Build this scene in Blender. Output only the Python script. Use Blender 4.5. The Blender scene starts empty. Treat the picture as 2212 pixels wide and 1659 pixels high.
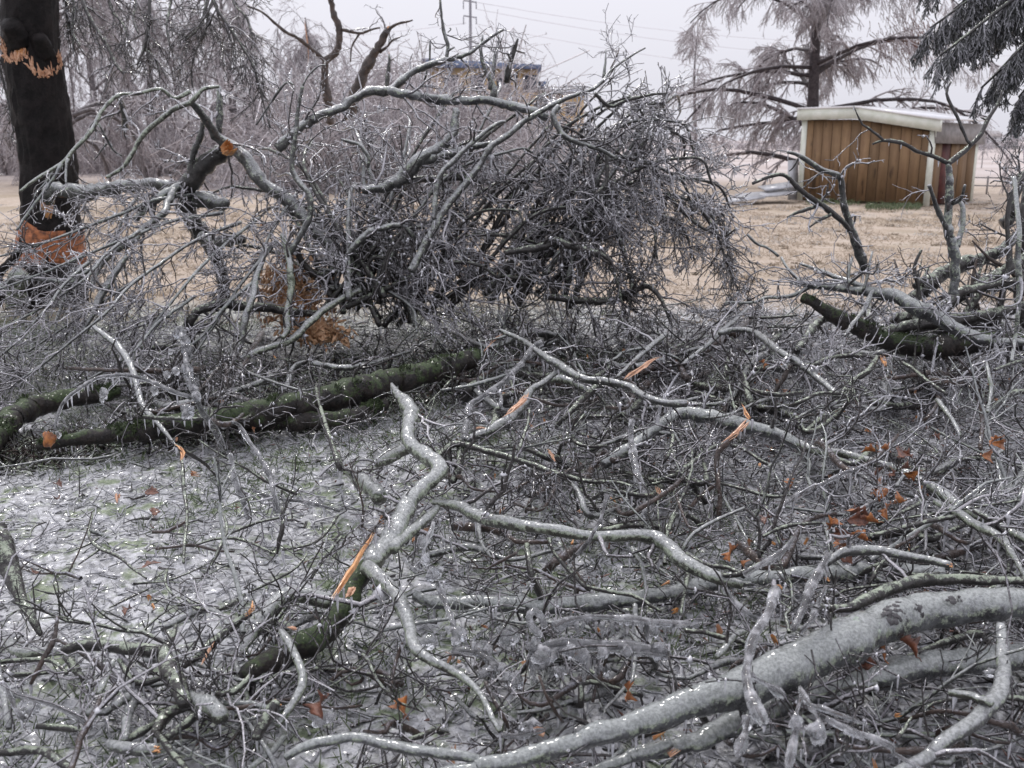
import bpy, math, random
import numpy as np

# ------------------------------------------------------------------ camera, sky, sun, exposure
sc = bpy.context.scene
COL = sc.collection
SEED = 7
rng = np.random.default_rng(SEED)
random.seed(SEED)

CAM_H = 1.6
PITCH = math.radians(13.8)
LENS = 35.0
cam_d = bpy.data.cameras.new('camera')
cam_d.lens = LENS
cam_d.sensor_width = 36.0
cam_d.clip_start = 0.05
cam_d.clip_end = 3000.0
cam_d.dof.use_dof = True
cam_d.dof.focus_distance = 4.2
cam_d.dof.aperture_fstop = 5.0
cam = bpy.data.objects.new('camera', cam_d)
COL.objects.link(cam)
cam.location = (0, 0, CAM_H)
cam.rotation_euler = (math.pi / 2 - PITCH, 0, 0)
sc.camera = cam

SUN_EL, SUN_AZ = math.radians(50), math.radians(-14)
world = bpy.data.worlds.new('World')
sc.world = world
world.use_nodes = True
wn, wl = world.node_tree.nodes, world.node_tree.links
wn.clear()
w_out = wn.new('ShaderNodeOutputWorld')
w_bg = wn.new('ShaderNodeBackground')
w_bg.inputs['Strength'].default_value = 0.1
w_sky = wn.new('ShaderNodeTexSky')
w_sky.sky_type = 'NISHITA'
w_sky.sun_disc = False
w_sky.sun_elevation = SUN_EL
w_sky.sun_rotation = SUN_AZ
w_sky.air_density = 1.0
w_sky.dust_density = 6.0
w_sat = wn.new('ShaderNodeHueSaturation')
w_sat.inputs['Saturation'].default_value = 0.08
wl.new(w_sky.outputs['Color'], w_sat.inputs['Color'])
# an overcast dome: brighter overhead than at the horizon
w_tc = wn.new('ShaderNodeTexCoord')
w_sep = wn.new('ShaderNodeSeparateXYZ')
wl.new(w_tc.outputs['Generated'], w_sep.inputs[0])
w_map = wn.new('ShaderNodeMapRange')
w_map.inputs['From Min'].default_value = 0.0
w_map.inputs['From Max'].default_value = 1.0
w_map.inputs['To Min'].default_value = 1.0
w_map.inputs['To Max'].default_value = 2.0
wl.new(w_sep.outputs['Z'], w_map.inputs['Value'])
w_mul = wn.new('ShaderNodeVectorMath')
w_mul.operation = 'SCALE'
w_mul.inputs[0].default_value = (7.85, 7.8, 8.55)
wl.new(w_map.outputs['Result'], w_mul.inputs['Scale'])
w_mix = wn.new('ShaderNodeMix')
w_mix.data_type = 'RGBA'
w_mix.inputs['Factor'].default_value = 0.93
wl.new(w_sat.outputs['Color'], w_mix.inputs['A'])
wl.new(w_mul.outputs['Vector'], w_mix.inputs['B'])
wl.new(w_mix.outputs['Result'], w_bg.inputs['Color'])
wl.new(w_bg.outputs[0], w_out.inputs[0])

sun_d = bpy.data.lights.new('sun', 'SUN')
sun_d.energy = 1.5
sun_d.angle = math.radians(10)
sun_d.color = (1.0, 0.97, 0.93)
sun = bpy.data.objects.new('sun', sun_d)
COL.objects.link(sun)
sun.location = (0, 10, 30)
# the veiled sun stands beyond the scene, high above the frame, a little to the left: it glints on the wet upper sides
sun.rotation_euler = (-(math.pi / 2 - SUN_EL), 0, -SUN_AZ)

sc.view_settings.view_transform = 'Standard'
sc.view_settings.look = 'None'
sc.view_settings.exposure = 0.0
sc.view_settings.gamma = 1.0
sc.view_settings.use_curve_mapping = False
sc.render.engine = 'CYCLES'
sc.cycles.use_denoising = True
sc.cycles.denoising_prefilter = 'ACCURATE'
sc.cycles.use_adaptive_sampling = False
sc.cycles.filter_width = 1.5
sc.cycles.volume_bounces = 0
sc.cycles.sample_clamp_indirect = 6.0
sc.cycles.max_bounces = 8
sc.cycles.diffuse_bounces = 3
sc.cycles.glossy_bounces = 3
sc.cycles.transmission_bounces = 6
sc.cycles.transparent_max_bounces = 24
sc.cycles.caustics_reflective = False
sc.cycles.caustics_refractive = False

# ------------------------------------------------------------------ pixel -> place
F = 2212.0 * LENS / 36.0            # focal length in units of a 2212 px wide picture
CP, SP = math.cos(PITCH), math.sin(PITCH)
def ray(x, y):
    a, b = (x - 1106.0) / F, (829.5 - y) / F
    return np.array([a, CP + b * SP, b * CP - SP])
def at_depth(x, y, d):
    r = ray(x, y)
    return np.array([0, 0, CAM_H]) + r * (d / r[1])
def at_height(x, y, h):
    r = ray(x, y)
    return np.array([0, 0, CAM_H]) + r * ((h - CAM_H) / r[2])
def tile(t, s):
    """points read off a part of the photograph enlarged three times"""
    ox, oy = 737.33 * int(t[0]), 553.0 * int(t[1])
    out = []
    for p in s.split():
        x, y = p.split(',')
        out.append((ox + float(x) / 3.0, oy + float(y) / 3.0))
    return out

# ------------------------------------------------------------------ noise helpers (numpy)
def _lat(ix, iy, seed):
    h = (ix * 374761393 + iy * 668265263 + seed * 974634777) & 0x7fffffff
    h = ((h ^ (h >> 13)) * 1274126177) & 0x7fffffff
    return (h ^ (h >> 16)) % 65536 / 65535.0
def vnoise(x, y, seed=0):
    ix, iy = np.floor(x).astype(np.int64), np.floor(y).astype(np.int64)
    fx, fy = x - ix, y - iy
    fx, fy = fx * fx * (3 - 2 * fx), fy * fy * (3 - 2 * fy)
    a, b = _lat(ix, iy, seed), _lat(ix + 1, iy, seed)
    c, d = _lat(ix, iy + 1, seed), _lat(ix + 1, iy + 1, seed)
    return (a * (1 - fx) + b * fx) * (1 - fy) + (c * (1 - fx) + d * fx) * fy
def fbm(x, y, seed=0, oct=4):
    s, a, t = 0, 1.0, 0
    for o in range(oct):
        s = s + a * vnoise(x * 2 ** o, y * 2 ** o, seed + o)
        t += a
        a *= 0.5
    return s / t
def unit(v):
    return v / np.maximum(np.linalg.norm(v, axis=-1, keepdims=True), 1e-9)

# ------------------------------------------------------------------ materials
def new_mat(name):
    m = bpy.data.materials.new(name)
    m.use_nodes = True
    n, l = m.node_tree.nodes, m.node_tree.links
    n.clear()
    return m, n, l
def N(n, typ, **kw):
    o = n.new(typ)
    for k, v in kw.items():
        if k in o.inputs.keys():
            o.inputs[k].default_value = v
        else:
            setattr(o, k, v)
    return o
def noise(n, l, vec, scale, detail=3.0, rough=0.55):
    t = N(n, 'ShaderNodeTexNoise')
    t.inputs['Scale'].default_value = scale
    t.inputs['Detail'].default_value = detail
    t.inputs['Roughness'].default_value = rough
    l.new(vec, t.inputs['Vector'])
    return t.outputs['Fac']
def ramp(n, l, fac, lo, hi, a=0.0, b=1.0):
    r = N(n, 'ShaderNodeMapRange')
    r.interpolation_type = 'SMOOTHSTEP'
    r.inputs['From Min'].default_value = lo
    r.inputs['From Max'].default_value = hi
    r.inputs['To Min'].default_value = a
    r.inputs['To Max'].default_value = b
    l.new(fac, r.inputs['Value'])
    return r.outputs['Result']
def mixc(n, l, fac, a, b):
    m = N(n, 'ShaderNodeMix', data_type='RGBA')
    if isinstance(fac, float): m.inputs['Factor'].default_value = fac
    else: l.new(fac, m.inputs['Factor'])
    for s, k in ((a, 'A'), (b, 'B')):
        if isinstance(s, tuple): m.inputs[k].default_value = (*s, 1.0)
        else: l.new(s, m.inputs[k])
    return m.outputs['Result']
def math_n(n, l, op, a, b):
    m = N(n, 'ShaderNodeMath', operation=op)
    for i, s in ((0, a), (1, b)):
        if isinstance(s, (int, float)): m.inputs[i].default_value = s
        else: l.new(s, m.inputs[i])
    return m.outputs[0]
def coords(n, l):
    """object coordinates, shifted by a random amount per object"""
    tc = N(n, 'ShaderNodeTexCoord')
    oi = N(n, 'ShaderNodeObjectInfo')
    sh = N(n, 'ShaderNodeVectorMath', operation='SCALE')
    sh.inputs[0].default_value = (37.0, 21.0, 53.0)
    l.new(oi.outputs['Random'], sh.inputs['Scale'])
    ad = N(n, 'ShaderNodeVectorMath', operation='ADD')
    l.new(tc.outputs['Object'], ad.inputs[0])
    l.new(sh.outputs['Vector'], ad.inputs[1])
    return ad.outputs['Vector']

def facets(n, l, v, cell, amount):
    """crystalline ice: every few millimetres a facet of its own slant"""
    vo = N(n, 'ShaderNodeTexVoronoi')
    vo.inputs['Scale'].default_value = cell
    l.new(v, vo.inputs['Vector'])
    sb = N(n, 'ShaderNodeVectorMath', operation='SUBTRACT')
    l.new(vo.outputs['Color'], sb.inputs[0]); sb.inputs[1].default_value = (0.5, 0.5, 0.5)
    s2 = N(n, 'ShaderNodeVectorMath', operation='SCALE')
    l.new(sb.outputs['Vector'], s2.inputs[0]); s2.inputs['Scale'].default_value = amount * 2
    g = N(n, 'ShaderNodeNewGeometry')
    ad = N(n, 'ShaderNodeVectorMath', operation='ADD')
    l.new(g.outputs['Normal'], ad.inputs[0]); l.new(s2.outputs['Vector'], ad.inputs[1])
    nm = N(n, 'ShaderNodeVectorMath', operation='NORMALIZE')
    l.new(ad.outputs['Vector'], nm.inputs[0])
    return nm.outputs['Vector']

def bark(name, dark, light, lichen=0.0, moss=0.0, ice=0.3, ice_col=(0.34, 0.345, 0.40), scale=1.0, coat=0.7,
         bump=0.6, up=0.45, rough=0.75, ice_rough=0.22, spec=0.4, facet=0.55, cell=150.0, icevar=(0.5, 1.28)):
    """wet bark under a glaze; lichen, moss and clinging ice in patches (ice and lichen gather on the upper side, also painting light tops and shaded undersides)"""
    m, n, l = new_mat(name)
    out = N(n, 'ShaderNodeOutputMaterial')
    p = N(n, 'ShaderNodeBsdfPrincipled')
    l.new(p.outputs[0], out.inputs['Surface'])
    v = coords(n, l)
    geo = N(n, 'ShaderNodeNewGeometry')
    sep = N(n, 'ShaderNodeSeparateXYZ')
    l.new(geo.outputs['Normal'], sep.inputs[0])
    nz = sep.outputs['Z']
    tint = N(n, 'ShaderNodeAttribute', attribute_name='tint').outputs['Fac']
    n1 = noise(n, l, v, 14 * scale, 5, 0.65)
    n2 = noise(n, l, v, 95 * scale, 6, 0.75)
    nn = math_n(n, l, 'ADD', math_n(n, l, 'MULTIPLY', n1, 0.6), math_n(n, l, 'MULTIPLY', n2, 0.4))
    col = mixc(n, l, ramp(n, l, nn, 0.41, 0.60), dark, light)
    if lichen > 0:
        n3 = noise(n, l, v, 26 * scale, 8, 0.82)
        t = math_n(n, l, 'ADD', n3, math_n(n, l, 'MULTIPLY', nz, 0.17))  # more lichen upward; the darker underside is partly painted shade
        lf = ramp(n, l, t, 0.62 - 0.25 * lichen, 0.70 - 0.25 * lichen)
        lcol = mixc(n, l, ramp(n, l, n2, 0.4, 0.6), (0.23, 0.275, 0.20), (0.38, 0.42, 0.33))
        col = mixc(n, l, lf, col, lcol)
    if moss > 0:
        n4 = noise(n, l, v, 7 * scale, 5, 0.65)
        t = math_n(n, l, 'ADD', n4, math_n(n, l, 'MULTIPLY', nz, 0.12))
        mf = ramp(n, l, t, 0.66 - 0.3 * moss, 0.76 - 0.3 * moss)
        mcol = mixc(n, l, ramp(n, l, n2, 0.35, 0.65), (0.014, 0.024, 0.009), (0.055, 0.085, 0.026))
        col = mixc(n, l, mf, col, mcol)
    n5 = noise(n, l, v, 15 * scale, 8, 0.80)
    t = math_n(n, l, 'ADD', n5, math_n(n, l, 'MULTIPLY', nz, up * 0.34))  # ice on top, and shade painted below by leaving the dark bark
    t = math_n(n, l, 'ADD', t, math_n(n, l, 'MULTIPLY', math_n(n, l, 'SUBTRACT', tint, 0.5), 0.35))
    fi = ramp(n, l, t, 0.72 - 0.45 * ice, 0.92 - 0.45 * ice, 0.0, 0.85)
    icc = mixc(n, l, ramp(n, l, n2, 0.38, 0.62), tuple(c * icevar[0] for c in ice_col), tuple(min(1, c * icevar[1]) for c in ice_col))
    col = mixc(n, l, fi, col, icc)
    l.new(col, p.inputs['Base Color'])
    r = N(n, 'ShaderNodeMix', data_type='FLOAT')
    l.new(fi, r.inputs[0]); r.inputs[2].default_value = rough; r.inputs[3].default_value = ice_rough
    l.new(r.outputs[0], p.inputs['Roughness'])
    p.inputs['Coat Weight'].default_value = coat
    p.inputs['Coat Roughness'].default_value = 0.035
    p.inputs['Coat IOR'].default_value = 1.5
    bp = N(n, 'ShaderNodeBump')
    bp.inputs['Strength'].default_value = bump
    bp.inputs['Distance'].default_value = 0.022 / scale
    l.new(nn, bp.inputs['Height'])
    l.new(bp.outputs[0], p.inputs['Normal'])
    p.inputs['Specular IOR Level'].default_value = spec
    l.new(facets(n, l, v, cell, facet), p.inputs['Coat Normal'])
    return m

def simple(name, a, b, scale=20.0, rough=0.7, coat=0.0, bump=0.3, detail=4, stretch=None, spec=0.5):
    m, n, l = new_mat(name)
    out = N(n, 'ShaderNodeOutputMaterial')
    p = N(n, 'ShaderNodeBsdfPrincipled')
    l.new(p.outputs[0], out.inputs['Surface'])
    v = coords(n, l)
    if stretch:
        mp = N(n, 'ShaderNodeMapping')
        mp.inputs['Scale'].default_value = stretch
        l.new(v, mp.inputs['Vector'])
        v = mp.outputs[0]
    f = noise(n, l, v, scale, detail, 0.6)
    col = mixc(n, l, ramp(n, l, f, 0.32, 0.68), a, b)
    l.new(col, p.inputs['Base Color'])
    p.inputs['Roughness'].default_value = rough
    p.inputs['Coat Weight'].default_value = coat
    p.inputs['Coat Roughness'].default_value = 0.08
    p.inputs['Specular IOR Level'].default_value = spec
    bp = N(n, 'ShaderNodeBump')
    bp.inputs['Strength'].default_value = bump
    bp.inputs['Distance'].default_value = 0.01
    l.new(f, bp.inputs['Height'])
    l.new(bp.outputs[0], p.inputs['Normal'])
    return m

def ice_clear(name, rough=0.05, scale=70.0, c0=0.03, c1=0.40):
    m, n, l = new_mat(name)
    out = N(n, 'ShaderNodeOutputMaterial')
    p = N(n, 'ShaderNodeBsdfPrincipled')
    v = coords(n, l)
    f = noise(n, l, v, scale, 3, 0.55)
    p.inputs['Base Color'].default_value = (0.93, 0.95, 0.98, 1)
    p.inputs['Roughness'].default_value = rough
    p.inputs['IOR'].default_value = 1.31
    p.inputs['Transmission Weight'].default_value = 1.0
    bp = N(n, 'ShaderNodeBump')
    bp.inputs['Strength'].default_value = 0.5
    bp.inputs['Distance'].default_value = 0.008
    l.new(f, bp.inputs['Height'])
    l.new(bp.outputs[0], p.inputs['Normal'])
    d = N(n, 'ShaderNodeBsdfDiffuse')
    d.inputs['Color'].default_value = (0.80, 0.80, 0.83, 1)
    mx = N(n, 'ShaderNodeMixShader')
    l.new(ramp(n, l, noise(n, l, v, scale * 0.5, 4, 0.6), 0.42, 0.78, c0, c1), mx.inputs[0])
    l.new(p.outputs[0], mx.inputs[1])
    l.new(d.outputs[0], mx.inputs[2])
    l.new(mx.outputs[0], out.inputs['Surface'])
    return m

def ice_sheath(name, cloud=0.22):
    """thin clear ice round a twig: mostly lets the twig through, mirrors the sky, cloudy in places"""
    m, n, l = new_mat(name)
    out = N(n, 'ShaderNodeOutputMaterial')
    v = coords(n, l)
    bp = N(n, 'ShaderNodeBump')
    bp.inputs['Strength'].default_value = 0.6
    bp.inputs['Distance'].default_value = 0.008
    l.new(noise(n, l, v, 60, 3, 0.5), bp.inputs['Height'])
    tr = N(n, 'ShaderNodeBsdfTransparent')
    tr.inputs['Color'].default_value = (0.93, 0.94, 0.96, 1)
    df = N(n, 'ShaderNodeBsdfDiffuse')
    df.inputs['Color'].default_value = (0.55, 0.56, 0.62, 1)
    gl = N(n, 'ShaderNodeBsdfGlossy')
    gl.inputs['Roughness'].default_value = 0.07
    for s in (df, gl):
        l.new(bp.outputs[0], s.inputs['Normal'])
    m1 = N(n, 'ShaderNodeMixShader')
    l.new(ramp(n, l, noise(n, l, v, 26, 4, 0.6), 0.38, 0.74, 0.08, cloud * 2.5), m1.inputs[0])
    l.new(tr.outputs[0], m1.inputs[1]); l.new(df.outputs[0], m1.inputs[2])
    fr = N(n, 'ShaderNodeFresnel')
    fr.inputs['IOR'].default_value = 1.36
    l.new(bp.outputs[0], fr.inputs['Normal'])
    m2 = N(n, 'ShaderNodeMixShader')
    l.new(fr.outputs[0], m2.inputs[0])
    l.new(m1.outputs[0], m2.inputs[1]); l.new(gl.outputs[0], m2.inputs[2])
    l.new(m2.outputs[0], out.inputs['Surface'])
    return m

ICE = (0.34, 0.345, 0.40)
M = {
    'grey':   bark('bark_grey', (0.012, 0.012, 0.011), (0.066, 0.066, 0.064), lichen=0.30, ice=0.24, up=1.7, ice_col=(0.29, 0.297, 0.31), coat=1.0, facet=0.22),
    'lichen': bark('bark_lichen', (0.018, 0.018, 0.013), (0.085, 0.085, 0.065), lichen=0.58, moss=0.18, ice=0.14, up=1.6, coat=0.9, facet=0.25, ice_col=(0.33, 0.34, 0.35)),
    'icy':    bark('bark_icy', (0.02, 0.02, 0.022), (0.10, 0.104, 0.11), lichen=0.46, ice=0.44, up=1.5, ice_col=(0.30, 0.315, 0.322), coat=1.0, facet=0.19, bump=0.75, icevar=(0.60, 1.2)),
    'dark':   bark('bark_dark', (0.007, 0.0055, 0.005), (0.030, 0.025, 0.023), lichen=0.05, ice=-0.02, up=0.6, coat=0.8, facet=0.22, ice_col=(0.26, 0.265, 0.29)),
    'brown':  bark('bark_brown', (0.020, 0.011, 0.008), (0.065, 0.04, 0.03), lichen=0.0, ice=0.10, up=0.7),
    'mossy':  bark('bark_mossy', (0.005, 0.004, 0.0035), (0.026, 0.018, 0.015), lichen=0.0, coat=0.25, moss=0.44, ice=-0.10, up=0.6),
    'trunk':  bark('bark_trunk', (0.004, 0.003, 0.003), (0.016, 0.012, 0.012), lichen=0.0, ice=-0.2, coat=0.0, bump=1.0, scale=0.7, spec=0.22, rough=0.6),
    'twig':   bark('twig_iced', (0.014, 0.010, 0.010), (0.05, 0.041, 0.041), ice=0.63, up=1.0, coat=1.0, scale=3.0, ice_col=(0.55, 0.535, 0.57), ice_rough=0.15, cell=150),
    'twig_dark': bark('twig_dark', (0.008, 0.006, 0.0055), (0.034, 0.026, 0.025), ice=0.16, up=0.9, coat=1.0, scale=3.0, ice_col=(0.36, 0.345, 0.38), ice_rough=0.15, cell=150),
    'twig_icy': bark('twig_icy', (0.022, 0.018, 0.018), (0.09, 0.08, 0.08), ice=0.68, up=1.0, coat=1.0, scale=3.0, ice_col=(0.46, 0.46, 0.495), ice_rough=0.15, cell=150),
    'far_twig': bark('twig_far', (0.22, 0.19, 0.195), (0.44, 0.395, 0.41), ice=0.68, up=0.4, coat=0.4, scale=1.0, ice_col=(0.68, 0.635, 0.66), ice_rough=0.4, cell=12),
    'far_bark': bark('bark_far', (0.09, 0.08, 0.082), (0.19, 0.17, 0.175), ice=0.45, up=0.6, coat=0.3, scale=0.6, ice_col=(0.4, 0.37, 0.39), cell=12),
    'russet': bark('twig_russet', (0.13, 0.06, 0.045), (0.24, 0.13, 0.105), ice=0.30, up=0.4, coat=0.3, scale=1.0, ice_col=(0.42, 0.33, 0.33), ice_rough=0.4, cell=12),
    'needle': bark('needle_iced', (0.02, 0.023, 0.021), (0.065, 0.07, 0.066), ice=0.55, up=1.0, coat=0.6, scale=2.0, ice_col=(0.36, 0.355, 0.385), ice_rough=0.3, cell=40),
    'wood':   simple('fresh_wood', (0.40, 0.15, 0.04), (0.70, 0.35, 0.13), 30, 0.45, 0.5, 0.6, stretch=(1, 1, 0.25)),
    'pale_wood': simple('pale_wood', (0.46, 0.22, 0.12), (0.66, 0.40, 0.26), 40, 0.5, 0.4, 0.5),
    'rust_wood': simple('rotten_wood', (0.11, 0.036, 0.015), (0.44, 0.15, 0.055), 22, 0.7, 0.15, 1.0),
    'crumbled': simple('crumbled_wood', (0.36, 0.18, 0.085), (0.66, 0.43, 0.26), 40, 0.6, 0.3, 1.0),
    'leaf':   simple('dead_leaf', (0.15, 0.046, 0.013), (0.42, 0.15, 0.034), 45, 0.5, 0.25, 0.8),
    'leaf_dark': simple('dead_leaf_dark', (0.055, 0.018, 0.011), (0.16, 0.052, 0.024), 45, 0.5, 0.25, 0.8),
    'bud':    simple('bud_brown', (0.05, 0.016, 0.012), (0.17, 0.06, 0.035), 40, 0.4, 0.8, 0.3),
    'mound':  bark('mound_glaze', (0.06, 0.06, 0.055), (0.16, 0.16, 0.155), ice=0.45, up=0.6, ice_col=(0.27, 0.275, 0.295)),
    'ice':    ice_clear('clear_ice', 0.02, 70.0, 0.08, 0.48),
    'sheath': ice_clear('ice_sheath', 0.03, 55.0, 0.09, 0.50),
    'drop':   simple('ice_drop', (0.50, 0.50, 0.54), (0.78, 0.78, 0.82), 60, 0.12, 1.0, 0.5),
    'moss':   simple('moss_tuft', (0.012, 0.020, 0.008), (0.05, 0.075, 0.024), 30, 0.8, 0.0, 0.3),
    'bead':   ice_clear('ice_bead', 0.03, 40),
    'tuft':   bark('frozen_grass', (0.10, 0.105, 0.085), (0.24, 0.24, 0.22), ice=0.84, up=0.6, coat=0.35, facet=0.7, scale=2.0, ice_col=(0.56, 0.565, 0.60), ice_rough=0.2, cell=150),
    'green':  simple('green_grass', (0.04, 0.07, 0.022), (0.125, 0.165, 0.07), 15, 0.6, 0.3, 0.2),
    'straw':  simple('dry_grass', (0.30, 0.235, 0.165), (0.48, 0.39, 0.30), 12, 0.8, 0.1, 0.2),
}

# ------------------------------------------------------------------ mesh helpers
def mesh_np(name, V, Q=None, T=None, mat=None, tint=None, smooth=True, extra=None):
    me = bpy.data.meshes.new(name)
    V = np.asarray(V, dtype=np.float32)
    parts, starts, tot = [], [], 0
    idx = []
    nq = 0 if Q is None else len(Q)
    nt = 0 if T is None else len(T)
    if nq: idx.append(np.asarray(Q, dtype=np.int32).reshape(-1))
    if nt: idx.append(np.asarray(T, dtype=np.int32).reshape(-1))
    loops = np.concatenate(idx)
    st = np.concatenate([np.arange(nq) * 4, nq * 4 + np.arange(nt) * 3]).astype(np.int32)
    me.vertices.add(len(V)); me.vertices.foreach_set('co', V.reshape(-1))
    me.loops.add(len(loops)); me.loops.foreach_set('vertex_index', loops)
    me.polygons.add(nq + nt); me.polygons.foreach_set('loop_start', st)
    me.update(calc_edges=True)
    me.validate()
    if smooth:
        me.polygons.foreach_set('use_smooth', np.ones(len(me.polygons), dtype=bool))
    if tint is not None:
        a = me.attributes.new('tint', 'FLOAT', 'POINT')
        a.data.foreach_set('value', np.asarray(tint, dtype=np.float32))
    if mat: me.materials.append(M[mat] if isinstance(mat, str) else mat)
    return me

def tubes(P, R, sides=3, flat=None):
    """P (n,k,3) centre lines, R (n,k) radii -> vertices, quads, strand index per vertex"""
    n, k, _ = P.shape
    T = np.empty_like(P)
    T[:, 1:-1] = P[:, 2:] - P[:, :-2]
    T[:, 0] = P[:, 1] - P[:, 0]
    T[:, -1] = P[:, -1] - P[:, -2]
    T = unit(T)
    a = np.where(np.abs(T[:, 0, 2:3]) < 0.9, np.array([[0, 0, 1.0]]), np.array([[1.0, 0, 0]]))
    n1 = unit(np.cross(T[:, 0], a))
    N1 = np.empty_like(P)
    for i in range(k):
        n1 = unit(n1 - (n1 * T[:, i]).sum(-1, keepdims=True) * T[:, i])
        N1[:, i] = n1
    N2 = np.cross(T, N1)
    ph = np.arange(sides) * 2 * math.pi / sides
    c, s = np.cos(ph)[None, None, :, None], np.sin(ph)[None, None, :, None]
    if flat is None: flat = 1.0
    RR = R[..., None, None] if R.ndim == 2 else R[..., None]
    V = P[:, :, None, :] + RR * (c * N1[:, :, None, :] + flat * s * N2[:, :, None, :])
    b = (np.arange(n) * k * sides)[:, None, None] + (np.arange(k - 1) * sides)[None, :, None]
    j = np.arange(sides)[None, None, :]
    j2 = (j + 1) % sides
    Q = np.stack([b + j, b + j2, b + sides + j2, b + sides + j], -1).reshape(-1, 4)
    return V.reshape(-1, 3), Q, np.repeat(np.arange(n), k * sides)

class Bag:
    """collects tubes and turns them into one mesh"""
    def __init__(s): s.V, s.Q, s.T, s.t, s.n = [], [], [], [], 0
    def add(s, V, Q=None, T=None, tint=None):
        s.V.append(V)
        if Q is not None and len(Q): s.Q.append(np.asarray(Q) + s.n)
        if T is not None and len(T): s.T.append(np.asarray(T) + s.n)
        s.t.append(np.full(len(V), 0.5) if tint is None else tint)
        s.n += len(V)
    def tubes(s, P, R, sides=3, flat=None):
        V, Q, i = tubes(P, R, sides, flat)
        s.add(V, Q, None, rng.random(len(P))[i])
    def mesh(s, name, mat, smooth=True, origin=None):
        V = np.concatenate(s.V)
        if origin is not None: V = V - np.asarray(origin)
        return mesh_np(name, V, np.concatenate(s.Q) if s.Q else None, np.concatenate(s.T) if s.T else None, mat, np.concatenate(s.t), smooth)

def link(name, me, loc=(0, 0, 0), parent=None):
    o = bpy.data.objects.new(name, me)
    COL.objects.link(o)
    o.location = [float(c) for c in loc]
    if parent: o.parent = parent
    return o
def tag(o, label=None, cat=None, group=None, kind=None):
    for k, v in (('label', label), ('category', cat), ('group', group), ('kind', kind)):
        if v: o[k] = v
    return o

# ------------------------------------------------------------------ branches
def spline(pts, n):
    """Catmull-Rom through the points, resampled evenly"""
    p = np.asarray(pts, float)
    if len(p) == 2:
        t = np.linspace(0, 1, n)[:, None]
        return p[0] * (1 - t) + p[1] * t
    q = np.vstack([2 * p[0] - p[1], p, 2 * p[-1] - p[-2]])
    out = []
    for i in range(len(p) - 1):
        a, b, c, d = q[i:i + 4]
        t = np.linspace(0, 1, 12, endpoint=False)[:, None]
        out.append(0.5 * (2 * b + (c - a) * t + (2 * a - 5 * b + 4 * c - d) * t ** 2 + (3 * b - a - 3 * c + d) * t ** 3))
    out = np.vstack(out + [p[-1:]])
    s = np.concatenate([[0], np.cumsum(np.linalg.norm(np.diff(out, axis=0), axis=1))])
    u = np.linspace(0, s[-1], n)
    return np.stack([np.interp(u, s, out[:, c]) for c in range(3)], -1)

def limb_path(t, s, w, dep):
    """centre line and radii of a traced limb; dep = ('d', near, far...) depths or ('h', heights...)"""
    px = tile(t, s) if isinstance(s, str) else s
    m = len(px)
    vals = np.interp(np.linspace(0, 1, m), np.linspace(0, 1, len(dep) - 1), dep[1:]) if len(dep) > 2 else np.full(m, dep[1])
    f = at_depth if dep[0] == 'd' else at_height
    pts = np.array([f(x, y, v) for (x, y), v in zip(px, vals)])
    w = list(w)
    ext = [0.0, 0.0]
    for end in (0, -1):
        x, y = px[end]
        if x > 2190 or x < 8 or y > 1652:
            d = unit(pts[end] - pts[1 if end == 0 else -2])
            d[2] = min(max(d[2], -0.05), 0.25)
            e = pts[end] + d * (0.75 if pts[end][1] < 5 else 1.1)
            e[2] = max(e[2], 0.05)
            ext[end] = float(np.linalg.norm(e - pts[end]))
            if end == 0: pts = np.vstack([e, pts])
            else: pts = np.vstack([pts, e])
    L = np.linalg.norm(np.diff(pts, axis=0), axis=1).sum()
    n = int(np.clip(L / 0.035, 8, 100))
    P = spline(pts, n)
    fr = ((np.linspace(0, L, n) - ext[0]) / max(L - ext[0] - ext[1], 1e-6)).clip(0, 1)
    ww = np.interp(fr, np.linspace(0, 1, len(w)), w) / 3.0
    dist = P[:, 1] * CP - (P[:, 2] - CAM_H) * SP
    R = ww * 0.5 * dist / F * 1.0
    j = rng.normal(0, 1, (n, 3)) * R[:, None] * 0.10
    P = P + j
    R = R * (1 + 0.08 * rng.normal(0, 1, n)).clip(0.8, 1.25)
    return P, R

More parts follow.
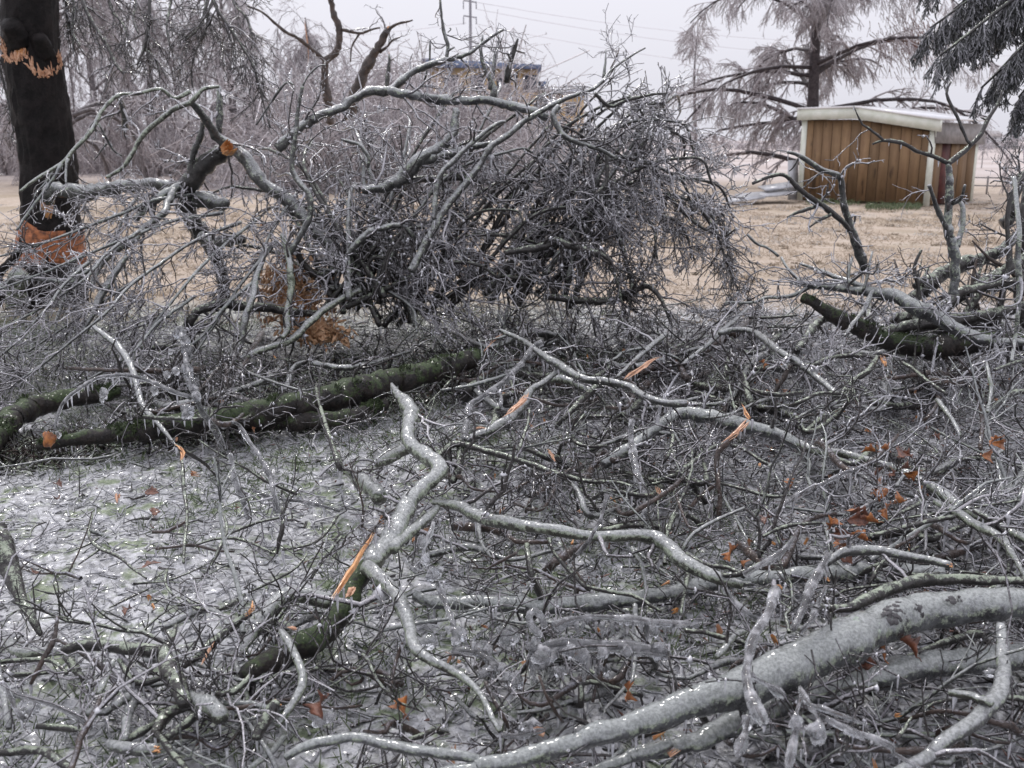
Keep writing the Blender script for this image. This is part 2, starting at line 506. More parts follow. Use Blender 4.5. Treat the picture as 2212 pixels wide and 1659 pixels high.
def limb_bag(P, R, sides=None, knobs=True):
    bag = Bag()
    fine = sides is None and R.max() > 0.016 and P[:, 1].mean() < 7.5
    if fine:                                   # near limbs: finer mesh, ridged bark, knots
        L = np.linalg.norm(np.diff(P, axis=0), axis=1).sum()
        m = int(np.clip(L / (0.008 if R.max() > 0.03 else 0.012), 20, 260))
        u0, u1 = np.linspace(0, 1, len(P)), np.linspace(0, 1, m)
        P = np.stack([np.interp(u1, u0, P[:, c]) for c in range(3)], -1)
        for _ in range(4): P[1:-1] = 0.5 * P[1:-1] + 0.25 * (P[:-2] + P[2:])
        R = np.interp(u1, u0, R)
        for _ in range(6): R[1:-1] = 0.5 * R[1:-1] + 0.25 * (R[:-2] + R[2:])
    n = len(P)
    sides = sides or ((28 if R.max() > 0.03 else 18) if fine else 14 if R.max() > 0.035 else 10 if R.max() > 0.015 else 7)
    RR = np.repeat(R[None, :, None], sides, 2)
    # a little uneven round the girth
    u = np.linspace(0, n * 0.35, n)[None, :, None]
    ph = np.arange(sides)[None, None, :] * 2 * math.pi / sides
    a = rng.random(3) * 9
    RR = RR * (1 + 0.06 * np.sin(ph * 2 + u * 1.3 + a[0]) + 0.05 * np.sin(ph * 3 - u * 2.1 + a[1]) + 0.05 * rng.normal(0, 1, (1, n, sides)))
    if fine:
        a_ = np.arange(sides) * 2 * math.pi / sides
        s_ = np.linspace(0, L, n)[:, None]
        o_ = rng.random() * 50
        g = fbm(s_ * 26 + np.cos(a_)[None] * 1.3 + o_, np.sin(a_)[None] * 1.3 + s_ * 7, 11, 4) - 0.5
        h = fbm(s_ * 90 + np.cos(a_)[None] * 3.5 + o_, np.sin(a_)[None] * 3.5 + o_, 17, 3) - 0.5
        RR = np.repeat(R[None, :, None], sides, 2) * (1 + 0.22 * g + 0.14 * h)[None]
        for _ in range(max(1, int(L * 2.5))):      # knots and twig scars
            c, aa, w = rng.random() * L, rng.random() * 6.28, rng.uniform(0.5, 0.9) * R.mean()
            d2 = ((s_ - c) / w) ** 2 + ((np.angle(np.exp(1j * (a_ - aa)))[None]) * R.mean() / w) ** 2
            RR = RR * (1 + (0.24 * np.exp(-d2 * 1.5) - 0.22 * np.exp(-d2 * 9)))[None]
    V, Q, _ = tubes(P[None], RR, sides)
    # blunt, uneven ends
    T = []
    k0 = len(V)
    d0, d1 = unit(P[0] - P[1]), unit(P[-1] - P[-2])
    V = np.vstack([V, P[0] + d0 * R[0] * 0.25, P[-1] + d1 * R[-1] * 0.4])
    for j in range(sides):
        T.append((k0, (j + 1) % sides, j))
        b = (n - 1) * sides
        T.append((k0 + 1, b + j, b + (j + 1) % sides))
    bag.add(V, Q, T, np.full(len(V), 0.5))
    return bag

def grow(P, R, per_m, length, ang=(30, 70), tmin=0.08, tmax=1.0, k=4, curl=0.25, bias=None, bw=0.0, rmin=0.0018, rr=0.55, taper=0.45, count=None, grav=0.0, rcap=None):
    """children along every strand of (P, R)"""
    n, kk, _ = P.shape
    seg = np.linalg.norm(np.diff(P, axis=1), axis=2).sum(1)
    c = rng.poisson(seg * per_m * (tmax - tmin)) if count is None else rng.poisson(count, n)
    idx = np.repeat(np.arange(n), c)
    m = len(idx)
    if m == 0: return np.zeros((0, k, 3)), np.zeros((0, k))
    t = tmin + (tmax - tmin) * rng.random(m)
    f = t * (kk - 1)
    i0 = np.minimum(f.astype(int), kk - 2)
    w = (f - i0)[:, None]
    A, B = P[idx, i0], P[idx, i0 + 1]
    pos = A * (1 - w) + B * w
    rad = R[idx, i0] * (1 - w[:, 0]) + R[idx, i0 + 1] * w[:, 0]
    T = unit(B - A)
    q = rng.normal(0, 1, (m, 3))
    q = unit(q - (q * T).sum(-1, keepdims=True) * T)
    a = np.radians(rng.uniform(ang[0], ang[1], m))[:, None]
    d = unit(np.cos(a) * T + np.sin(a) * q)
    if bias is not None: d = unit(d + bw * np.asarray(bias))
    L = length * rng.uniform(0.45, 1.25, m) * (1.1 - 0.5 * t)
    out = np.empty((m, k, 3))
    out[:, 0] = pos
    st = L[:, None] / (k - 1)
    for i in range(1, k):
        d = d + curl * rng.normal(0, 1, (m, 3))
        if bias is not None: d = d + bw * 0.35 * np.asarray(bias)
        if grav: d = d - np.array([0, 0, grav * i])
        d = unit(d)
        out[:, i] = out[:, i - 1] + d * st
    r0 = np.maximum(rad * rr, rmin)
    if rcap: r0 = np.minimum(r0, rcap)
    Rr = r0[:, None] * np.linspace(1, taper, k)[None]
    Rr = np.maximum(Rr, rmin * 0.75)
    return out, Rr

def keep_above(P, z=0.012):
    P[..., 2] = np.maximum(P[..., 2], z + 0.006 * rng.random(P.shape[:-1]))
    return P

# twig settings: per metre of limb, length; then children per strand, length; ...
TW = {
    None: None,
    'few':   dict(a=(3.0, 0.34), b=(2.2, 0.16), c=(1.2, 0.06), rmin=0.0022),
    'some':  dict(a=(6.0, 0.45), b=(3.2, 0.20), c=(2.0, 0.08), rmin=0.0025),
    'dense': dict(a=(8.0, 0.55), b=(4.5, 0.28), c=(3.0, 0.11), rmin=0.0038),
    'fan':   dict(a=(6.5, 0.70), b=(4.6, 0.34), c=(2.6, 0.13), rmin=0.0050),
    'hang':  dict(a=(9.0, 0.50), b=(4.0, 0.24), c=(2.5, 0.10), rmin=0.0034),
}
OCT_V = np.array([(1, 0, 0), (0, 1, 0), (-1, 0, 0), (0, -1, 0), (0, 0, 1), (0, 0, -1)], float)
OCT_T = np.array([(0, 1, 4), (1, 2, 4), (2, 3, 4), (3, 0, 4), (1, 0, 5), (2, 1, 5), (3, 2, 5), (0, 3, 5)])
def drops_for(sets, share, limbs=(), hang=0.0):
    """knobs of ice on the twigs and short icicles below them"""
    b = Bag()
    for P, R in sets:
        n, k, _ = P.shape
        m = int(n * share)
        if m == 0: continue
        i = rng.integers(0, n, m); t = rng.random(m) * (k - 1)
        j = np.minimum(t.astype(int), k - 2); w = (t - j)[:, None]
        c = P[i, j] * (1 - w) + P[i, j + 1] * w
        r = R[i, j] * rng.uniform(1.3, 2.3, m)
        V = OCT_V[None] * r[:, None, None] * rng.uniform(0.7, 1.5, (m, 6, 1)) + c[:, None] - np.array([0, 0, 0.3]) * r[:, None, None]
        T = OCT_T[None] + (np.arange(m) * 6)[:, None, None]
        b.add(V.reshape(-1, 3), None, T.reshape(-1, 3))
        h = int(m * hang)
        if h:
            e = c[:h] - np.array([0, 0, 1.0]) * (rng.uniform(0.012, 0.05, h) * (0.6 + r[:h] * 60))[:, None]
            Q = np.stack([c[:h], (c[:h] + e) / 2 + rng.normal(0, .001, (h, 3)), e], 1)
            b.tubes(Q, r[:h, None] * np.array([[0.55, 0.40, 0.06]]), 4)
    for P, R in limbs:
        n = len(P)
        L = np.linalg.norm(np.diff(P, axis=0), axis=1).sum()
        m = rng.poisson(L * 9 * hang * 2)
        if not m: continue
        i = rng.integers(0, n, m)
        c = P[i] - np.array([0, 0, 1.0]) * R[i][:, None] * 0.8 + rng.normal(0, 0.3, (m, 3)) * R[i][:, None] * np.array([1, 1, 0])
        e = c - np.array([0, 0, 1.0]) * rng.uniform(0.015, 0.06, m)[:, None]
        e[:, 2] = np.maximum(e[:, 2], 0.0)
        Q = np.stack([c, (c + e) / 2, e], 1)
        b.tubes(Q, rng.uniform(0.003, 0.0065, (m, 1)) * np.array([[1, 0.75, 0.15]]), 5)
    return b if b.n else None

def twigs_for(strands, preset, bias=None, bw=0.0, tmin=0.08, mult=1.0):
    s = TW[preset]
    bag = Bag()
    big = []
    for P, R in strands:
        A, Ra = grow(P[None], R[None], s['a'][0] * mult, s['a'][1], (30, 75), tmin=tmin, k=7, curl=0.30, bias=bias, bw=bw, rmin=s['rmin'] * 1.5, rr=0.5, rcap=0.012)
        if len(A): big.append((keep_above(A), Ra))
    if not big: return None
    A = np.concatenate([b[0] for b in big]); Ra = np.concatenate([b[1] for b in big])
    B, Rb = grow(A, Ra, 0, s['b'][1], (25, 70), count=s['b'][0], k=4, curl=0.22, bias=bias, bw=bw, rmin=s['rmin'] * 1.15, rr=0.7)
    C, Rc = grow(B, Rb, 0, s['c'][1], (25, 75), count=s['c'][0], k=3, curl=0.25, bias=bias, bw=bw * 0.6, rmin=s['rmin'], rr=0.8)
    C2, Rc2 = grow(A, Ra, 0, s['c'][1], (30, 75), count=s['c'][0], k=3, curl=0.25, rmin=s['rmin'], rr=0.6)
    bag.tubes(A, Ra, 5)
    if len(B): bag.tubes(keep_above(B), Rb, 3)
    for X, Rx in ((C, Rc), (C2, Rc2)):
        if len(X): bag.tubes(keep_above(X), Rx, 3)
    bag.sets = [q for q in ((A, Ra), (B, Rb), (C, Rc)) if len(q[0])]
    return bag

def splinter_bag(c, d, r, n=6, length=None):
    """a broken end: jagged spikes of torn wood round the axis d"""
    bag = Bag()
    d = unit(np.asarray(d, float))
    a = np.array([0, 0, 1.0]) if abs(d[2]) < 0.9 else np.array([1.0, 0, 0])
    n1 = unit(np.cross(d, a)); n2 = np.cross(d, n1)
    L = length or r * 2.4
    for i in range(n):
        ph = rng.random() * 6.28; rr = r * 0.7 * math.sqrt(rng.random())
        b = c + rr * (math.cos(ph) * n1 + math.sin(ph) * n2) - d * r * 0.3
        ll = L * rng.uniform(0.35, 1.0)
        e = b + d * ll + rng.normal(0, 1, 3) * r * 0.15
        P = np.stack([b, b * 0.5 + e * 0.5, e])[None]
        bag.tubes(P, np.array([[r * 0.45, r * 0.36, r * 0.07]]), 5, 0.55)
    return bag

def shard_strip(P, R):
    """a torn strip of wood: thin splinters side by side along the path"""
    b = Bag()
    n = len(P)
    m = 6
    for q in range(m):
        a, e = sorted(rng.uniform(0, 1, 2))
        a, e = a * 0.45, 1 - (1 - e) * 0.55
        u = np.linspace(a, e, 8)
        c = np.stack([np.interp(u, np.linspace(0, 1, n), P[:, k]) for k in range(3)], -1)
        r = np.interp(u, np.linspace(0, 1, n), R)
        off = rng.normal(0, 0.45, 3)
        c = c + off * r[:, None] + rng.normal(0, 0.10, (8, 3)) * r[:, None]
        rr = r * rng.uniform(0.35, 0.6) * np.array([.12, .7, 1, .9, 1, .85, .6, .06])
        b.tubes(c[None], rr[None], 5, 0.4)
    return b

def branch(name, label, cat, stems, mat='grey', tw=None, group=None, bias=None, bw=0.0, tmat='twig', cuts=(), ice=0.0, mult=1.0, tmin=0.08, part='side_branch', solid=(), drops=0.55):
    """stems: (tile, points, widths, depth[, material]); the first is the thing's own mesh, the rest are its side branches.
    cuts: (stem index, end 0/1, length factor, material) broken ends; ice > 0: a sheath of clear ice that thick (m)"""
    root, strands = None, []
    org = None
    for i, s in enumerate(stems):
        P, R = limb_path(*s[:4])
        for q in (P,): q[:, 2] = np.maximum(q[:, 2], R * 0.6)
        strands.append((P, R))
        mm = s[4] if len(s) > 4 else mat
        wooden = mm in ('wood', 'pale_wood')
        core = shard_strip(P, R) if wooden else limb_bag(P, R * (0.5 if ice and i not in solid else 1.0))
        if i == 0:
            org = P[0].copy()
            root = link(name, core.mesh(name, mm, smooth=not wooden, origin=org), org)
            tag(root, label, cat, group)
        else:
            link(part, core.mesh(part, mm, smooth=not wooden, origin=P[0]), P[0] - org, root)
    if tw:
        b = twigs_for(strands, tw, bias, bw, tmin, mult)
        if b:
            o = link('twigs', b.mesh('twigs', tmat, origin=org), (0, 0, 0), root)
            tag(o, kind='stuff')
            dr = drops_for(b.sets, drops, strands, 0.35)
            if dr:
                o = link('ice_drops', dr.mesh('ice_drops', 'drop', smooth=False, origin=org), (0, 0, 0), root)
                tag(o, kind='stuff')
    elif drops > 0:
        dr = drops_for((), 0, [q for q in strands if q[1].max() > 0.008], 0.6)
        if dr:
            tag(link('ice_drops', dr.mesh('ice_drops', 'drop', smooth=False, origin=org), (0, 0, 0), root), kind='stuff')
    for c in cuts:
        P, R = strands[c[0]]
        e = P[0] if c[1] == 0 else P[-1]
        d = P[0] - P[1] if c[1] == 0 else P[-1] - P[-2]
        r = R[0] if c[1] == 0 else R[-1]
        r = max(r, 0.008)
        b = splinter_bag(e, d, r, 7, r * c[2])
        link('broken_end', b.mesh('broken_end', c[3] if len(c) > 3 else 'wood', smooth=False, origin=e), e - org, root)
    if ice:
        for (P, R) in strands:
            n = len(P)
            Rr = R * 0.92 + ice * 0.35 * rng.random(n) + ice * 0.6 * (np.sin(np.arange(n) * 1.1 + rng.random() * 6) > 0.6)
            b = limb_bag(P - np.array([0, 0, ice * 0.3]), Rr)
            link('ice_coat', b.mesh('ice_coat', 'sheath', origin=P[0]), P[0] - org, root)
    return root, strands, org

# ------------------------------------------------------------------ ground
def ground_material():
    m, n, l = new_mat('ground')
    out = N(n, 'ShaderNodeOutputMaterial')
    p = N(n, 'ShaderNodeBsdfPrincipled')
    l.new(p.outputs[0], out.inputs['Surface'])
    tc = N(n, 'ShaderNodeTexCoord')
    v = tc.outputs['Object']
    sep = N(n, 'ShaderNodeSeparateXYZ'); l.new(v, sep.inputs[0])
    X, Y = sep.outputs['X'], sep.outputs['Y']
    nb = noise(n, l, v, 0.55, 5, 0.6)
    nf = noise(n, l, v, 28, 5, 0.65)
    nm = noise(n, l, v, 6, 5, 0.65)
    nff = noise(n, l, v, 90, 3, 0.6)
    # glazed grass close by
    icec = mixc(n, l, ramp(n, l, nf, 0.36, 0.62), (0.30, 0.303, 0.31), (0.66, 0.665, 0.695))
    icec = mixc(n, l, ramp(n, l, nff, 0.60, 0.70, 0, 0.6), icec, (0.07, 0.06, 0.055))
    grn = mixc(n, l, ramp(n, l, nf, 0.35, 0.65), (0.075, 0.12, 0.035), (0.23, 0.29, 0.14))
    icec = mixc(n, l, ramp(n, l, nm, 0.50, 0.62, 0, 0.85), icec, grn)
    # half thawed green grey turf in front of the oak
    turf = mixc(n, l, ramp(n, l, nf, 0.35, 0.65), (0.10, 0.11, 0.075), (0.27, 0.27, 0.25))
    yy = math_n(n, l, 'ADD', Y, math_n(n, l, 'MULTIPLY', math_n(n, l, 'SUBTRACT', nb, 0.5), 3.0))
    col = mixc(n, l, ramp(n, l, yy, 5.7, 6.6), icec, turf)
    # right of the fallen crown the glaze reaches further
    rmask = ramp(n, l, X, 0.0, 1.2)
    under = mixc(n, l, ramp(n, l, nf, 0.38, 0.62), (0.010, 0.008, 0.008), (0.50, 0.50, 0.535))  # near-black flecks paint the shade in gaps between the twigs
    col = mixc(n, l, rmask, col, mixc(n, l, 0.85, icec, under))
    # dry lawn
    tan = mixc(n, l, ramp(n, l, nf, 0.3, 0.7), (0.35, 0.275, 0.21), (0.49, 0.40, 0.32))
    tan = mixc(n, l, ramp(n, l, noise(n, l, v, 1.6, 6, 0.7), 0.42, 0.66, 0, 0.8), tan, (0.50, 0.43, 0.365))
    tan = mixc(n, l, ramp(n, l, noise(n, l, v, 0.35, 4, 0.6), 0.50, 0.68, 0, 0.55), tan, (0.27, 0.215, 0.14))
    tan = mixc(n, l, ramp(n, l, noise(n, l, v, 5, 6, 0.75), 0.5, 0.7, 0, 0.6), tan, (0.22, 0.165, 0.11))
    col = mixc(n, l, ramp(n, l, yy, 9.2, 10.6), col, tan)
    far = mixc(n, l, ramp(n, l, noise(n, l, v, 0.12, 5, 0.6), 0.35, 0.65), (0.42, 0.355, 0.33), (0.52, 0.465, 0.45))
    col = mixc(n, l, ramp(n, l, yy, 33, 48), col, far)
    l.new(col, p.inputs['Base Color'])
    wet = ramp(n, l, yy, 8.5, 11, 0.0, 1.0)
    r = N(n, 'ShaderNodeMix', data_type='FLOAT'); l.new(wet, r.inputs[0])
    r.inputs[2].default_value = 0.32; r.inputs[3].default_value = 0.9
    l.new(r.outputs[0], p.inputs['Roughness'])
    l.new(facets(n, l, v, 120.0, 0.42), p.inputs['Coat Normal'])
    p.inputs['Coat Roughness'].default_value = 0.05
    l.new(ramp(n, l, yy, 8.5, 11, 0.4, 0.0), p.inputs['Coat Weight'])
    bp = N(n, 'ShaderNodeBump'); bp.inputs['Strength'].default_value = 0.9; bp.inputs['Distance'].default_value = 0.02
    l.new(math_n(n, l, 'ADD', nf, math_n(n, l, 'MULTIPLY', nff, 0.4)), bp.inputs['Height'])
    l.new(bp.outputs[0], p.inputs['Normal'])
    return m

def ground_height(x, y):
    near = np.clip((13 - y) / 5, 0, 1) * np.clip((9 - np.abs(x)) / 3, 0, 1)
    return (0.07 * (fbm(x * 1.1, y * 1.1, 3, 3) - 0.5) + 0.05 * (fbm(x * 6, y * 6, 9, 3) - 0.5)) * near - 0.02

gx = np.concatenate([-np.geomspace(900, 8.2, 34), np.arange(-8, 8.01, 0.045), np.geomspace(8.2, 900, 34)])
gy = np.concatenate([-np.geomspace(300, 1.2, 14), np.arange(0.6, 13, 0.045), np.geomspace(13.2, 1500, 46)])
GX, GY = np.meshgrid(gx, gy)
GZ = ground_height(GX, GY)
nxg, nyg = len(gx), len(gy)
ii = (np.arange(nyg - 1)[:, None] * nxg + np.arange(nxg - 1)[None]).reshape(-1)
GQ = np.stack([ii, ii + 1, ii + nxg + 1, ii + nxg], -1)
gm = ground_material()
g = link('ground', mesh_np('ground', np.stack([GX, GY, GZ], -1).reshape(-1, 3), GQ, None, gm))
tag(g, kind='structure')

# ------------------------------------------------------------------ ground cover nobody could count
def scatter(n, xr, yr, keep):
    x = rng.uniform(*xr, n); y = rng.uniform(*yr, n)
    k = keep(x, y)
    return x[k], y[k]
def in_view(x, y, m=0.6):
    return np.abs(x) < 0.53 * y + m
def near_bias(n, y0, y1):
    return np.sqrt(rng.random(n)) * 0  # unused
def blades(n, xr, yr, keep, L, r, lean, mat, name, zoff=0.0, sides=3, k=3):
    x, y = scatter(n, xr, yr, lambda a, b: in_view(a, b) & keep(a, b))
    m = len(x)
    P = np.empty((m, k, 3))
    P[:, 0] = np.stack([x, y, ground_height(x, y) + zoff], -1)
    a = rng.uniform(0, 2 * math.pi, m)
    le = np.radians(rng.uniform(lean[0], lean[1], m))
    d = np.stack([np.cos(a) * np.cos(le), np.sin(a) * np.cos(le), np.sin(le)], -1)
    ll = rng.uniform(L[0], L[1], m)[:, None]
    for i in range(1, k):
        d = unit(d + rng.choice([0.10, 0.16, 0.42], (m, 1)) * rng.normal(0, 1, (m, 3)) - np.array([0, 0, 0.06]))
        P[:, i] = P[:, i - 1] + d * ll / (k - 1)
    gh = ground_height(P[..., 0], P[..., 1])
    P[..., 2] = np.maximum(P[..., 2], gh + 0.002)
    R = rng.uniform(r[0], r[1], m)[:, None] * np.linspace(1, 0.35, k)[None]
    b = Bag(); b.tubes(P, R, sides)
    o = link(name, b.mesh(name, mat))
    tag(o, kind='stuff')
    return o
patch = lambda x, y: fbm(x * 1.6, y * 1.6, 21, 3)
blades(44000, (-5, 6), (1.6, 8.5), lambda x, y: np.ones(len(x), bool), (0.03, 0.10), (0.003, 0.0065), (0, 35), 'tuft', 'frozen_grass')
blades(42000, (-6, 1), (2.0, 9.5), lambda x, y: (patch(x, y) > 0.53), (0.03, 0.08), (0.0016, 0.003), (15, 75), 'green', 'green_grass', k=2)
blades(70000, (-10, 14), (8.8, 25), lambda x, y: fbm(x * 1.3, y * 1.3, 5, 3) > 0.42, (0.04, 0.11), (0.003, 0.006), (5, 55), 'straw', 'dry_grass', k=2)
def tussocks(n, per, yr, mat, name, h, seed_r):
    x = rng.uniform(-14, 16, n); y = rng.uniform(yr[0], yr[1], n)
    k = in_view(x, y, 1.0); x, y = x[k], y[k]
    m = len(x) * per
    c = np.repeat(np.stack([x, y, np.full(len(x), -0.02)], -1), per, 0)
    s = np.repeat(rng.uniform(0.5, 1.4, len(x)), per)[:, None]
    b0 = c + rng.normal(0, 1, (m, 3)) * np.array([seed_r, seed_r, 0]) * s
    q = unit(rng.normal(0, 0.55, (m, 3)) * np.array([1, 1, 0]) + np.array([0, 0, 0.8]))
    P = np.stack([b0, b0 + q * h * 0.5 * s, b0 + q * h * s * rng.uniform(0.6, 1.2, (m, 1)) - np.array([0, 0, 0.2]) * h * s], 1)
    b = Bag(); b.tubes(P, np.full((m, 3), 0.0045) * np.array([1, .8, .4]), 3)
    tag(link(name, b.mesh(name, mat)), kind='stuff')
M['straw_dark'] = simple('dead_weed', (0.13, 0.10, 0.065), (0.26, 0.205, 0.14), 12, 0.8, 0.1, 0.2)
M['straw_frost'] = simple('frosted_weed', (0.36, 0.33, 0.30), (0.56, 0.54, 0.53), 12, 0.6, 0.4, 0.2)
tussocks(520, 26, (9.6, 28), 'straw_dark', 'dead_weeds', 0.07, 0.06)
tussocks(900, 22, (9.2, 30), 'straw_frost', 'frosted_weeds', 0.06, 0.09)
# fine broken twigs frozen into the glaze
def litter_keep(x, y):
    right = 1 / (1 + np.exp(-(x + 0.15 + 0.25 * (y - 3)) * 3.0))
    return rng.random(len(x)) < (0.035 + 0.965 * right) * np.clip((9.8 - y) / 1.0, 0.0, 1)
blades(6500, (-4.5, 5.5), (1.7, 9.6), litter_keep, (0.05, 0.22), (0.0035, 0.0085), (-4, 26), 'twig_dark', 'twig_litter', zoff=0.02, k=5)
blades(4200, (-4.5, 5.5), (1.7, 9.6), litter_keep, (0.05, 0.20), (0.004, 0.011), (-4, 32), 'twig_icy', 'iced_twig_litter', zoff=0.012, k=5)
blades(5200, (-4.5, 5.5), (1.7, 8.6), litter_keep, (0.05, 0.18), (0.0035, 0.008), (10, 85), 'twig_dark', 'upright_twig_litter', zoff=0.0, k=4)
def under_brush(x, y):
    cx = (x + 0.55) / 1.9; cy = (y - 7.0 - 0.25 * x) / 0.85
    return rng.random(len(x)) < np.clip(1.5 - (cx * cx + cy * cy) * 1.2, 0, 1)
LOG = np.array([at_height(x, y, 0.0)[:2] for x, y in ((60, 965), (240, 940), (450, 920), (640, 895), (800, 860), (940, 815), (1040, 775))])
def along_log(x, y):
    p = np.stack([x, y], -1)
    d = np.full(len(x), 9.0)
    for a, b in zip(LOG[:-1], LOG[1:]):
        t = np.clip(((p - a) @ (b - a)) / ((b - a) @ (b - a)), 0, 1)
        d = np.minimum(d, np.linalg.norm(p - a - t[:, None] * (b - a), axis=1))
    return rng.random(len(x)) < np.exp(-(d / 0.22) ** 2)
blades(60000, (-3.2, 1.2), (4.6, 8.0), along_log, (0.03, 0.11), (0.005, 0.013), (-4, 45), 'dark', 'log_crumbs', zoff=0.01, k=3)
blades(26000, (-3.2, 1.2), (4.6, 8.0), along_log, (0.02, 0.07), (0.003, 0.008), (0, 60), 'brown', 'brown_log_crumbs', zoff=0.03, k=3)
blades(16000, (-3, 2), (5.6, 8.6), under_brush, (0.03, 0.12), (0.006, 0.014), (-4, 40), 'dark', 'bark_crumbs', zoff=0.01, k=3)
blades(7000, (-4.5, 5.5), (1.7, 8.6), litter_keep, (0.010, 0.035), (0.003, 0.006), (-10, 40), 'bud', 'bud_litter', zoff=0.03, k=3)
# beads and lumps of clear ice lying and hanging about in the glaze
def beads(n, xr, yr, z, r, name, keep):
    x, y = scatter(n, xr, yr, lambda a, b: in_view(a, b, 0.1) & keep(a, b))
    m = len(x)
    zz = ground_height(x, y) + rng.uniform(z[0], z[1], m) ** 1.0
    ph = [0, math.pi]
    base = []
    rings, sg = 4, 6
    for i in range(rings + 1):
        t = math.pi * i / rings
        for j in range(sg):
            a = 2 * math.pi * j / sg
            base.append((math.sin(t) * math.cos(a), math.sin(t) * math.sin(a), math.cos(t)))
    base = np.array(base)
    q = []
    for i in range(rings):
        for j in range(sg):
            q.append((i * sg + j, (i + 1) * sg + j, (i + 1) * sg + (j + 1) % sg, i * sg + (j + 1) % sg))
    q = np.array(q)
    s = rng.uniform(r[0], r[1], (m, 1, 1)) * rng.uniform(0.6, 1.5, (m, 1, 3))
    V = base[None] * s + np.stack([x, y, zz], -1)[:, None]
    Q = q[None] + (np.arange(m) * len(base))[:, None, None]
    o = link(name, mesh_np(name, V.reshape(-1, 3), Q.reshape(-1, 4), None, 'bead'))
    return tag(o, kind='stuff')
beads(5200, (-3, 4), (1.7, 6.5), (0.0, 0.06), (0.004, 0.011), 'ice_beads', litter_keep)

# ------------------------------------------------------------------ trees
def tree_strands(base, height, spread, n_limb, seed, trunk_r, lean=(0, 0), droop=0.25, up=0.35, t0=0.18, k=12, curl=0.07, ang=(30, 65)):
    P = np.stack([base + np.array([lean[0] * t + 0.12 * math.sin(t * 5 + seed), lean[1] * t, height * t]) for t in np.linspace(0, 1, 14)])
    R = trunk_r * (1 - 0.85 * np.linspace(0, 1, 14)) 
    R[0] *= 1.25
    A, Ra = grow(P[None], R[None], 0, spread, ang, tmin=t0, tmax=0.98, k=k, curl=curl, count=n_limb, grav=droop * 0.16, rmin=trunk_r * 0.10, rr=0.42, taper=0.3)
    return P, R, A, Ra

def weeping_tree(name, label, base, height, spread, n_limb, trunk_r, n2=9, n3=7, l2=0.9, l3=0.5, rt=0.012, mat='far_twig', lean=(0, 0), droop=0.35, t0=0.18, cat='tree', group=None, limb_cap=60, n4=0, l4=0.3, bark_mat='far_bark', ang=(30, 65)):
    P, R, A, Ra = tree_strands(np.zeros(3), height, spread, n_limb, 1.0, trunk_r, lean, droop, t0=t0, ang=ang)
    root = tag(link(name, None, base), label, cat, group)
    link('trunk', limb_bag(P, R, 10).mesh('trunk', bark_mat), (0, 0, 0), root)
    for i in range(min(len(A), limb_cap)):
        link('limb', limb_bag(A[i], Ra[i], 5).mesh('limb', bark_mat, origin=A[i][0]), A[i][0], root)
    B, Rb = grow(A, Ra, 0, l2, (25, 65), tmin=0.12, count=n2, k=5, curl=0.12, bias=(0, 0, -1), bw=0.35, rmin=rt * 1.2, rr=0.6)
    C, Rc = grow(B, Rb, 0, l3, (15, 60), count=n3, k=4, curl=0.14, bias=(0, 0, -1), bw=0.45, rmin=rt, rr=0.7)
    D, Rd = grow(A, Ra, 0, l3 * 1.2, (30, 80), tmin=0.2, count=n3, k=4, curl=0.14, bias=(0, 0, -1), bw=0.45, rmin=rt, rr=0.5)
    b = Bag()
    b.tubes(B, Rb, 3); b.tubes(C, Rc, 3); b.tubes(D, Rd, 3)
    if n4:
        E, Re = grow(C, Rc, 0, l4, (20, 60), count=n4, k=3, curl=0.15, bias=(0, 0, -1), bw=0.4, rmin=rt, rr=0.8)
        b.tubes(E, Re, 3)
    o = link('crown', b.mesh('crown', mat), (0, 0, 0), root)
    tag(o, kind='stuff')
    return root, A, Ra
def copy_tree(root, loc, rz, sc_, label):
    r = root.copy(); COL.objects.link(r)
    r.location = loc; r.rotation_euler = (0, 0, rz); r.scale = (sc_, sc_, sc_)
    r['label'] = label
    for ch in root.children:
        c = ch.copy(); COL.objects.link(c); c.parent = r
    return r
def foot(x, d, z=-0.03):
    q = at_depth(x, 340, d)
    return (q[0], d, z)

# the bald cypress behind the shed: tiers of drooping, ice-bowed limbs
cy, cA, cRa = weeping_tree('cypress_tree', 'tall bare conifer with iced drooping limbs behind the brown shed', foot(1742, 34), 12.0, 6.3, 62, 0.23,
                  n2=18, n3=9, l2=1.1, l3=0.65, rt=0.009, droop=0.085, t0=0.06, n4=2, l4=0.25, ang=(58, 90), bark_mat=bark('cypress_bark', (0.03, 0.022, 0.025), (0.075, 0.06, 0.065), ice=0.15, up=0.5, coat=0.2, scale=0.7))
# a russet clump that kept its dead foliage
Pr = []
for i in range(420):
    c = np.array([3.0, -0.4, 4.8])
    s = c + rng.normal(0, 1, 3) * np.array([0.55, 0.5, 0.55])
    q = unit(np.array([0.5, 0, -1.0]) + 0.4 * rng.normal(0, 1, 3))
    Pr.append([s, s + q * 0.14, s + q * 0.30 + np.array([0, 0, -0.04])])
bb = Bag(); bb.tubes(np.array(Pr), np.full((len(Pr), 3), 0.011) * np.array([1, 0.8, 0.5]), 3)
tag(link('russet_foliage', bb.mesh('russet_foliage', 'russet'), (0, 0, 0), cy), 'reddish brown dead foliage on the outer limb', kind='stuff')

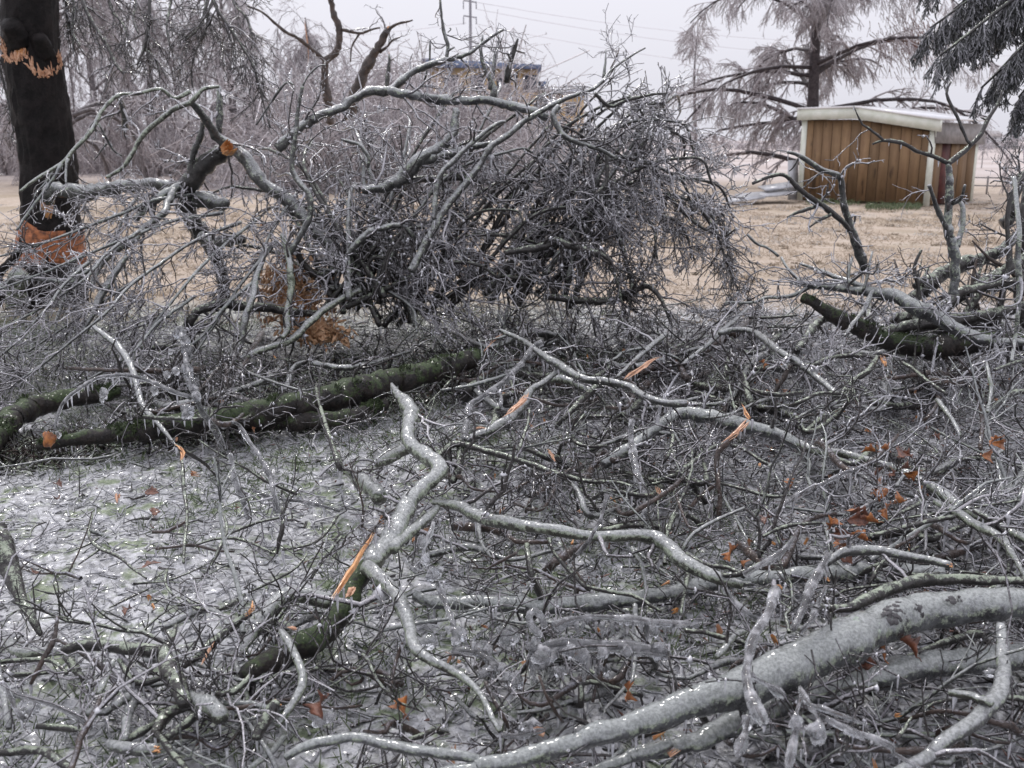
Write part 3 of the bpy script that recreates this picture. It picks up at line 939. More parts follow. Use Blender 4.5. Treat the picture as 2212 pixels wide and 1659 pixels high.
# small bare tree far off, and the line of ice-bowed trees beyond the lawn
st, _, _ = weeping_tree('bare_tree', 'small bare forked tree standing alone against the sky', foot(1497, 55), 7.2, 2.0, 16, 0.13, n2=6, n3=4, l2=1.0, l3=0.6, rt=0.016, droop=0.10, t0=0.35, ang=(20, 45))
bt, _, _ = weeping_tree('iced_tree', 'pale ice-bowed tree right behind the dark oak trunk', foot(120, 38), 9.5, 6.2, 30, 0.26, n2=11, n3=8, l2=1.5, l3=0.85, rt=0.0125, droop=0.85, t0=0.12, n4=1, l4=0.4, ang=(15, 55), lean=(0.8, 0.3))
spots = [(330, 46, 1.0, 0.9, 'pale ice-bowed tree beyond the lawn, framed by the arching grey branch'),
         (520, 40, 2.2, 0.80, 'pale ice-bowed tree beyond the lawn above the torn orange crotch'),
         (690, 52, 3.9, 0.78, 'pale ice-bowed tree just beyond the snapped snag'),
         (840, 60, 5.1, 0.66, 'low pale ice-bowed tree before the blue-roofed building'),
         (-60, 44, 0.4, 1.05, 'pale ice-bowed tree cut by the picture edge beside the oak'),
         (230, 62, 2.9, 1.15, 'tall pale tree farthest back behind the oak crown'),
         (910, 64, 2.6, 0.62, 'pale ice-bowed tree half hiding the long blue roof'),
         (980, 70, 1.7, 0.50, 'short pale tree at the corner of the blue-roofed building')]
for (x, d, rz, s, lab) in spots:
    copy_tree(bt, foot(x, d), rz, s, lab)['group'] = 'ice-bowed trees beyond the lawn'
bt['group'] = 'ice-bowed trees beyond the lawn'
# pale thicket at the foot of those trees
def thicket(name, x0, x1, d0, d1, n, h, mat, rt):
    P0 = []
    x = rng.uniform(x0, x1, n); d = rng.uniform(d0, d1, n)
    base = np.stack([(x - 1106) / F * d / CP, d, np.zeros(n)], -1)
    Pn = np.empty((n, 5, 3)); Pn[:, 0] = base
    q = unit(np.stack([rng.normal(0, 0.5, n), rng.normal(0, 0.5, n), np.ones(n)], -1))
    for i in range(1, 5):
        q = unit(q + 0.25 * rng.normal(0, 1, (n, 3)) - np.array([0, 0, 0.18]) * i)
        Pn[:, i] = Pn[:, i - 1] + q * (h * rng.uniform(0.4, 1.1, n) / 4)[:, None]
    Rn = np.full((n, 5), rt * 1.5)
    B, Rb = grow(Pn, Rn, 0, h * 0.35, (25, 70), count=7, k=4, bias=(0, 0, -1), bw=0.3, rmin=rt)
    C, Rc = grow(B, Rb, 0, h * 0.16, (25, 70), count=3, k=3, bias=(0, 0, -1), bw=0.3, rmin=rt)
    b = Bag(); b.tubes(Pn, Rn, 3); b.tubes(keep_above(B), Rb, 3); b.tubes(keep_above(C), Rc, 3)
    return tag(link(name, b.mesh(name, mat)), kind='stuff')
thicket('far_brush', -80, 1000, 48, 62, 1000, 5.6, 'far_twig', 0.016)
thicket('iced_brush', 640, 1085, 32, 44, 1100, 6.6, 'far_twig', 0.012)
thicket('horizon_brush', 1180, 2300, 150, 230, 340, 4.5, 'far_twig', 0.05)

# evergreen hanging into the frame at the upper right; its trunk stands outside the picture
def evergreen():
    base = np.array(foot(2440, 8.6))
    root = tag(link('evergreen_tree', None, base), 'dark evergreen whose iced boughs hang into the sky beyond the shed', 'tree')
    P = np.stack([np.array([0.06 * math.sin(t * 4), 0, 5.2 * t]) for t in np.linspace(0, 1, 12)])
    link('trunk', limb_bag(P, np.linspace(0.17, 0.06, 12), 10).mesh('trunk', 'trunk'), (0, 0, 0), root)
    fol = Bag()
    for (x, y, d, z0) in [(2010, 60, 8.6, 3.4), (2030, 120, 8.2, 3.2), (2120, 190, 8.4, 3.0), (2060, 20, 9.0, 3.6), (2180, 130, 8.0, 3.2), (2200, 210, 8.5, 2.9), (2130, 60, 8.8, 3.5), (2090, -30, 8.6, 3.7), (2240, 60, 8.4, 3.4), (2020, -60, 8.8, 3.9), (2240, 190, 8.8, 3.1)]:
        e = at_depth(x, y, d) - base
        s = np.array([0, 0, z0 - 0.1])
        mid = (s + e) / 2 + np.array([0, 0, 0.22])
        Q = spline([s, mid, e], 16)
        R = np.linspace(0.035, 0.008, 16)
        link('bough', limb_bag(Q, R, 6).mesh('bough', 'dark', origin=s), s, root)
        A, Ra = grow(Q[None], R[None], 0, 0.42, (25, 75), tmin=0.15, count=52, k=6, curl=0.12, bias=(0, 0, -1), bw=0.9, rmin=0.004)
        B, Rb = grow(A, Ra, 0, 0.15, (20, 60), count=17, k=3, curl=0.14, bias=(0, 0, -1), bw=0.8, rmin=0.0055)
        C, Rc = grow(B, Rb, 0, 0.055, (20, 60), count=3, k=2, curl=0.12, bias=(0, 0, -1), bw=0.3, rmin=0.005)
        fol.tubes(A, Ra, 3); fol.tubes(B, Rb, 3); fol.tubes(C, Rc, 3)
    tag(link('foliage', fol.mesh('foliage', 'needle'), (0, 0, 0), root), kind='stuff')
evergreen()

# the oak: black wet trunk with torn wounds
def oak():
    px = [(62, -160), (64, 0), (66, 100), (78, 167), (93, 267), (103, 333), (108, 433), (110, 550), (106, 655)]
    ww = [105, 106, 108, 112, 112, 110, 116, 138, 165]
    d = 10.0
    P = np.array([at_depth(x, y, d) for x, y in px])[::-1]
    P = spline(P, 40)
    P[0, 2] = -0.05
    R = np.interp(np.linspace(0, 1, 40), np.linspace(0, 1, len(ww)), ww[::-1]) * 0.5 * d / F * 0.97
    org = P[0].copy()
    root = tag(link('oak_tree', None, org), 'big dark wet oak trunk with orange torn wounds and iced drooping twigs', 'tree')
    bag = Bag()
    sides, n = 40, 40
    ph = np.arange(sides)[None, None, :] * 2 * math.pi / sides
    u = np.arange(n)[None, :, None]
    RR = np.repeat(R[None, :, None], sides, 2) * (1 + 0.03 * np.sin(7 * ph + 0.3 * u) + 0.05 * np.abs(np.sin(9 * ph - 0.21 * u)) + 0.03 * rng.normal(0, 1, (1, n, sides)))
    V, Q, _ = tubes((P - org)[None], RR, sides)
    bag.add(V, Q)
    link('trunk', bag.mesh('trunk', 'trunk'), (0, 0, 0), root)
    def surf(x, y, lift=0.0):
        """a point on the face of the trunk seen at this pixel"""
        q = at_depth(x, y, d)
        i = int(np.argmin(np.abs(P[:, 2] - q[2])))
        dx = q[0] - P[i, 0]
        dy = math.sqrt(max(R[i] ** 2 - dx * dx, 0.0004))
        return np.array([q[0], d - dy - lift, q[2]]) - org
    def shard_rim(pts, w, name, mat, lab=None, seedn=70):
        b = Bag()
        px_ = spline(np.array([(x, y, 0) for x, y in pts]), seedn)
        for (x, y, _) in px_:
            x += rng.normal(0, w * 0.28); y += rng.normal(0, w * 0.28)
            c = surf(x, y, 0.004)
            e = c + np.array([rng.normal(0, 0.02), -0.035 * rng.random(), rng.uniform(-0.02, 0.07) + 0.07 * (rng.random() < .2)])
            b.tubes(np.stack([c - np.array([rng.normal(0, .01), 0, rng.uniform(0.0, 0.03)]), (c + e) / 2, e])[None], np.array([[0.008, 0.011, 0.002]]) * rng.uniform(0.5, 1.3), 5)
        o = link(name, b.mesh(name, mat, smooth=False), (0, 0, 0), root)
        if lab: o['label'] = lab
    shard_rim([(34, 105), (38, 128), (52, 136), (66, 132), (78, 124), (88, 128)], 9, 'torn_wound', 'pale_wood', 'upper torn wound, pale orange', 110)
    shard_rim([(62, 112), (70, 116), (80, 122)], 6, 'torn_wound', 'wood', None, 22)
    shard_rim([(94, 148), (100, 160), (112, 164), (126, 160), (131, 146), (128, 126)], 8, 'torn_wound', 'pale_wood', 'lower torn wound, pale orange', 90)
    # dark stubs standing in the wounds
    for (x, y, r, ln) in [(62, 96, 0.13, 0.22), (110, 122, 0.10, 0.2)]:
        s = surf(x, y, -0.06)
        e = s + np.array([0.0, -ln * 0.6, 0.16])
        Q = spline([s, (s + e) / 2, e], 8)
        link('stub', limb_bag(Q, np.linspace(r, r * 0.7, 8), 10).mesh('stub', 'trunk', origin=s), s, root)
    # rotten rust-brown band where the bark is off near the foot
    b = Bag()
    z0, z1 = at_depth(106, 566, d)[2], at_depth(106, 488, d)[2]
    m, sd = 26, 64
    zz = np.linspace(z0, z1, m)
    ii_ = np.array([int(np.argmin(np.abs(P[:, 2] - z))) for z in zz])
    C = P[ii_] - org; C[:, 2] = zz - org[2]
    a_ = np.arange(sd) * 2 * math.pi / sd
    g_ = fbm(np.cos(a_)[None] * 4 + 9, np.sin(a_)[None] * 4 + zz[:, None] * 9, 41, 4) - 0.5
    edge = np.minimum((zz - z0) / 0.07, (z1 - zz) / 0.10).clip(0, 1)[:, None]
    keep_ = (fbm(np.cos(a_)[None] * 2.2, np.sin(a_)[None] * 2.2 + zz[:, None] * 3, 43, 3) * 0.9 + edge * 0.5 > 0.55)
    RB = (np.interp(zz, P[:, 2], R) * 1.07)[:, None] * (1 + 0.10 * g_) + np.where(keep_, 0.004, -0.06)
    V, Q, _ = tubes(C[None], RB[None], sd)
    b.add(V, Q)
    link('rotten_bark', b.mesh('rotten_bark', 'rust_wood'), (0, 0, 0), root)
    # drooping branches of its crown, seen against the pale trees
    strands = []
    T = '00'
    for (s, w, dd) in [('530,-60 530,0 600,150 690,290 740,400 800,480', (26, 18), (9.6, 9.2)),
                   ('990,-60 970,0 960,180 930,320 890,420', (30, 16), (9.3, 9.0)),
                   ('930,310 1010,390 1040,510', (18, 10), (9.1, 9.0)),
                   ('1350,-60 1330,50 1290,180 1190,270', (18, 12), (9.5, 9.2)),
                   ('1380,0 1350,80 1330,210 1270,330 1240,460 1250,570', (18, 10), (9.5, 9.3)),
                   ('1360,-60 1400,50 1500,200 1580,320 1650,450 1700,640 1750,830', (22, 12), (9.2, 8.8)),
                   ('420,-60 430,40 440,160 470,240 480,330', (30, 14), (10.6, 10.4)),
                   ('700,-80 720,60 800,160 830,260', (22, 10), (9.9, 9.6)),
                   ('1120,-80 1100,60 1080,160 1100,300', (22, 10), (10.2, 9.8)),
                   ('1500,-80 1520,30 1600,120 1640,260', (20, 10), (10.2, 9.8)),
                   ('40,-60 20,200 40,420 80,640 60,800', (22, 12), (11.2, 11.0)),
                   ('-60,300 20,520 60,700 90,860', (22, 12), (10.4, 10.2)),
                   ('460,-80 480,60 470,200 520,300', (22, 12), (10.6, 10.2)),
                   ('860,-80 880,40 860,120 900,220', (22, 12), (10.8, 10.4))]:
        Pp, Rp = limb_path(T, s, w, ('d', *dd))
        strands.append((Pp, Rp))
        link('drooping_branch', limb_bag(Pp, Rp, 6).mesh('drooping_branch', 'dark', origin=Pp[0]), Pp[0] - org, root)
    bg = twigs_for(strands, 'hang', (0.15, 0, -1), 0.30, tmin=0.0, mult=1.8)
    tag(link('twigs', bg.mesh('twigs', 'twig_dark', origin=org), (0, 0, 0), root), kind='stuff')
    # the limb that snapped off and still leans on the trunk
    return root
oak()

# ------------------------------------------------------------------ shed
def prism(name, quad, depth_vec, mat, parent, org, smooth=False):
    """a flat plate: four corners pushed back along depth_vec"""
    q = np.asarray(quad, float) - org
    V = np.vstack([q, q + np.asarray(depth_vec)])
    Q = [(0, 1, 2, 3), (7, 6, 5, 4), (0, 4, 5, 1), (1, 5, 6, 2), (2, 6, 7, 3), (3, 7, 4, 0)]
    c = V.mean(0)
    return link(name, mesh_np(name, V - c, Q, None, mat, None, smooth), c, parent)
def siding_mat():
    m, n, l = new_mat('board_paint')
    out = N(n, 'ShaderNodeOutputMaterial'); p = N(n, 'ShaderNodeBsdfPrincipled'); l.new(p.outputs[0], out.inputs[0])
    v = coords(n, l)
    mp = N(n, 'ShaderNodeMapping'); mp.inputs['Scale'].default_value = (1, 1, 0.12); l.new(v, mp.inputs[0])
    f = noise(n, l, mp.outputs[0], 9, 5, 0.6)
    g2 = noise(n, l, v, 3.5, 4, 0.6)
    mp2 = N(n, 'ShaderNodeMapping'); mp2.inputs['Scale'].default_value = (1, 1, 0.3); l.new(v, mp2.inputs[0])
    st = noise(n, l, mp2.outputs[0], 4.0, 3, 0.5)
    col = mixc(n, l, ramp(n, l, f, 0.3, 0.7), (0.165, 0.10, 0.05), (0.235, 0.148, 0.078))
    col = mixc(n, l, ramp(n, l, g2, 0.35, 0.7, 0, 0.5), col, (0.165, 0.095, 0.052))
    col = mixc(n, l, ramp(n, l, st, 0.63, 0.72, 0, 0.75), col, (0.05, 0.03, 0.018))
    oi = N(n, 'ShaderNodeObjectInfo')
    hs = N(n, 'ShaderNodeHueSaturation')
    l.new(ramp(n, l, oi.outputs['Random'], 0.0, 1.0, 0.78, 1.18), hs.inputs['Value'])
    l.new(col, hs.inputs['Color'])
    l.new(hs.outputs['Color'], p.inputs['Base Color']); p.inputs['Roughness'].default_value = 0.75
    return m
SID = siding_mat()
TRIM = simple('trim_paint', (0.60, 0.63, 0.55), (0.70, 0.72, 0.66), 6, 0.6, 0.0, 0.1)
FROST = simple('roof_frost', (0.70, 0.70, 0.72), (0.80, 0.80, 0.82), 30, 0.5, 0.3, 0.5)
DARKIN = simple('shed_inside', (0.03, 0.018, 0.014), (0.06, 0.03, 0.02), 5, 0.9)
GREYM = simple('grey_panel', (0.20, 0.19, 0.19), (0.30, 0.285, 0.29), 6, 0.6)
GREYP = simple('weathered_metal', (0.28, 0.285, 0.31), (0.46, 0.465, 0.49), 8, 0.45, 0.3)
RED = simple('red_door', (0.05, 0.012, 0.012), (0.10, 0.025, 0.022), 6, 0.7)
def shed():
    def corner(x, d):  # foot of a wall corner
        q = at_depth(x, 340, d); return np.array([q[0], d, 0.0])
    FL, FR, BR = corner(1735, 27.5), corner(2012, 25.0), corner(2099, 26.9)
    zl = at_depth(1735, 257, 27.5)[2]; zr = at_depth(2012, 282, 25.0)[2]
    zr_b = zr
    org = (FL + FR) / 2
    root = tag(link('shed', None, org), 'brown board shed with cream trim standing on the tan lawn', 'shed')
    along = unit(FR - FL); inward = unit(np.array([-along[1], along[0], 0.0]))
    if inward[1] < 0: inward = -inward
    W = np.linalg.norm(FR - FL)
    ridge = 0.42
    zk = at_depth(1735 + 0.42 * 277, 254, 26.4)[2]
    def top(t):
        return zl + (zk - zl) * t / ridge if t < ridge else zk + (zr - zk) * (t - ridge) / (1 - ridge)
    P = lambda t, z, o=0.0: FL + along * W * t + inward * o + np.array([0, 0, z])
    BLv = inward * np.linalg.norm(BR - FR)
    # dark backing wall, boards proud of it
    prism('wall', [P(0, 0), P(1, 0), P(1, top(1)), P(0, top(0))], inward * 0.05, DARKIN, root, org)
    nb = 13
    for i in range(nb):
        a, b = i / nb + 0.0022, (i + 1) / nb - 0.0022
        o = -0.022 - 0.006 * rng.random()
        zb = 0.03 + 0.03 * rng.random()
        prism('board', [P(a, zb, o), P(b, zb, o), P(b, top(b) - 0.04, o), P(a, top(a) - 0.04, o)], inward * (0.02 - 0.002), SID, root, org)
    # corner posts and the deep cream fascia of the low gable
    for t in (0.0, 1.0):
        a, b = t - 0.022, t + 0.022
        prism('corner_post', [P(a, 0.0, -0.05), P(b, 0.0, -0.05), P(b, top(t), -0.05), P(a, top(t), -0.05)], inward * 0.026, TRIM, root, org)
    h = 0.24
    for (a, b) in ((-0.05, ridge), (ridge, 1.06)):
        za, zb = top(max(a, 0)), top(min(b, 1))
        f_ = prism('fascia', [P(a, za - 0.03, -0.16), P(b, zb - 0.03, -0.16), P(b, zb + h, -0.16), P(a, za + h, -0.16)], inward * 0.10, TRIM, root, org)
        prism('roof', [P(a, za + h + 0.003, -0.19), P(b, zb + h + 0.003, -0.19), P(b, zb + h + 0.05, -0.19), P(a, za + h + 0.05, -0.19)], BLv + inward * 0.3, FROST, root, org)
    # side wall that faces away to the right
    SL = np.linalg.norm(BR - FR)
    S = lambda t, z, o=0.0: FR + inward * SL * t + along * o + np.array([0, 0, z])
    prism('wall', [S(0.01, 0), S(1, 0), S(1, zr), S(0.01, zr)], -along * 0.05, DARKIN, root, org)
    for i in range(5):
        if i == 1: continue
        a, b = i / 5 + 0.008, (i + 1) / 5 - 0.008
        prism('board', [S(a, 0.03, 0.024), S(b, 0.03, 0.024), S(b, zr - 0.28, 0.024), S(a, zr - 0.28, 0.024)], -along * 0.02, SID, root, org)
    prism('door', [S(0.21, 0.03, 0.01), S(0.39, 0.03, 0.01), S(0.39, zr - 0.3, 0.01), S(0.21, zr - 0.3, 0.01)], -along * 0.008, RED, root, org)
    prism('corner_post', [S(0.97, 0, 0.03), S(1.03, 0, 0.03), S(1.03, zr - 0.1, 0.03), S(0.97, zr - 0.1, 0.03)], -along * 0.02, TRIM, root, org)
    prism('eave_panel', [S(-0.02, zr - 0.30, 0.10), S(1.12, zr - 0.34, 0.10), S(1.12, zr + 0.18, 0.02), S(-0.02, zr + 0.20, 0.02)], -along * 0.03, GREYM, root, org)
    # blanking wall behind so that the shed is a closed box
    prism('wall', [P(0, 0, SL), P(1, 0, SL), P(1, top(1), SL), P(0, top(0), SL)], inward * 0.04, SID, root, org)
    prism('wall', [P(-0.005, 0, 0.06), P(-0.005, 0, SL), P(-0.005, zl, SL), P(-0.005, zl, 0.06)], along * 0.02, SID, root, org)
    # pale panel and iced sheets beside it
    q = at_depth(1716, 390, 27.6); q[2] = 0
    pn = link('leaning_sheet', mesh_np('metal_panel', [(-.14, 0, 0), (.14, 0, 0), (.14, .25, 1.05), (-.14, .25, 1.05), (-.14, .03, 0), (.14, .03, 0), (.14, .28, 1.05), (-.14, .28, 1.05)],
              [(0, 1, 2, 3), (7, 6, 5, 4), (0, 4, 5, 1), (1, 5, 6, 2), (2, 6, 7, 3), (3, 7, 4, 0)], None, GREYP, None, False), q)
    tag(pn, 'pale grey panel leaning against the end of the brown shed', 'panel')
    # low stack of sheets under ice
    for (x0, x1, y, d, z, lab) in [(1572, 1650, 421, 26.0, 0.05, 'long iced sheet lying lowest on the lawn beside the shed'), (1600, 1715, 416, 26.5, 0.12, 'iced sheet tilted up towards the shed, lying on another'), (1650, 1722, 404, 27.0, 0.30, 'short iced board topmost beside the shed corner')]:
        a, b = at_depth(x0, 340, d), at_depth(x1, 340, d)
        c = (a + b) / 2; w = (b[0] - a[0]) / 2
        o = link('metal_sheet', mesh_np('metal_sheet', [(-w, -.5, -.02), (w, -.4, .10), (w, .5, .16), (-w, .5, .03), (-w, -.5, 0.02), (w, -.4, .14), (w, .5, .2), (-w, .5, .07)],
                 [(0, 3, 2, 1), (4, 5, 6, 7), (0, 1, 5, 4), (1, 2, 6, 5), (2, 3, 7, 6), (3, 0, 4, 7)], None, GREYP, None, False), (c[0], d, z))
        tag(o, lab, 'sheet', 'iced sheets stacked beside the shed')
    # low pipe fence beyond
    f0, f1 = at_depth(2090, 340, 31), at_depth(2330, 340, 30)
    fr = tag(link('pipe_fence', None, (f0[0], f0[1], 0)), 'low grey pipe fence crossing the lawn beyond the shed', 'fence')
    for z in (0.48, 0.24):
        Pp = np.array([[0, 0, z], [f1[0] - f0[0], f1[1] - f0[1], z - 0.02]])
        link('rail', limb_bag(spline(Pp, 8), np.full(8, 0.022), 6).mesh('rail', GREYM), (0, 0, 0), fr)
    for t in np.linspace(0.02, 0.98, 6):
        x, y = (f1[0] - f0[0]) * t, (f1[1] - f0[1]) * t
        link('post', limb_bag(np.array([[0, 0, -0.05], [0, 0, 0.25], [0, 0, 0.52]]), np.full(3, 0.028), 6).mesh('post', GREYM), (x, y, 0), fr)
    # wire fence with thin posts far out
    f0, f1 = at_depth(1500, 330, 62), at_depth(2330, 330, 58)
    fr = tag(link('wire_fence', None, (f0[0], f0[1], 0)), 'far thin wire fence on posts in front of the frosty field', 'fence')
    for z in (0.5, 0.9, 1.25):
        Pp = np.array([[0, 0, z], [f1[0] - f0[0], f1[1] - f0[1], z]])
        link('wire', limb_bag(spline(Pp, 4), np.full(4, 0.012), 4).mesh('wire', GREYM), (0, 0, 0), fr)
    pm = limb_bag(np.array([[0, 0, -0.05], [0, 0, 0.7], [0, 0, 1.35]]), np.full(3, 0.03), 5).mesh('post', GREYM)
    for t in np.linspace(0.01, 0.99, 14):
        link('post', pm, ((f1[0] - f0[0]) * t, (f1[1] - f0[1]) * t, 0), fr)
shed()
# grass tuft at the foot of the shed
def tuft(x0, x1, y, n, name, lab):
    b = Bag()
    c = at_height((x0 + x1) / 2, y, 0.0)
    P = []
    for i in range(n):
        q = at_height(rng.uniform(x0, x1), y + rng.normal(0, 3), 0.0) - c
        P.append([q, q + np.array([rng.normal(0, .03), rng.normal(0, .03), .06]), q + np.array([rng.normal(0, .07), rng.normal(0, .07), .12 * rng.random() + .03])])
    b.tubes(np.array(P), np.full((n, 3), 0.008) * np.array([1, .8, .3]), 3)
    tag(link(name, b.mesh(name, 'green'), c), kind='stuff')
tuft(1870, 1990, 449, 420, 'green_weeds', '')
tuft(1740, 1860, 440, 160, 'green_weeds', '')

# ------------------------------------------------------------------ far buildings, pylon, wires
WALL = simple('ochre_wall', (0.48, 0.33, 0.17), (0.55, 0.39, 0.21), 1.5, 0.8)
BLUE = simple('blue_roof', (0.10, 0.14, 0.24), (0.14, 0.185, 0.30), 1, 0.5)
GLASS = simple('dark_window', (0.04, 0.05, 0.07), (0.07, 0.08, 0.10), 1, 0.2)
WHITE = simple('white_wall', (0.62, 0.62, 0.63), (0.7, 0.7, 0.71), 1, 0.8)
def box(name, lo, hi, mat, parent=None, org=np.zeros(3)):
    lo, hi = np.minimum(lo, hi), np.maximum(lo, hi)
    x0, y0, z0 = lo; x1, y1, z1 = hi
    return prism(name, [(x0, y0, z0), (x1, y0, z0), (x1, y0, z1), (x0, y0, z1)], (0, y1 - y0, 0), mat, parent, org)
def building():
    d = 75.0
    a, b = at_depth(930, 200, d), at_depth(1160, 200, d)
    zt = at_depth(1030, 146, d)[2]
    o = np.array([a[0], d, 0])
    root = tag(link('blue_roofed_building', None, o), 'ochre building with a long blue roof far beyond the brush', 'building')
    w = b[0] - a[0]
    box('wall', (0, 0, 0), (w, 12, zt), WALL, root)
    zl, zr_ = at_depth(930, 127, d)[2], at_depth(1160, 141, d)[2]
    prism('roof', [(-0.5, -0.6, zt + .005), (w + 0.3, -0.6, zt - 0.12), (w + 0.3, -0.6, zr_), (-0.5, -0.6, zl)], (0, 13.2, 0), BLUE, root, np.zeros(3))
    box('downpipe', (w - 1.55, -0.12, 0), (w - 1.40, -0.004, zt - 0.3), GLASS, root)
    for i in range(4):
        x = 1.0 + i * 1.9
        box('window', (x, -0.05, zt - 1.7), (x + 1.0, -0.004, zt - 0.5), GLASS, root)
    a2, b2 = at_depth(1160, 200, 82), at_depth(1262, 200, 82)
    r2 = tag(link('low_building', None, (a2[0], 82, 0)), 'low ochre building with a small blue roof beside the long blue-roofed one', 'building')
    z2 = at_depth(1200, 203, 82)[2]
    w2 = b2[0] - a2[0]
    box('wall', (0, 0, 0), (w2, 8, z2), WALL, r2)
    box('roof', (-0.2, -0.3, z2 + .004), (w2 + .2, 8.3, z2 + 0.35), simple('grey_roof', (0.35, 0.36, 0.4), (0.42, 0.43, 0.47), 1), r2)
    box('dormer', (0.1, -0.2, z2 + .36), (0.7, 2, z2 + 0.95), BLUE, r2)
    for i in range(2):
        box('window', (0.8 + i * 1.5, -0.05, z2 - 1.6), (1.6 + i * 1.5, -0.004, z2 - 0.6), GLASS, r2)
    # two more roofs on the skyline
    for (x0, x1, yt, d3, mat, lab) in [(2122, 2165, 282, 190, WHITE, 'distant white building at the edge of the frosty field')]:
        a3, b3 = at_depth(x0, yt, d3), at_depth(x1, yt, d3)
        w3 = b3[0] - a3[0]
        r3 = tag(link('distant_building', None, (a3[0], d3, 0)), lab, 'building')
        box('wall', (0, 0, 0), (w3, 10, a3[2] - 1.0), mat, r3)
        prism('roof', [(-.3, -.4, a3[2] - .996), (w3 + .3, -.4, a3[2] - .996), (w3 - .8, -.4, a3[2]), (.8, -.4, a3[2])], (0, 10.8, 0), simple('pale_roof', (0.5, 0.48, 0.47), (0.58, 0.56, 0.56), 1), r3, np.zeros(3))
        for i in range(2):
            box('window', (w3 * (0.2 + 0.4 * i), -.05, a3[2] - 2.2), (w3 * (0.35 + 0.4 * i), -.004, a3[2] - 1.3), GLASS, r3)
building()
PYL = simple('pylon_steel', (0.22, 0.22, 0.25), (0.30, 0.30, 0.33), 1, 0.6)
def pylon():
    d = 110.0
    q = at_depth(1019, 340, d)
    H = at_depth(1022, -90, d)[2]
    root = tag(link('transmission_pole', None, (q[0], d, 0)), 'tall thin steel transmission pole with short crossarms against the sky', 'pole')
    P = np.array([[0, 0, z] for z in np.linspace(0, H, 8)])
    link('mast', limb_bag(P, np.linspace(0.20, 0.12, 8), 8).mesh('mast', PYL), (0, 0, 0), root)
    s = d / F
    for y, lo in ((36, -14), (3, -10), (-40, -14)):
        z = at_depth(1019, y, d)[2]
        Pp = np.array([[-14 * s, 0, z + .1], [0, 0, z], [12 * s, 0, z - .1]])
        link('crossarm', limb_bag(spline(Pp, 6), np.full(6, 0.07), 6).mesh('crossarm', PYL), (0, 0, 0), root)
        for sx in (-14 * s, 12 * s):
            Pp = np.array([[sx, 0, z], [sx, 0, z - .3], [sx, 0, z - 0.75]])
            link('insulator', limb_bag(Pp, np.full(3, 0.06), 6).mesh('insulator', PYL), (0, 0, 0), root)
    wm = simple('wire_grey', (0.66, 0.66, 0.69), (0.70, 0.70, 0.73), 1)
    labs = ['lowest power line falling from the pole towards the shed tree', 'power line just under the topmost seen crossing the pale sky', 'topmost power line crossing the pale sky', 'faint power line running off behind the snapped snag']
    for (x0, y0, x1, y1, d0, d1), lab in zip([(1031, 52, 2400, 150, 110, 150), (1031, 20, 2400, 100, 110, 150), (1031, 5, 2400, 60, 110, 150), (1007, 50, -200, 20, 110, 150)], labs):
        a, b = at_depth(x0, y0, d0), at_depth(x1, y1, d1)
        P = np.stack([a + (b - a) * t - np.array([0, 0, 3.0 * 4 * t * (1 - t)]) for t in np.linspace(0, 1, 16)])
        o = link('power_line', limb_bag(P, np.full(16, 0.03), 4).mesh('power_line', wm, origin=a), a)
        tag(o, lab, 'power line', 'power lines across the sky')
pylon()
# evergreens at the far edge of the field
def far_evergreen(x, d, h, lab):
    base = foot(x, d)
    root = tag(link('evergreen_tree', None, base), lab, 'tree', 'distant evergreens along the field')
    P = np.array([[0, 0, z] for z in np.linspace(0, h, 6)])
    link('trunk', limb_bag(P, np.linspace(0.2, 0.05, 6), 6).mesh('trunk', 'trunk'), (0, 0, 0), root)
    A, Ra = grow(P[None], np.full((1, 6), .2), 0, h * 0.24, (60, 95), tmin=0.06, count=150, k=4, bias=(0, 0, -.3), bw=.3, rmin=0.05)
    B, Rb = grow(A, Ra, 0, h * 0.10, (20, 60), count=7, k=3, bias=(0, 0, -.3), bw=.3, rmin=0.06)
    b = Bag(); b.tubes(A, Ra, 3); b.tubes(B, Rb, 3)
    tag(link('crown', b.mesh('crown', simple('far_green', (0.10, 0.12, 0.125), (0.19, 0.21, 0.22), 2)), (0, 0, 0), root), kind='stuff')
far_evergreen(2185, 170, 5.0, 'distant dark evergreen just past the white building')
far_evergreen(2232, 165, 4.2, 'distant dark evergreen nearest the picture edge')
far_evergreen(2105, 180, 3.6, 'distant dark evergreen peeping out above the shed eave')


# ------------------------------------------------------------------ the fallen crown beyond the mossy log
D = lambda *v: ('d', *v)
H = lambda *v: ('h', *v)
def dpx(s):
    return [tuple(float(c) for c in p.split(',')) for p in s.split()]

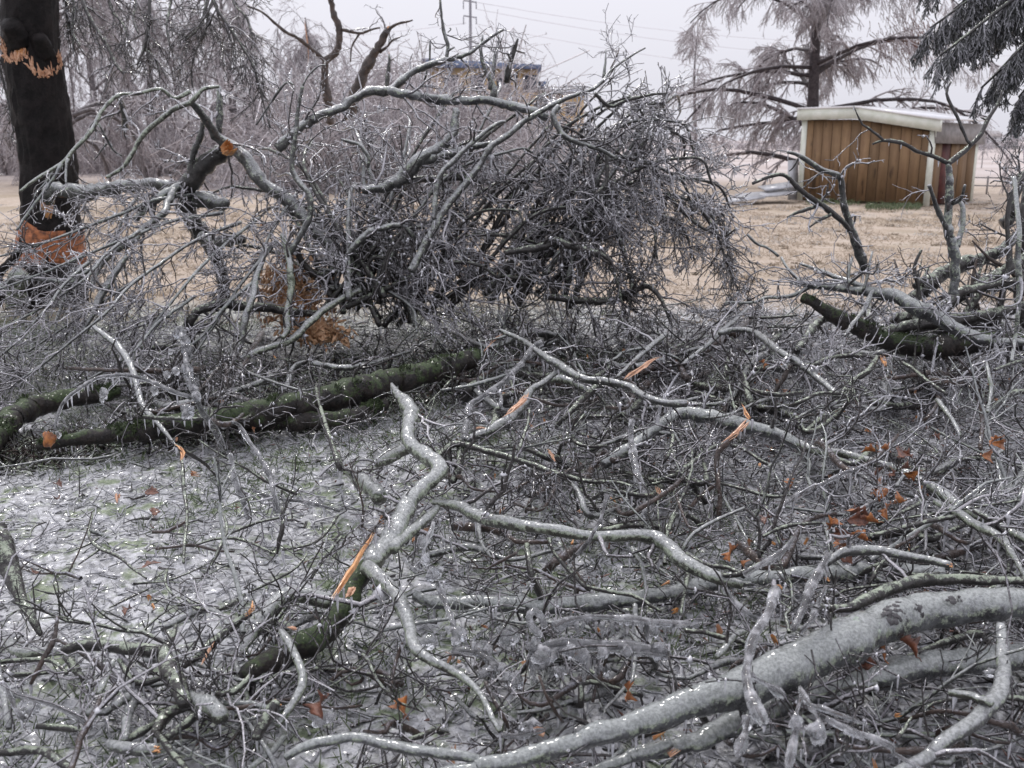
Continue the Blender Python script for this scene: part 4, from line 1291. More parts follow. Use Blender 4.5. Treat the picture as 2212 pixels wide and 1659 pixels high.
# main fork standing on its broken foot, with the long grey limb that runs down through the pile
root, _, _ = branch('fallen_limb', 'thick dark forked limb of the fallen oak crown with a torn orange crotch', 'fallen limb', [
    ('00', '1500,960 1400,1010 1300,1090 1240,1180 1200,1290 1230,1400 1290,1500 1370,1600 1420,1700 1440,1800 1450,1930', (95, 125, 120, 105, 105, 120, 90, 80, 70), D(8.0, 8.0, 8.2, 8.2), 'dark'),
    ('00', '1240,660 1310,740 1370,830 1420,900 1520,960 1590,1030 1700,1180 1880,1310 2000,1450 2100,1560 2200,1700 2300,1800', (40, 55, 75, 90, 85, 85, 85, 75, 60), D(7.6, 7.9, 7.7, 7.4), 'grey'),
    ('00', '1240,1300 1330,1290 1420,1330 1470,1310', (100, 120, 90, 60), D(8.1, 7.9), 'grey'),
    ('00', '1310,1540 1400,1570 1480,1560 1580,1555', (75, 80, 70, 60), D(8.0, 7.7), 'grey'),
    ('00', '1320,740 1300,880 1250,1010 1230,1150 1215,1270', (34, 40, 44), D(7.9, 8.0), 'grey'),
    ('00', '1200,1200 1060,1260 940,1360 880,1420', (60, 54, 40), D(8.0, 7.6), 'icy'),
    ('00', '1420,560 1310,580 1240,660 1120,710 1010,800 930,870 860,990 800,1080 690,1150', (22, 32, 38, 34, 28, 22), D(7.6, 7.4), 'lichen'),
    ('00', '1420,560 1425,650 1420,860', (30, 44, 40), D(7.9, 7.9), 'icy'),
    ('01', '2300,0 2212,30 2140,110 2060,130 1960,40 1920,-50', (40, 50, 50, 42, 36), D(7.6, 7.4, 7.3), 'dark'),
], tw='some', bias=(-0.2, -0.2, -0.3), bw=0.12, cuts=((6, 1, 1.4),), mult=1.1)
# torn orange patch in the crotch
c0 = at_depth(492, 322, 7.75)
link('torn_wood', splinter_bag(c0, (0.4, -0.5, 0.3), 0.055, 16, 0.11).mesh('torn_wood', 'wood', smooth=False, origin=c0), c0 - np.array(root.location), root)

branch('arching_branch', 'long grey arching branch that bows down across the oak trunk, iced at its tips', 'fallen branch', [
    ('00', '1230,590 1130,640 1040,575 900,605 760,620 660,720 600,840 480,970 400,1060 250,1150 130,1240', (30, 26, 24, 26, 26, 28, 30, 28, 24, 18), D(7.5, 7.3, 7.0, 6.8), 'lichen'),
    ('00', '400,1060 330,1180 220,1330 160,1410 110,1490', (24, 20, 16), D(6.9, 6.7), 'icy'),
    ('00', '440,1030 425,1120 430,1200', (24, 18, 14), D(6.9, 6.8), 'grey'),
    ('00', '350,1095 300,1180 240,1240 220,1290', (18, 14, 10), D(6.9, 6.8), 'icy'),
    ('00', '640,800 690,900 740,980 790,1010', (18, 14, 10), D(7.2, 7.3), 'grey'),
    ('00', '690,930 640,1000 610,1040', (14, 8), D(7.2, 7.3), 'grey'),
    ('00', '760,610 800,720 810,820', (30, 40, 46), D(7.6, 7.9), 'grey'),
], tw='few', bias=(-0.1, 0, -0.5), bw=0.2, mult=1.2)

branch('snapped_limb', 'grey limb snapped off low on the oak trunk, its splintered end towards us', 'fallen limb', [
    ('00', '300,1300 340,1230 450,1240 560,1245 700,1225 860,1200 1010,1190 1160,1215', (95, 105, 100, 90, 80, 70, 60), D(9.2, 9.0, 8.6), 'grey'),
], tw='hang', bias=(0, 0, -1), bw=0.25, cuts=((0, 0, 3.2, 'wood'), (0, 0, 2.0, 'pale_wood')))

branch('leaning_branch', 'dark slender branch slanting from the fork down to the mossy log', 'fallen branch', [
    ('00', '1130,1230 1090,1310 1060,1380 930,1480 860,1560 720,1640 640,1740 590,1860', (50, 48, 45, 42, 46, 34, 28), D(7.9, 7.4, 7.0), 'grey'),
    ('01', '820,0 740,120 690,200 640,270 610,370 540,480', (34, 42, 50, 46, 30, 20), D(7.0, 6.6), 'grey'),
    ('01', '440,180 400,320 370,400 360,480', (34, 26, 14), D(6.9, 6.7), 'grey'),
    ('01', '-30,195 60,160 120,140 280,150 420,165', (30, 34, 34, 28), D(7.2, 7.1), 'icy'),
    ('01', '600,80 520,130 430,200 380,330', (30, 28, 20), D(7.0, 6.9), 'icy'),
], tw='some', bias=(-0.6, -0.2, -0.6), bw=0.2, tmat='twig_icy')

# sweep of drooping twigs on the near left
fan = []
for (a, b, c, d0, d1) in [((560, 470), (380, 640), (200, 880), 7.6, 6.3), ((520, 480), (330, 580), (60, 760), 7.6, 6.6), ((480, 460), (260, 520), (-60, 640), 7.7, 7.0), ((600, 520), (450, 720), (330, 900), 7.4, 6.3),
                          ((420, 420), (240, 470), (-30, 560), 8.0, 7.2), ((360, 560), (200, 700), (-40, 860), 7.0, 6.0), ((420, 640), (260, 780), (30, 900), 6.9, 5.9), ((300, 500), (160, 620), (-60, 730), 7.2, 6.4),
                          ((640, 420), (560, 560), (520, 700), 7.8, 7.0), ((300, 420), (250, 520), (240, 640), 8.2, 7.8), ((560, 600), (420, 740), (280, 800), 7.0, 6.4), ((200, 560), (80, 690), (-60, 800), 6.9, 6.2)]:
    fan.append(([a, ((a[0] + b[0]) / 2, (a[1] + b[1]) / 2 - 12), b, c], d0, d1))
branch('drooping_spray', 'sprays of thin iced branches sweeping down to the turf in front of the oak', 'fallen branches', [
    ('', p, (26, 20, 12), D(d0, d1), 'grey' if i % 2 else 'icy') for i, (p, d0, d1) in enumerate(fan)],
    tw='dense', bias=(-0.7, -0.3, -0.7), bw=0.22, tmat='twig', mult=1.5)

branch('looping_branch', 'dark branch arched into a loop above the mossy log', 'fallen branch', [
    ('01', '1300,620 1250,600 1225,500 1230,420 1300,350 1420,312 1550,325 1750,340 1900,365 2060,375', (60, 62, 58, 56, 58, 60, 56, 50), D(6.9, 6.8, 6.9, 7.2), 'dark'),
    ('01', '2330,220 2212,280 2100,350 2000,440 1900,540 1750,590 1600,650 1450,720 1300,800', (40, 44, 48, 46, 44, 34), D(7.2, 6.8, 6.4), 'lichen'),
    ('01', '640,470 720,550 780,600 860,605 1000,595 1150,595', (30, 34, 40, 34), D(6.9, 6.8), 'dark'),
    ('01', '860,600 890,440 1000,410 1150,390', (18, 16, 12), D(6.8, 6.8), 'dark'),
], tw='few', tmat='twig_dark', mult=1.3)
branch('upright_branch', 'pale grey branch rising almost upright out of the loop above the mossy log', 'fallen branch', [
    ('01', '1450,690 1555,600 1590,400 1640,280 1650,170 1700,40 1730,-60', (40, 40, 44, 42, 36, 24), D(6.5, 6.7, 7.0), 'grey'),
    ('01', '1830,530 1865,480 1860,370 1885,250 1880,80 1870,0 1830,-140', (34, 40, 42, 46, 44, 40, 32), D(6.7, 6.9, 7.1), 'lichen'),
    ('00', '1960,560 1930,720 1920,850 1890,1060 1920,1160 2000,1260 2010,1400 1960,1500 1880,1640', (22, 28, 32, 36, 40, 40, 38), D(7.3, 7.2, 7.1), 'grey'),
    ('00', '1960,560 1990,500 2060,430 2110,420', (16, 12, 8), D(7.3, 7.4), 'grey'),
    ('00', '1660,810 1740,690 1800,600 1860,530 1900,550', (12, 16, 18, 12), D(7.4, 7.3), 'grey'),
], tw='few', mult=1.6)

# long limb over the top of the pile
branch('ridge_limb', 'grey limb lying over the top of the brush pile with an iced back', 'fallen limb', [
    ('00', '1800,960 1900,870 1990,800 2080,745 2212,700 2300,640 2400,590 2520,590 2640,490 2780,420 2910,385 3040,345 3120,285 3210,220 3275,185', (70, 60, 58, 56, 60, 52, 46, 40, 30, 22, 16), D(7.6, 7.8, 8.0, 8.2), 'grey'),
    ('10', '300,585 420,615 600,640 760,655 930,650 1100,685 1250,720 1330,760', (62, 64, 62, 58, 56, 60, 54), D(7.8, 7.9, 8.0), 'icy'),
    ('10', '640,-40 640,10 660,180 690,300 680,380', (14, 18, 24, 22), D(8.2, 8.1), 'grey'),
    ('10', '690,330 735,305', (16, 10), D(8.1, 8.1), 'grey'),
    ('10', '1145,250 1105,370 1080,460 1070,530', (14, 36, 42, 38), D(8.2, 8.2), 'dark'),
    ('10', '1120,325 1190,345', (14, 8), D(8.2, 8.2), 'brown'),
    ('10', '915,230 905,330 930,450 980,540 990,640', (14, 26, 36, 44), D(8.2, 8.1), 'grey'),
    ('10', '960,580 985,450 1000,330 1020,250', (30, 24, 12), D(8.1, 8.3), 'grey'),
    ('10', '575,265 570,400 540,520', (12, 14), D(8.1, 8.1), 'grey'),
    ('10', '700,180 710,190 690,210', (8, 8), D(8.2, 8.2), 'grey'),
], tw='some', bias=(0.1, 0, 0.4), bw=0.15, mult=1.1)
branch('slanting_limb', 'long straight grey limb slanting up across the whole brush pile', 'fallen limb', [
    ('10', '1970,310 1880,360 1740,460 1700,520 1620,580 1450,640 1300,720 1180,790 1090,870 980,940 900,1060 820,1180 720,1290 650,1390 580,1520 510,1650 450,1760', (10, 16, 22, 28, 32, 36, 40, 40, 46, 50, 52, 54), D(8.0, 7.6, 7.3, 7.0), 'grey'),
    ('10', '1700,520 1710,400 1715,320', (20, 16, 8), D(7.9, 8.0), 'grey'),
    ('10', '1740,460 1790,350 1800,310', (14, 8), D(7.9, 8.0), 'brown'),
    ('10', '1640,600 1740,690 1850,650 2000,615 2110,605', (22, 24, 20, 12), D(7.8, 7.9), 'dark'),
    ('10', '1060,790 1010,800 900,880 800,970 720,1050 640,1130 610,1280 600,1420', (22, 28, 30, 32, 36, 36, 30), D(7.5, 7.3, 7.1), 'grey'),
], tw='some', bias=(0.3, 0, 0.3), bw=0.15, mult=1.0)
branch('stub_limb', 'thick grey forked limb with a blunt stub end in the middle of the brush', 'fallen limb', [
    ('10', '135,1230 250,1215 330,1190 400,1150 480,1060 540,1010 600,980 690,920 730,850 740,700', (56, 66, 80, 92, 86, 76, 66, 56, 50), D(7.4, 7.5, 7.7), 'grey'),
    ('10', '490,1050 560,1035 640,1020 740,985 860,950 980,930', (62, 58, 52, 44, 34), D(7.5, 7.6), 'grey'),
    ('10', '420,1170 560,1160 700,1150 800,1155 900,1190', (52, 48, 44, 36), D(7.5, 7.6), 'dark'),
    ('10', '0,905 60,920 120,940 180,1030 170,1085', (22, 24, 26, 26), D(7.4, 7.4), 'grey'),
], tw='some', mult=0.9, cuts=((0, 0, 0.8, 'pale_wood'),))

# the dense iced head of the crown: limbs fanning out from low in the middle of the pile
hubs = [(860, 690, 7.6), (960, 660, 7.9), (1060, 640, 8.1), (1170, 630, 8.0), (760, 640, 7.4)]
tips = [(1580, 560, 8.4), (1560, 540, 8.0), (1585, 470, 8.3), (1540, 400, 7.8), (1500, 330, 8.2), (1440, 270, 8.4), (1390, 250, 8.0), (1470, 240, 8.6), (1300, 240, 8.0),
        (1200, 260, 8.4), (1340, 520, 7.6), (1300, 540, 7.7), (1240, 420, 7.6), (1150, 330, 7.8), (1060, 300, 8.2), (960, 330, 8.3), (880, 330, 8.5),
        (1500, 560, 8.0), (1440, 500, 8.5), (1410, 420, 8.8), (1350, 350, 8.6), (1130, 480, 7.4), (1010, 480, 7.5), (920, 520, 7.3), (830, 480, 7.6), (760, 420, 8.2), (700, 380, 8.4), (650, 460, 8.0),
        (1500, 480, 8.1), (1200, 650, 7.6), (1100, 660, 7.5), (900, 720, 7.1), (800, 560, 7.4), (1330, 480, 7.9), (1420, 560, 7.9), (1250, 520, 8.2), (1180, 560, 7.8),
        (1440, 225, 8.4), (1380, 190, 8.3), (1330, 230, 8.2), (1080, 180, 8.5), (1180, 200, 8.3), (980, 200, 8.6), (880, 250, 8.6),
        (560, 470, 8.2), (480, 560, 8.0), (600, 380, 8.4), (540, 330, 8.6), (660, 310, 8.6), (760, 330, 8.5), (820, 400, 8.2), (700, 500, 7.9), (780, 640, 7.3), (450, 420, 8.4), (860, 620, 7.4), (740, 280, 8.7),
        (1090, 400, 8.1), (1280, 330, 8.3), (1200, 640, 8.3), (1320, 420, 8.5), (1480, 360, 8.4)]
fan = []
for i, (x, y, d) in enumerate(tips):
    hx, hy, hd = min(hubs, key=lambda q: abs(q[0] - (x - 300)) + rng.random() * 260)
    arch = 130 if (x > 1250 and y > 230) else 60
    mx, my = (hx + x) / 2 + rng.normal(0, 25), (hy + y) / 2 - arch + rng.normal(0, 30)
    qx, qy = 0.25 * mx + 0.75 * x + 12, 0.3 * my + 0.7 * y - arch * 0.45
    fan.append(([(hx + rng.normal(0, 40), hy + rng.normal(0, 15)), (mx, my), (qx, qy), (x, y)], hd + rng.normal(0, .2), d))
branch('brush_crown', 'dense tangle of thin iced branches that was the head of the fallen oak', 'fallen crown', [
    ('', p, (42, 30, 22, 14), D(d0, d1), ('dark', 'grey', 'dark')[i % 3]) for i, (p, d0, d1) in enumerate(fan)],
    tw='fan', drops=0.9, bias=(0.25, -0.05, -0.8), bw=0.26, tmat='twig', mult=0.76)
branch('hanging_spray', 'dark spray of twigs drooping to the tan lawn at the end of the brush pile', 'fallen branch', [
    ('', dpx('1180,640 1260,650 1330,648 1370,630 1400,618 1430,650 1450,700'), (46, 50, 46, 40, 30, 20), D(7.6, 7.4, 7.2), 'dark'),
    ('', dpx('1330,480 1350,560 1365,620 1355,700'), (36, 34, 26, 14), D(7.8, 7.3), 'dark'),
    ('', dpx('1290,540 1330,600 1345,660'), (26, 20, 12), D(7.7, 7.3), 'dark'),
    ('10', '1410,690 1370,740 1410,840 1480,900 1590,940 1700,980 1770,1020', (36, 38, 34, 32, 30, 22), D(7.5, 7.4, 7.4), 'grey'),
    ('10', '1720,1000 1720,1170 1680,1230 1640,1260', (24, 22, 14), D(7.5, 7.4), 'dark'),
    ('10', '1060,1640 1300,1600 1400,1565 1500,1600 1640,1640 1760,1700', (34, 50, 52, 48, 36), D(7.3, 7.3), 'dark'),
    ('10', '40,1650 150,1530 250,1480 380,1460 440,1500 480,1560', (40, 50, 46, 40, 30), D(7.1, 7.2), 'grey'),
    ('', dpx('1500,430 1545,500 1575,580 1600,640'), (26, 20, 12), D(8.0, 7.8), 'dark'),
    ('', dpx('1440,420 1500,480 1560,510 1588,495'), (24, 18, 10), D(8.0, 7.8), 'dark'),
], tw='dense', bias=(0.1, -0.1, -0.8), bw=0.25, tmat='twig_dark', mult=1.1)

# snag with the snapped top beyond the pile
branch('broken_snag', 'thick snapped snag with a pale torn tip rising above the brush against the sky', 'broken tree', [
    ('10', '60,760 80,620 110,560 140,480 200,370 260,270 300,185', (80, 74, 70, 66, 60, 52, 34), D(12.5, 12.5), 'brown'),
    ('10', '285,240 320,180 380,150 430,140 462,130', (26, 22, 16, 8), D(12.5, 12.4), 'brown'),
    ('10', '250,340 300,300 330,260 380,240', (20, 14, 6), D(12.5, 12.4), 'brown'),
    ('10', '290,600 305,450 312,380 310,350', (30, 30, 26, 14), D(12.3, 12.3), 'grey'),
], tw='few', mult=0.6, cuts=((0, 1, 2.0), (3, 1, 3.0, 'pale_wood')))
branch('standing_snag', 'slim dark bare snag forking upward out of the picture beyond the brush', 'broken tree', [
    ('00', '2140,800 2130,700 2110,550 2110,410 2180,330 2200,200 2160,80 2130,-80', (60, 52, 48, 46, 44, 40, 36), D(14, 14), 'brown'),
    ('00', '2110,400 2000,300 1920,240 1840,200 1700,80 1600,40', (30, 24, 18, 10), D(14, 13.6), 'brown'),
    ('10', '0,190 120,215 200,190 250,180', (22, 18, 10), D(14, 13.8), 'brown'),
    ('10', '120,215 70,300 60,400', (14, 10), D(14, 13.8), 'brown'),
    ('00', '1970,120 2000,350 1990,440', (14, 12), D(14, 13.8), 'pale_wood'),
], tw='few', mult=0.7, bias=(0, 0, -0.5), bw=0.2)

# ------------------------------------------------------------------ mossy logs in the middle
def moss_on(root, org, P, R, n):
    b = Bag()
    i = rng.integers(1, len(P) - 1, n)
    T = unit(P[i + 1] - P[i - 1])
    s = unit(np.cross(T, np.array([0, 0, 1.0]))); u = np.cross(s, T)
    a = rng.normal(0, 0.75, n)[:, None]
    nr = np.cos(a) * u + np.sin(a) * s
    c = P[i] + T * rng.uniform(-0.02, 0.02, (n, 1)) + nr * R[i][:, None] * 0.98
    keep = fbm(c[:, 0] * 5, c[:, 1] * 5, 31, 3) > 0.52
    c, nr, m = c[keep], nr[keep], int(keep.sum())
    e = c + unit(nr + 0.6 * rng.normal(0, 1, (m, 3))) * rng.uniform(0.008, 0.026, (m, 1))
    b.tubes(np.stack([c, e], 1), rng.uniform(0.003, 0.007, (m, 1)) * np.array([[1, 0.4]]), 3)
    o = link('moss', b.mesh('moss', 'moss', origin=org), (0, 0, 0), root)
    tag(o, kind='stuff')
root, st, org = branch('mossy_log', 'long dark log covered in green moss lying across the middle of the ice', 'log', [
    ('01', '240,1235 440,1195 640,1165 760,1150 1000,1120 1400,1060 1700,1010 2212,900 2512,820 2812,740 3112,650', (60, 110, 150, 170, 182, 178, 160, 140, 115), H(0.08, 0.11, 0.15, 0.22), 'mossy'),
    ('01', '1500,1090 1800,1075 2212,1050 2500,960', (90, 110, 100, 70), H(0.06, 0.08), 'mossy'),
], tw='few', tmat='twig_dark', mult=0.5)
for P_, R_ in st: moss_on(root, org, P_, R_, 3200)
root, st, org = branch('curved_log', 'shorter mossy log curving down out of the picture beside the white glaze', 'log', [
    ('01', '-60,1190 20,1120 80,1050 170,1000 290,955 450,925 640,905 760,880', (160, 160, 150, 140, 126, 90), H(0.08, 0.10, 0.12), 'mossy'),
], tw='few', tmat='twig_dark', mult=0.3)
for P_, R_ in st: moss_on(root, org, P_, R_, 2200)
# heap of shattered orange wood
def wood_heap(px, d, sx, sz, n, label, mat='crumbled', name='shattered_wood'):
    c = at_depth(px[0], px[1], d)
    b = Bag()
    P, R = [], []
    for i in range(n):
        u = rng.normal(0, 1, 3) * np.array([sx, 0.12, sz]) * 0.5
        u = u * min(1, 1.1 / max(np.linalg.norm(u / np.array([sx, .2, sz])), 0.01))
        t = unit(rng.normal(0, 1, 3) * np.array([0.7, 0.5, 1.0])) * rng.uniform(0.012, 0.045)
        P.append([u - t, u + rng.normal(0, .006, 3), u + t]); R.append(np.array([.009, .017, .005]) * rng.uniform(0.5, 1.7))
    b.tubes(np.array(P), np.array(R), 5, 0.6)
    core = limb_bag(np.array([[0, 0.06, -sz * 0.7], [0, 0.06, 0], [0.02, 0.06, sz * 0.62]]), np.array([sx * 0.36, sx * 0.42, sx * 0.22]))
    root = link(name, core.mesh(name, 'crumbled'), c)
    tag(root, label, 'broken wood')
    tag(link('shard', b.mesh('shard', mat, smooth=False), (0, 0, 0), root), kind='stuff')
wood_heap((632, 640), 7.5, 0.31, 0.29, 420, 'heap of shattered orange wood standing up behind the looping branch')
wood_heap((690, 720), 7.2, 0.24, 0.10, 160, 'low scatter of shattered orange wood under the looping branch')
wood_heap((1035, 580), 8.2, 0.20, 0.10, 70, 'small patch of torn orange wood deep inside the brush')
# dead foot of something dark at the picture edge behind the drooping spray
branch('old_stump', 'low grey stump with a torn tan side at the picture edge', 'stump', [
    ('01', '90,330 95,260 100,180 105,110', (150, 140, 130, 120), D(9.4, 9.4), 'lichen'),
    ('01', '-30,300 -10,200 0,120', (80, 70, 50), D(9.2, 9.2), 'trunk'),
], cuts=((0, 1, 0.7, 'pale_wood'),))

# ------------------------------------------------------------------ brush to the right, before the lawn
branch('iced_log_limb', 'thick ice-frosted limb sloping down in front of the dark broken logs', 'fallen limb', [
    ('21', '700,170 820,190 1000,205 1170,230 1280,240 1400,275 1500,330 1700,430 1850,510 2000,550 2260,560', (26, 34, 44, 56, 78, 100, 104, 96, 80, 56, 44), D(7.0, 6.6, 6.3, 6.0), 'icy'),
    ('21', '1280,250 1100,170 1000,140 880,90 760,50', (40, 34, 28, 18), D(6.6, 7.0), 'icy'),
    ('21', '1170,230 1200,120 1215,40 1230,-30', (26, 22, 18, 12), D(6.6, 6.7), 'grey'),
    ('21', '1060,210 1080,80 1100,10', (30, 26, 18), D(6.8, 6.9), 'icy'),
    ('21', '1230,230 1180,340 1110,430 1050,520', (30, 32, 28, 20), D(6.4, 6.1), 'grey'),
    ('21', '860,210 760,160 680,80 640,10', (24, 22, 14), D(6.9, 7.2), 'icy'),
    ('21', '820,200 700,260 540,270 460,300 280,300', (28, 24, 20, 12), D(6.9, 6.9), 'icy'),
], tw='dense', bias=(-0.4, 0, 0.1), bw=0.15, tmat='twig_icy', mult=0.75)
branch('dark_broken_log', 'dark rotten log reared up at a slant beside the iced limb', 'log', [
    ('21', '1470,290 1560,220 1650,140 1800,60 2000,0 2100,-60 2160,-120', (70, 100, 96, 84, 72, 60), D(7.0, 7.2, 7.4), 'dark'),
    ('21', '1500,200 1560,140 1600,60', (40, 26, 10), D(7.0, 7.1), 'dark'),
    ('21', '1420,170 1390,90 1370,20', (26, 18, 10), D(7.0, 7.1), 'brown'),
    ('21', '1520,130 1550,20', (16, 8), D(7.0, 7.1), 'dark'),
    ('20', '2080,1450 2180,1370 2230,1340', (80, 80, 70), D(7.4, 7.5), 'dark'),
    ('20', '2140,1400 2150,1280 2180,1180 2215,1130', (64, 66, 62, 50), D(7.4, 7.5), 'dark'),
], tw='few', tmat='twig_dark', mult=0.8, cuts=((0, 0, 1.2, 'brown'), (4, 1, 0.7, 'brown')))
branch('second_dark_log', 'dark knotty log lying lower behind the iced limb, crossing the reared one', 'log', [
    ('21', '1620,420 1700,330 1900,200 2060,110 2212,20 2300,-30', (60, 70, 74, 70, 70), D(6.8, 7.0), 'dark'),
    ('21', '1900,180 1930,90 1960,20', (24, 16, 8), D(6.9, 7.0), 'dark'),
    ('21', '1840,230 1860,130', (20, 8), D(6.9, 7.0), 'brown'),
], tw='few', tmat='twig_dark', mult=0.9)
root, st, org = branch('rotten_log', 'black rotten log with green moss under the iced limb', 'log', [
    ('21', '780,270 860,310 1000,400 1200,490 1400,560 1600,600 1900,560 2212,560', (60, 90, 120, 140, 150, 140, 110), D(6.9, 6.6, 6.5), 'mossy'),
    ('21', '1350,420 1600,440 1900,430 2100,470', (110, 130, 110, 70), D(7.0, 7.0), 'dark'),
], tw='few', tmat='twig_dark', mult=0.6)
moss_on(root, org, *st[0], 1200)
branch('forked_upright_branch', 'iced upright branch forking into a wide V in front of the shed', 'fallen branch', [
    ('20', '1760,1900 1765,1760 1760,1640 1720,1500 1718,1400 1730,1200 1720,1060', (60, 62, 66, 64, 58, 46, 34), D(6.4, 6.4), 'icy'),
    ('20', '1720,1060 1800,1000 1870,940 1940,860 1975,780 2040,680 2072,590', (34, 32, 30, 26, 22, 12), D(6.4, 6.5), 'dark'),
    ('20', '1870,940 1840,900 1770,740 1710,610 1738,530', (22, 22, 20, 16), D(6.4, 6.5), 'dark'),
    ('20', '1720,1060 1640,1020 1520,980 1430,930 1300,910 1230,935', (26, 30, 28, 24, 12), D(6.4, 6.3), 'dark'),
    ('20', '1300,905 1200,830 1160,800 1110,690', (20, 14, 8), D(6.3, 6.3), 'dark'),
    ('20', '1740,1540 1640,1330 1600,1200', (40, 34, 26), D(6.4, 6.3), 'grey'),
    ('20', '1720,1330 1800,1290 1830,1200', (28, 24, 18), D(6.4, 6.3), 'grey'),
    ('20', '1780,1600 1810,1480 1820,1340 1790,1300', (36, 34, 28), D(6.4, 6.5), 'icy'),
    ('20', '1975,780 1930,762', (16, 8), D(6.5, 6.5), 'dark'),
], tw='few', mult=0.8)
branch('bent_iced_branch', 'iced branch with a sharp bend reaching up in front of the shed boards', 'fallen branch', [
    ('20', '1180,1760 1150,1640 1080,1450 1040,1300 1020,1150 900,1100 760,1010 680,985', (60, 64, 54, 46, 42, 36, 32, 22), D(6.8, 6.7, 6.6), 'grey'),
    ('20', '1080,1490 1030,1430 900,1330 760,1230 640,1130 450,1190', (34, 38, 34, 28, 18), D(6.7, 6.5), 'dark'),
    ('20', '860,1340 760,1370 680,1410', (26, 24, 18), D(6.6, 6.5), 'dark'),
    ('20', '960,1390 880,1430 825,1470', (24, 20, 14), D(6.6, 6.5), 'dark'),
    ('20', '760,1010 720,1080 690,1110', (16, 8), D(6.6, 6.6), 'dark'),
    ('20', '620,1660 540,1600 480,1580 420,1520', (20, 18, 16), D(6.6, 6.6), 'icy'),
], tw='few', tmat='twig_icy', mult=1.0, bias=(0, 0, -0.4), bw=0.15)
branch('edge_brush', 'dark thicket of upright and leaning limbs at the picture edge below the shed', 'brush', [
    ('', dpx('2150,720 2165,640 2180,560 2176,470 2195,400'), (44, 40, 34, 22), D(6.8, 7.0), 'dark'),
    ('', dpx('2215,700 2200,600 2205,500 2215,420'), (60, 52, 40), D(7.0, 7.2), 'dark'),
    ('', dpx('2080,700 2110,640 2160,590 2240,540'), (54, 50, 44, 40), D(6.7, 7.0), 'dark'),
    ('', dpx('1960,690 1985,640 1975,580 1990,540'), (34, 28, 18), D(6.9, 7.0), 'dark'),
    ('', dpx('2030,700 2060,640 2120,620 2230,600'), (60, 56, 50, 44), D(6.6, 6.8), 'dark'),
    ('', dpx('1900,720 1990,700 2080,690 2230,660'), (70, 84, 80, 66), D(6.6, 6.7), 'dark'),
    ('', dpx('2120,690 2100,620 2110,560'), (30, 26, 14), D(6.8, 6.9), 'brown'),
    ('', dpx('2225,640 2190,590 2140,560 2100,520'), (36, 30, 22, 12), D(6.9, 7.1), 'brown'),
], tw='some', tmat='twig_dark', mult=1.1, part='stem')
branch('edge_twig', 'thin beaded icy twig hanging straight down at the picture edge', 'twig', [
    ('21', '2180,-160 2170,0 2180,200 2170,400 2150,560', (30, 40, 36, 30, 22), D(5.4, 5.3), 'icy'),
], tw='few', tmat='twig_icy', mult=1.2)

# ------------------------------------------------------------------ the middle right field of limbs
branch('crooked_limb', 'crooked lichen-spotted grey limb running over the twigs from its iced tip', 'fallen limb', [
    ('11', '1030,485 1080,505 1180,550 1300,640 1400,700 1550,790 1680,810 1850,840 1960,910 2100,950 2230,955', (26, 34, 40, 46, 56, 58, 56, 54, 52, 50), H(0.42, 0.38, 0.34), 'grey'),
    ('11', '1660,840 1550,940 1450,1050 1390,1110', (46, 44, 36, 24), H(0.33, 0.14), 'dark'),
    ('11', '1080,500 1000,540 920,620', (16, 14, 10), H(0.40, 0.38), 'pale_wood'),
    ('11', '1060,520 980,540 905,550', (18, 16, 10), H(0.40, 0.40), 'icy'),
], tw='few', cuts=((0, 1, 1.2), (0, 0, 1.0, 'pale_wood')), mult=1.2)
branch('pale_limb', 'pale frosted limb with green lichen along its underside, kinked in the middle', 'fallen limb', [
    ('11', '1700,1350 1800,1290 1890,1230 2000,1145 2110,1065 2212,1015 2320,1030 2480,1070 2620,1100 2760,1130 2900,1190 2990,1240', (80, 80, 66, 62, 74, 90, 98, 96, 90, 84, 70), H(0.10, 0.20, 0.26, 0.22, 0.16), 'icy'),
    ('21', '750,1220 900,1270 1040,1280 1200,1330 1350,1370 1500,1430 1650,1520 1800,1620 2000,1720 2150,1800', (70, 60, 52, 56, 58, 62, 66, 70, 60), H(0.17, 0.16, 0.16), 'lichen'),
], tw='few', mult=1.2, tmat='twig_icy')
branch('torn_upright_twig', 'dark twig standing up before the pale limb with a long torn orange splinter', 'broken twig', [
    ('21', '400,1075 330,1160 255,1240 220,1300 225,1440 240,1560 235,1680', (30, 34, 36, 34, 36, 36, 34), H(0.42, 0.30, 0.10), 'brown'),
    ('21', '445,1050 400,1105 330,1165 250,1215', (24, 40, 36, 12), H(0.44, 0.36), 'pale_wood'),
    ('21', '385,955 410,1010 445,1060', (12, 22, 24), H(0.46, 0.43), 'wood'),
    ('21', '235,1470 130,1540 40,1640', (24, 28, 26), H(0.18, 0.08), 'brown'),
    ('21', '240,1470 420,1520 560,1560 700,1550', (20, 26, 24, 16), H(0.18, 0.16), 'dark'),
], part='splinter')
branch('splintered_limb', 'short thick limb with a long torn salmon-coloured strip along its upper side', 'fallen limb', [
    ('11', '810,1195 870,1170 960,1130 1040,1085 1100,1045 1180,965 1220,880 1300,825 1400,750', (50, 66, 78, 80, 76, 58, 44, 40, 30), H(0.20, 0.26, 0.34), 'grey'),
    ('11', '1030,1050 1090,1005 1130,975 1175,930 1215,865', (14, 32, 34, 30, 12), H(0.30, 0.36), 'pale_wood'),
    ('11', '850,1122 900,1112 950,1120', (12, 18, 10), H(0.27, 0.27), 'pale_wood'),
    ('11', '1300,815 1420,800 1560,840 1610,880', (44, 60, 58, 44), H(0.22, 0.20), 'lichen'),
], tw='few', mult=0.6)
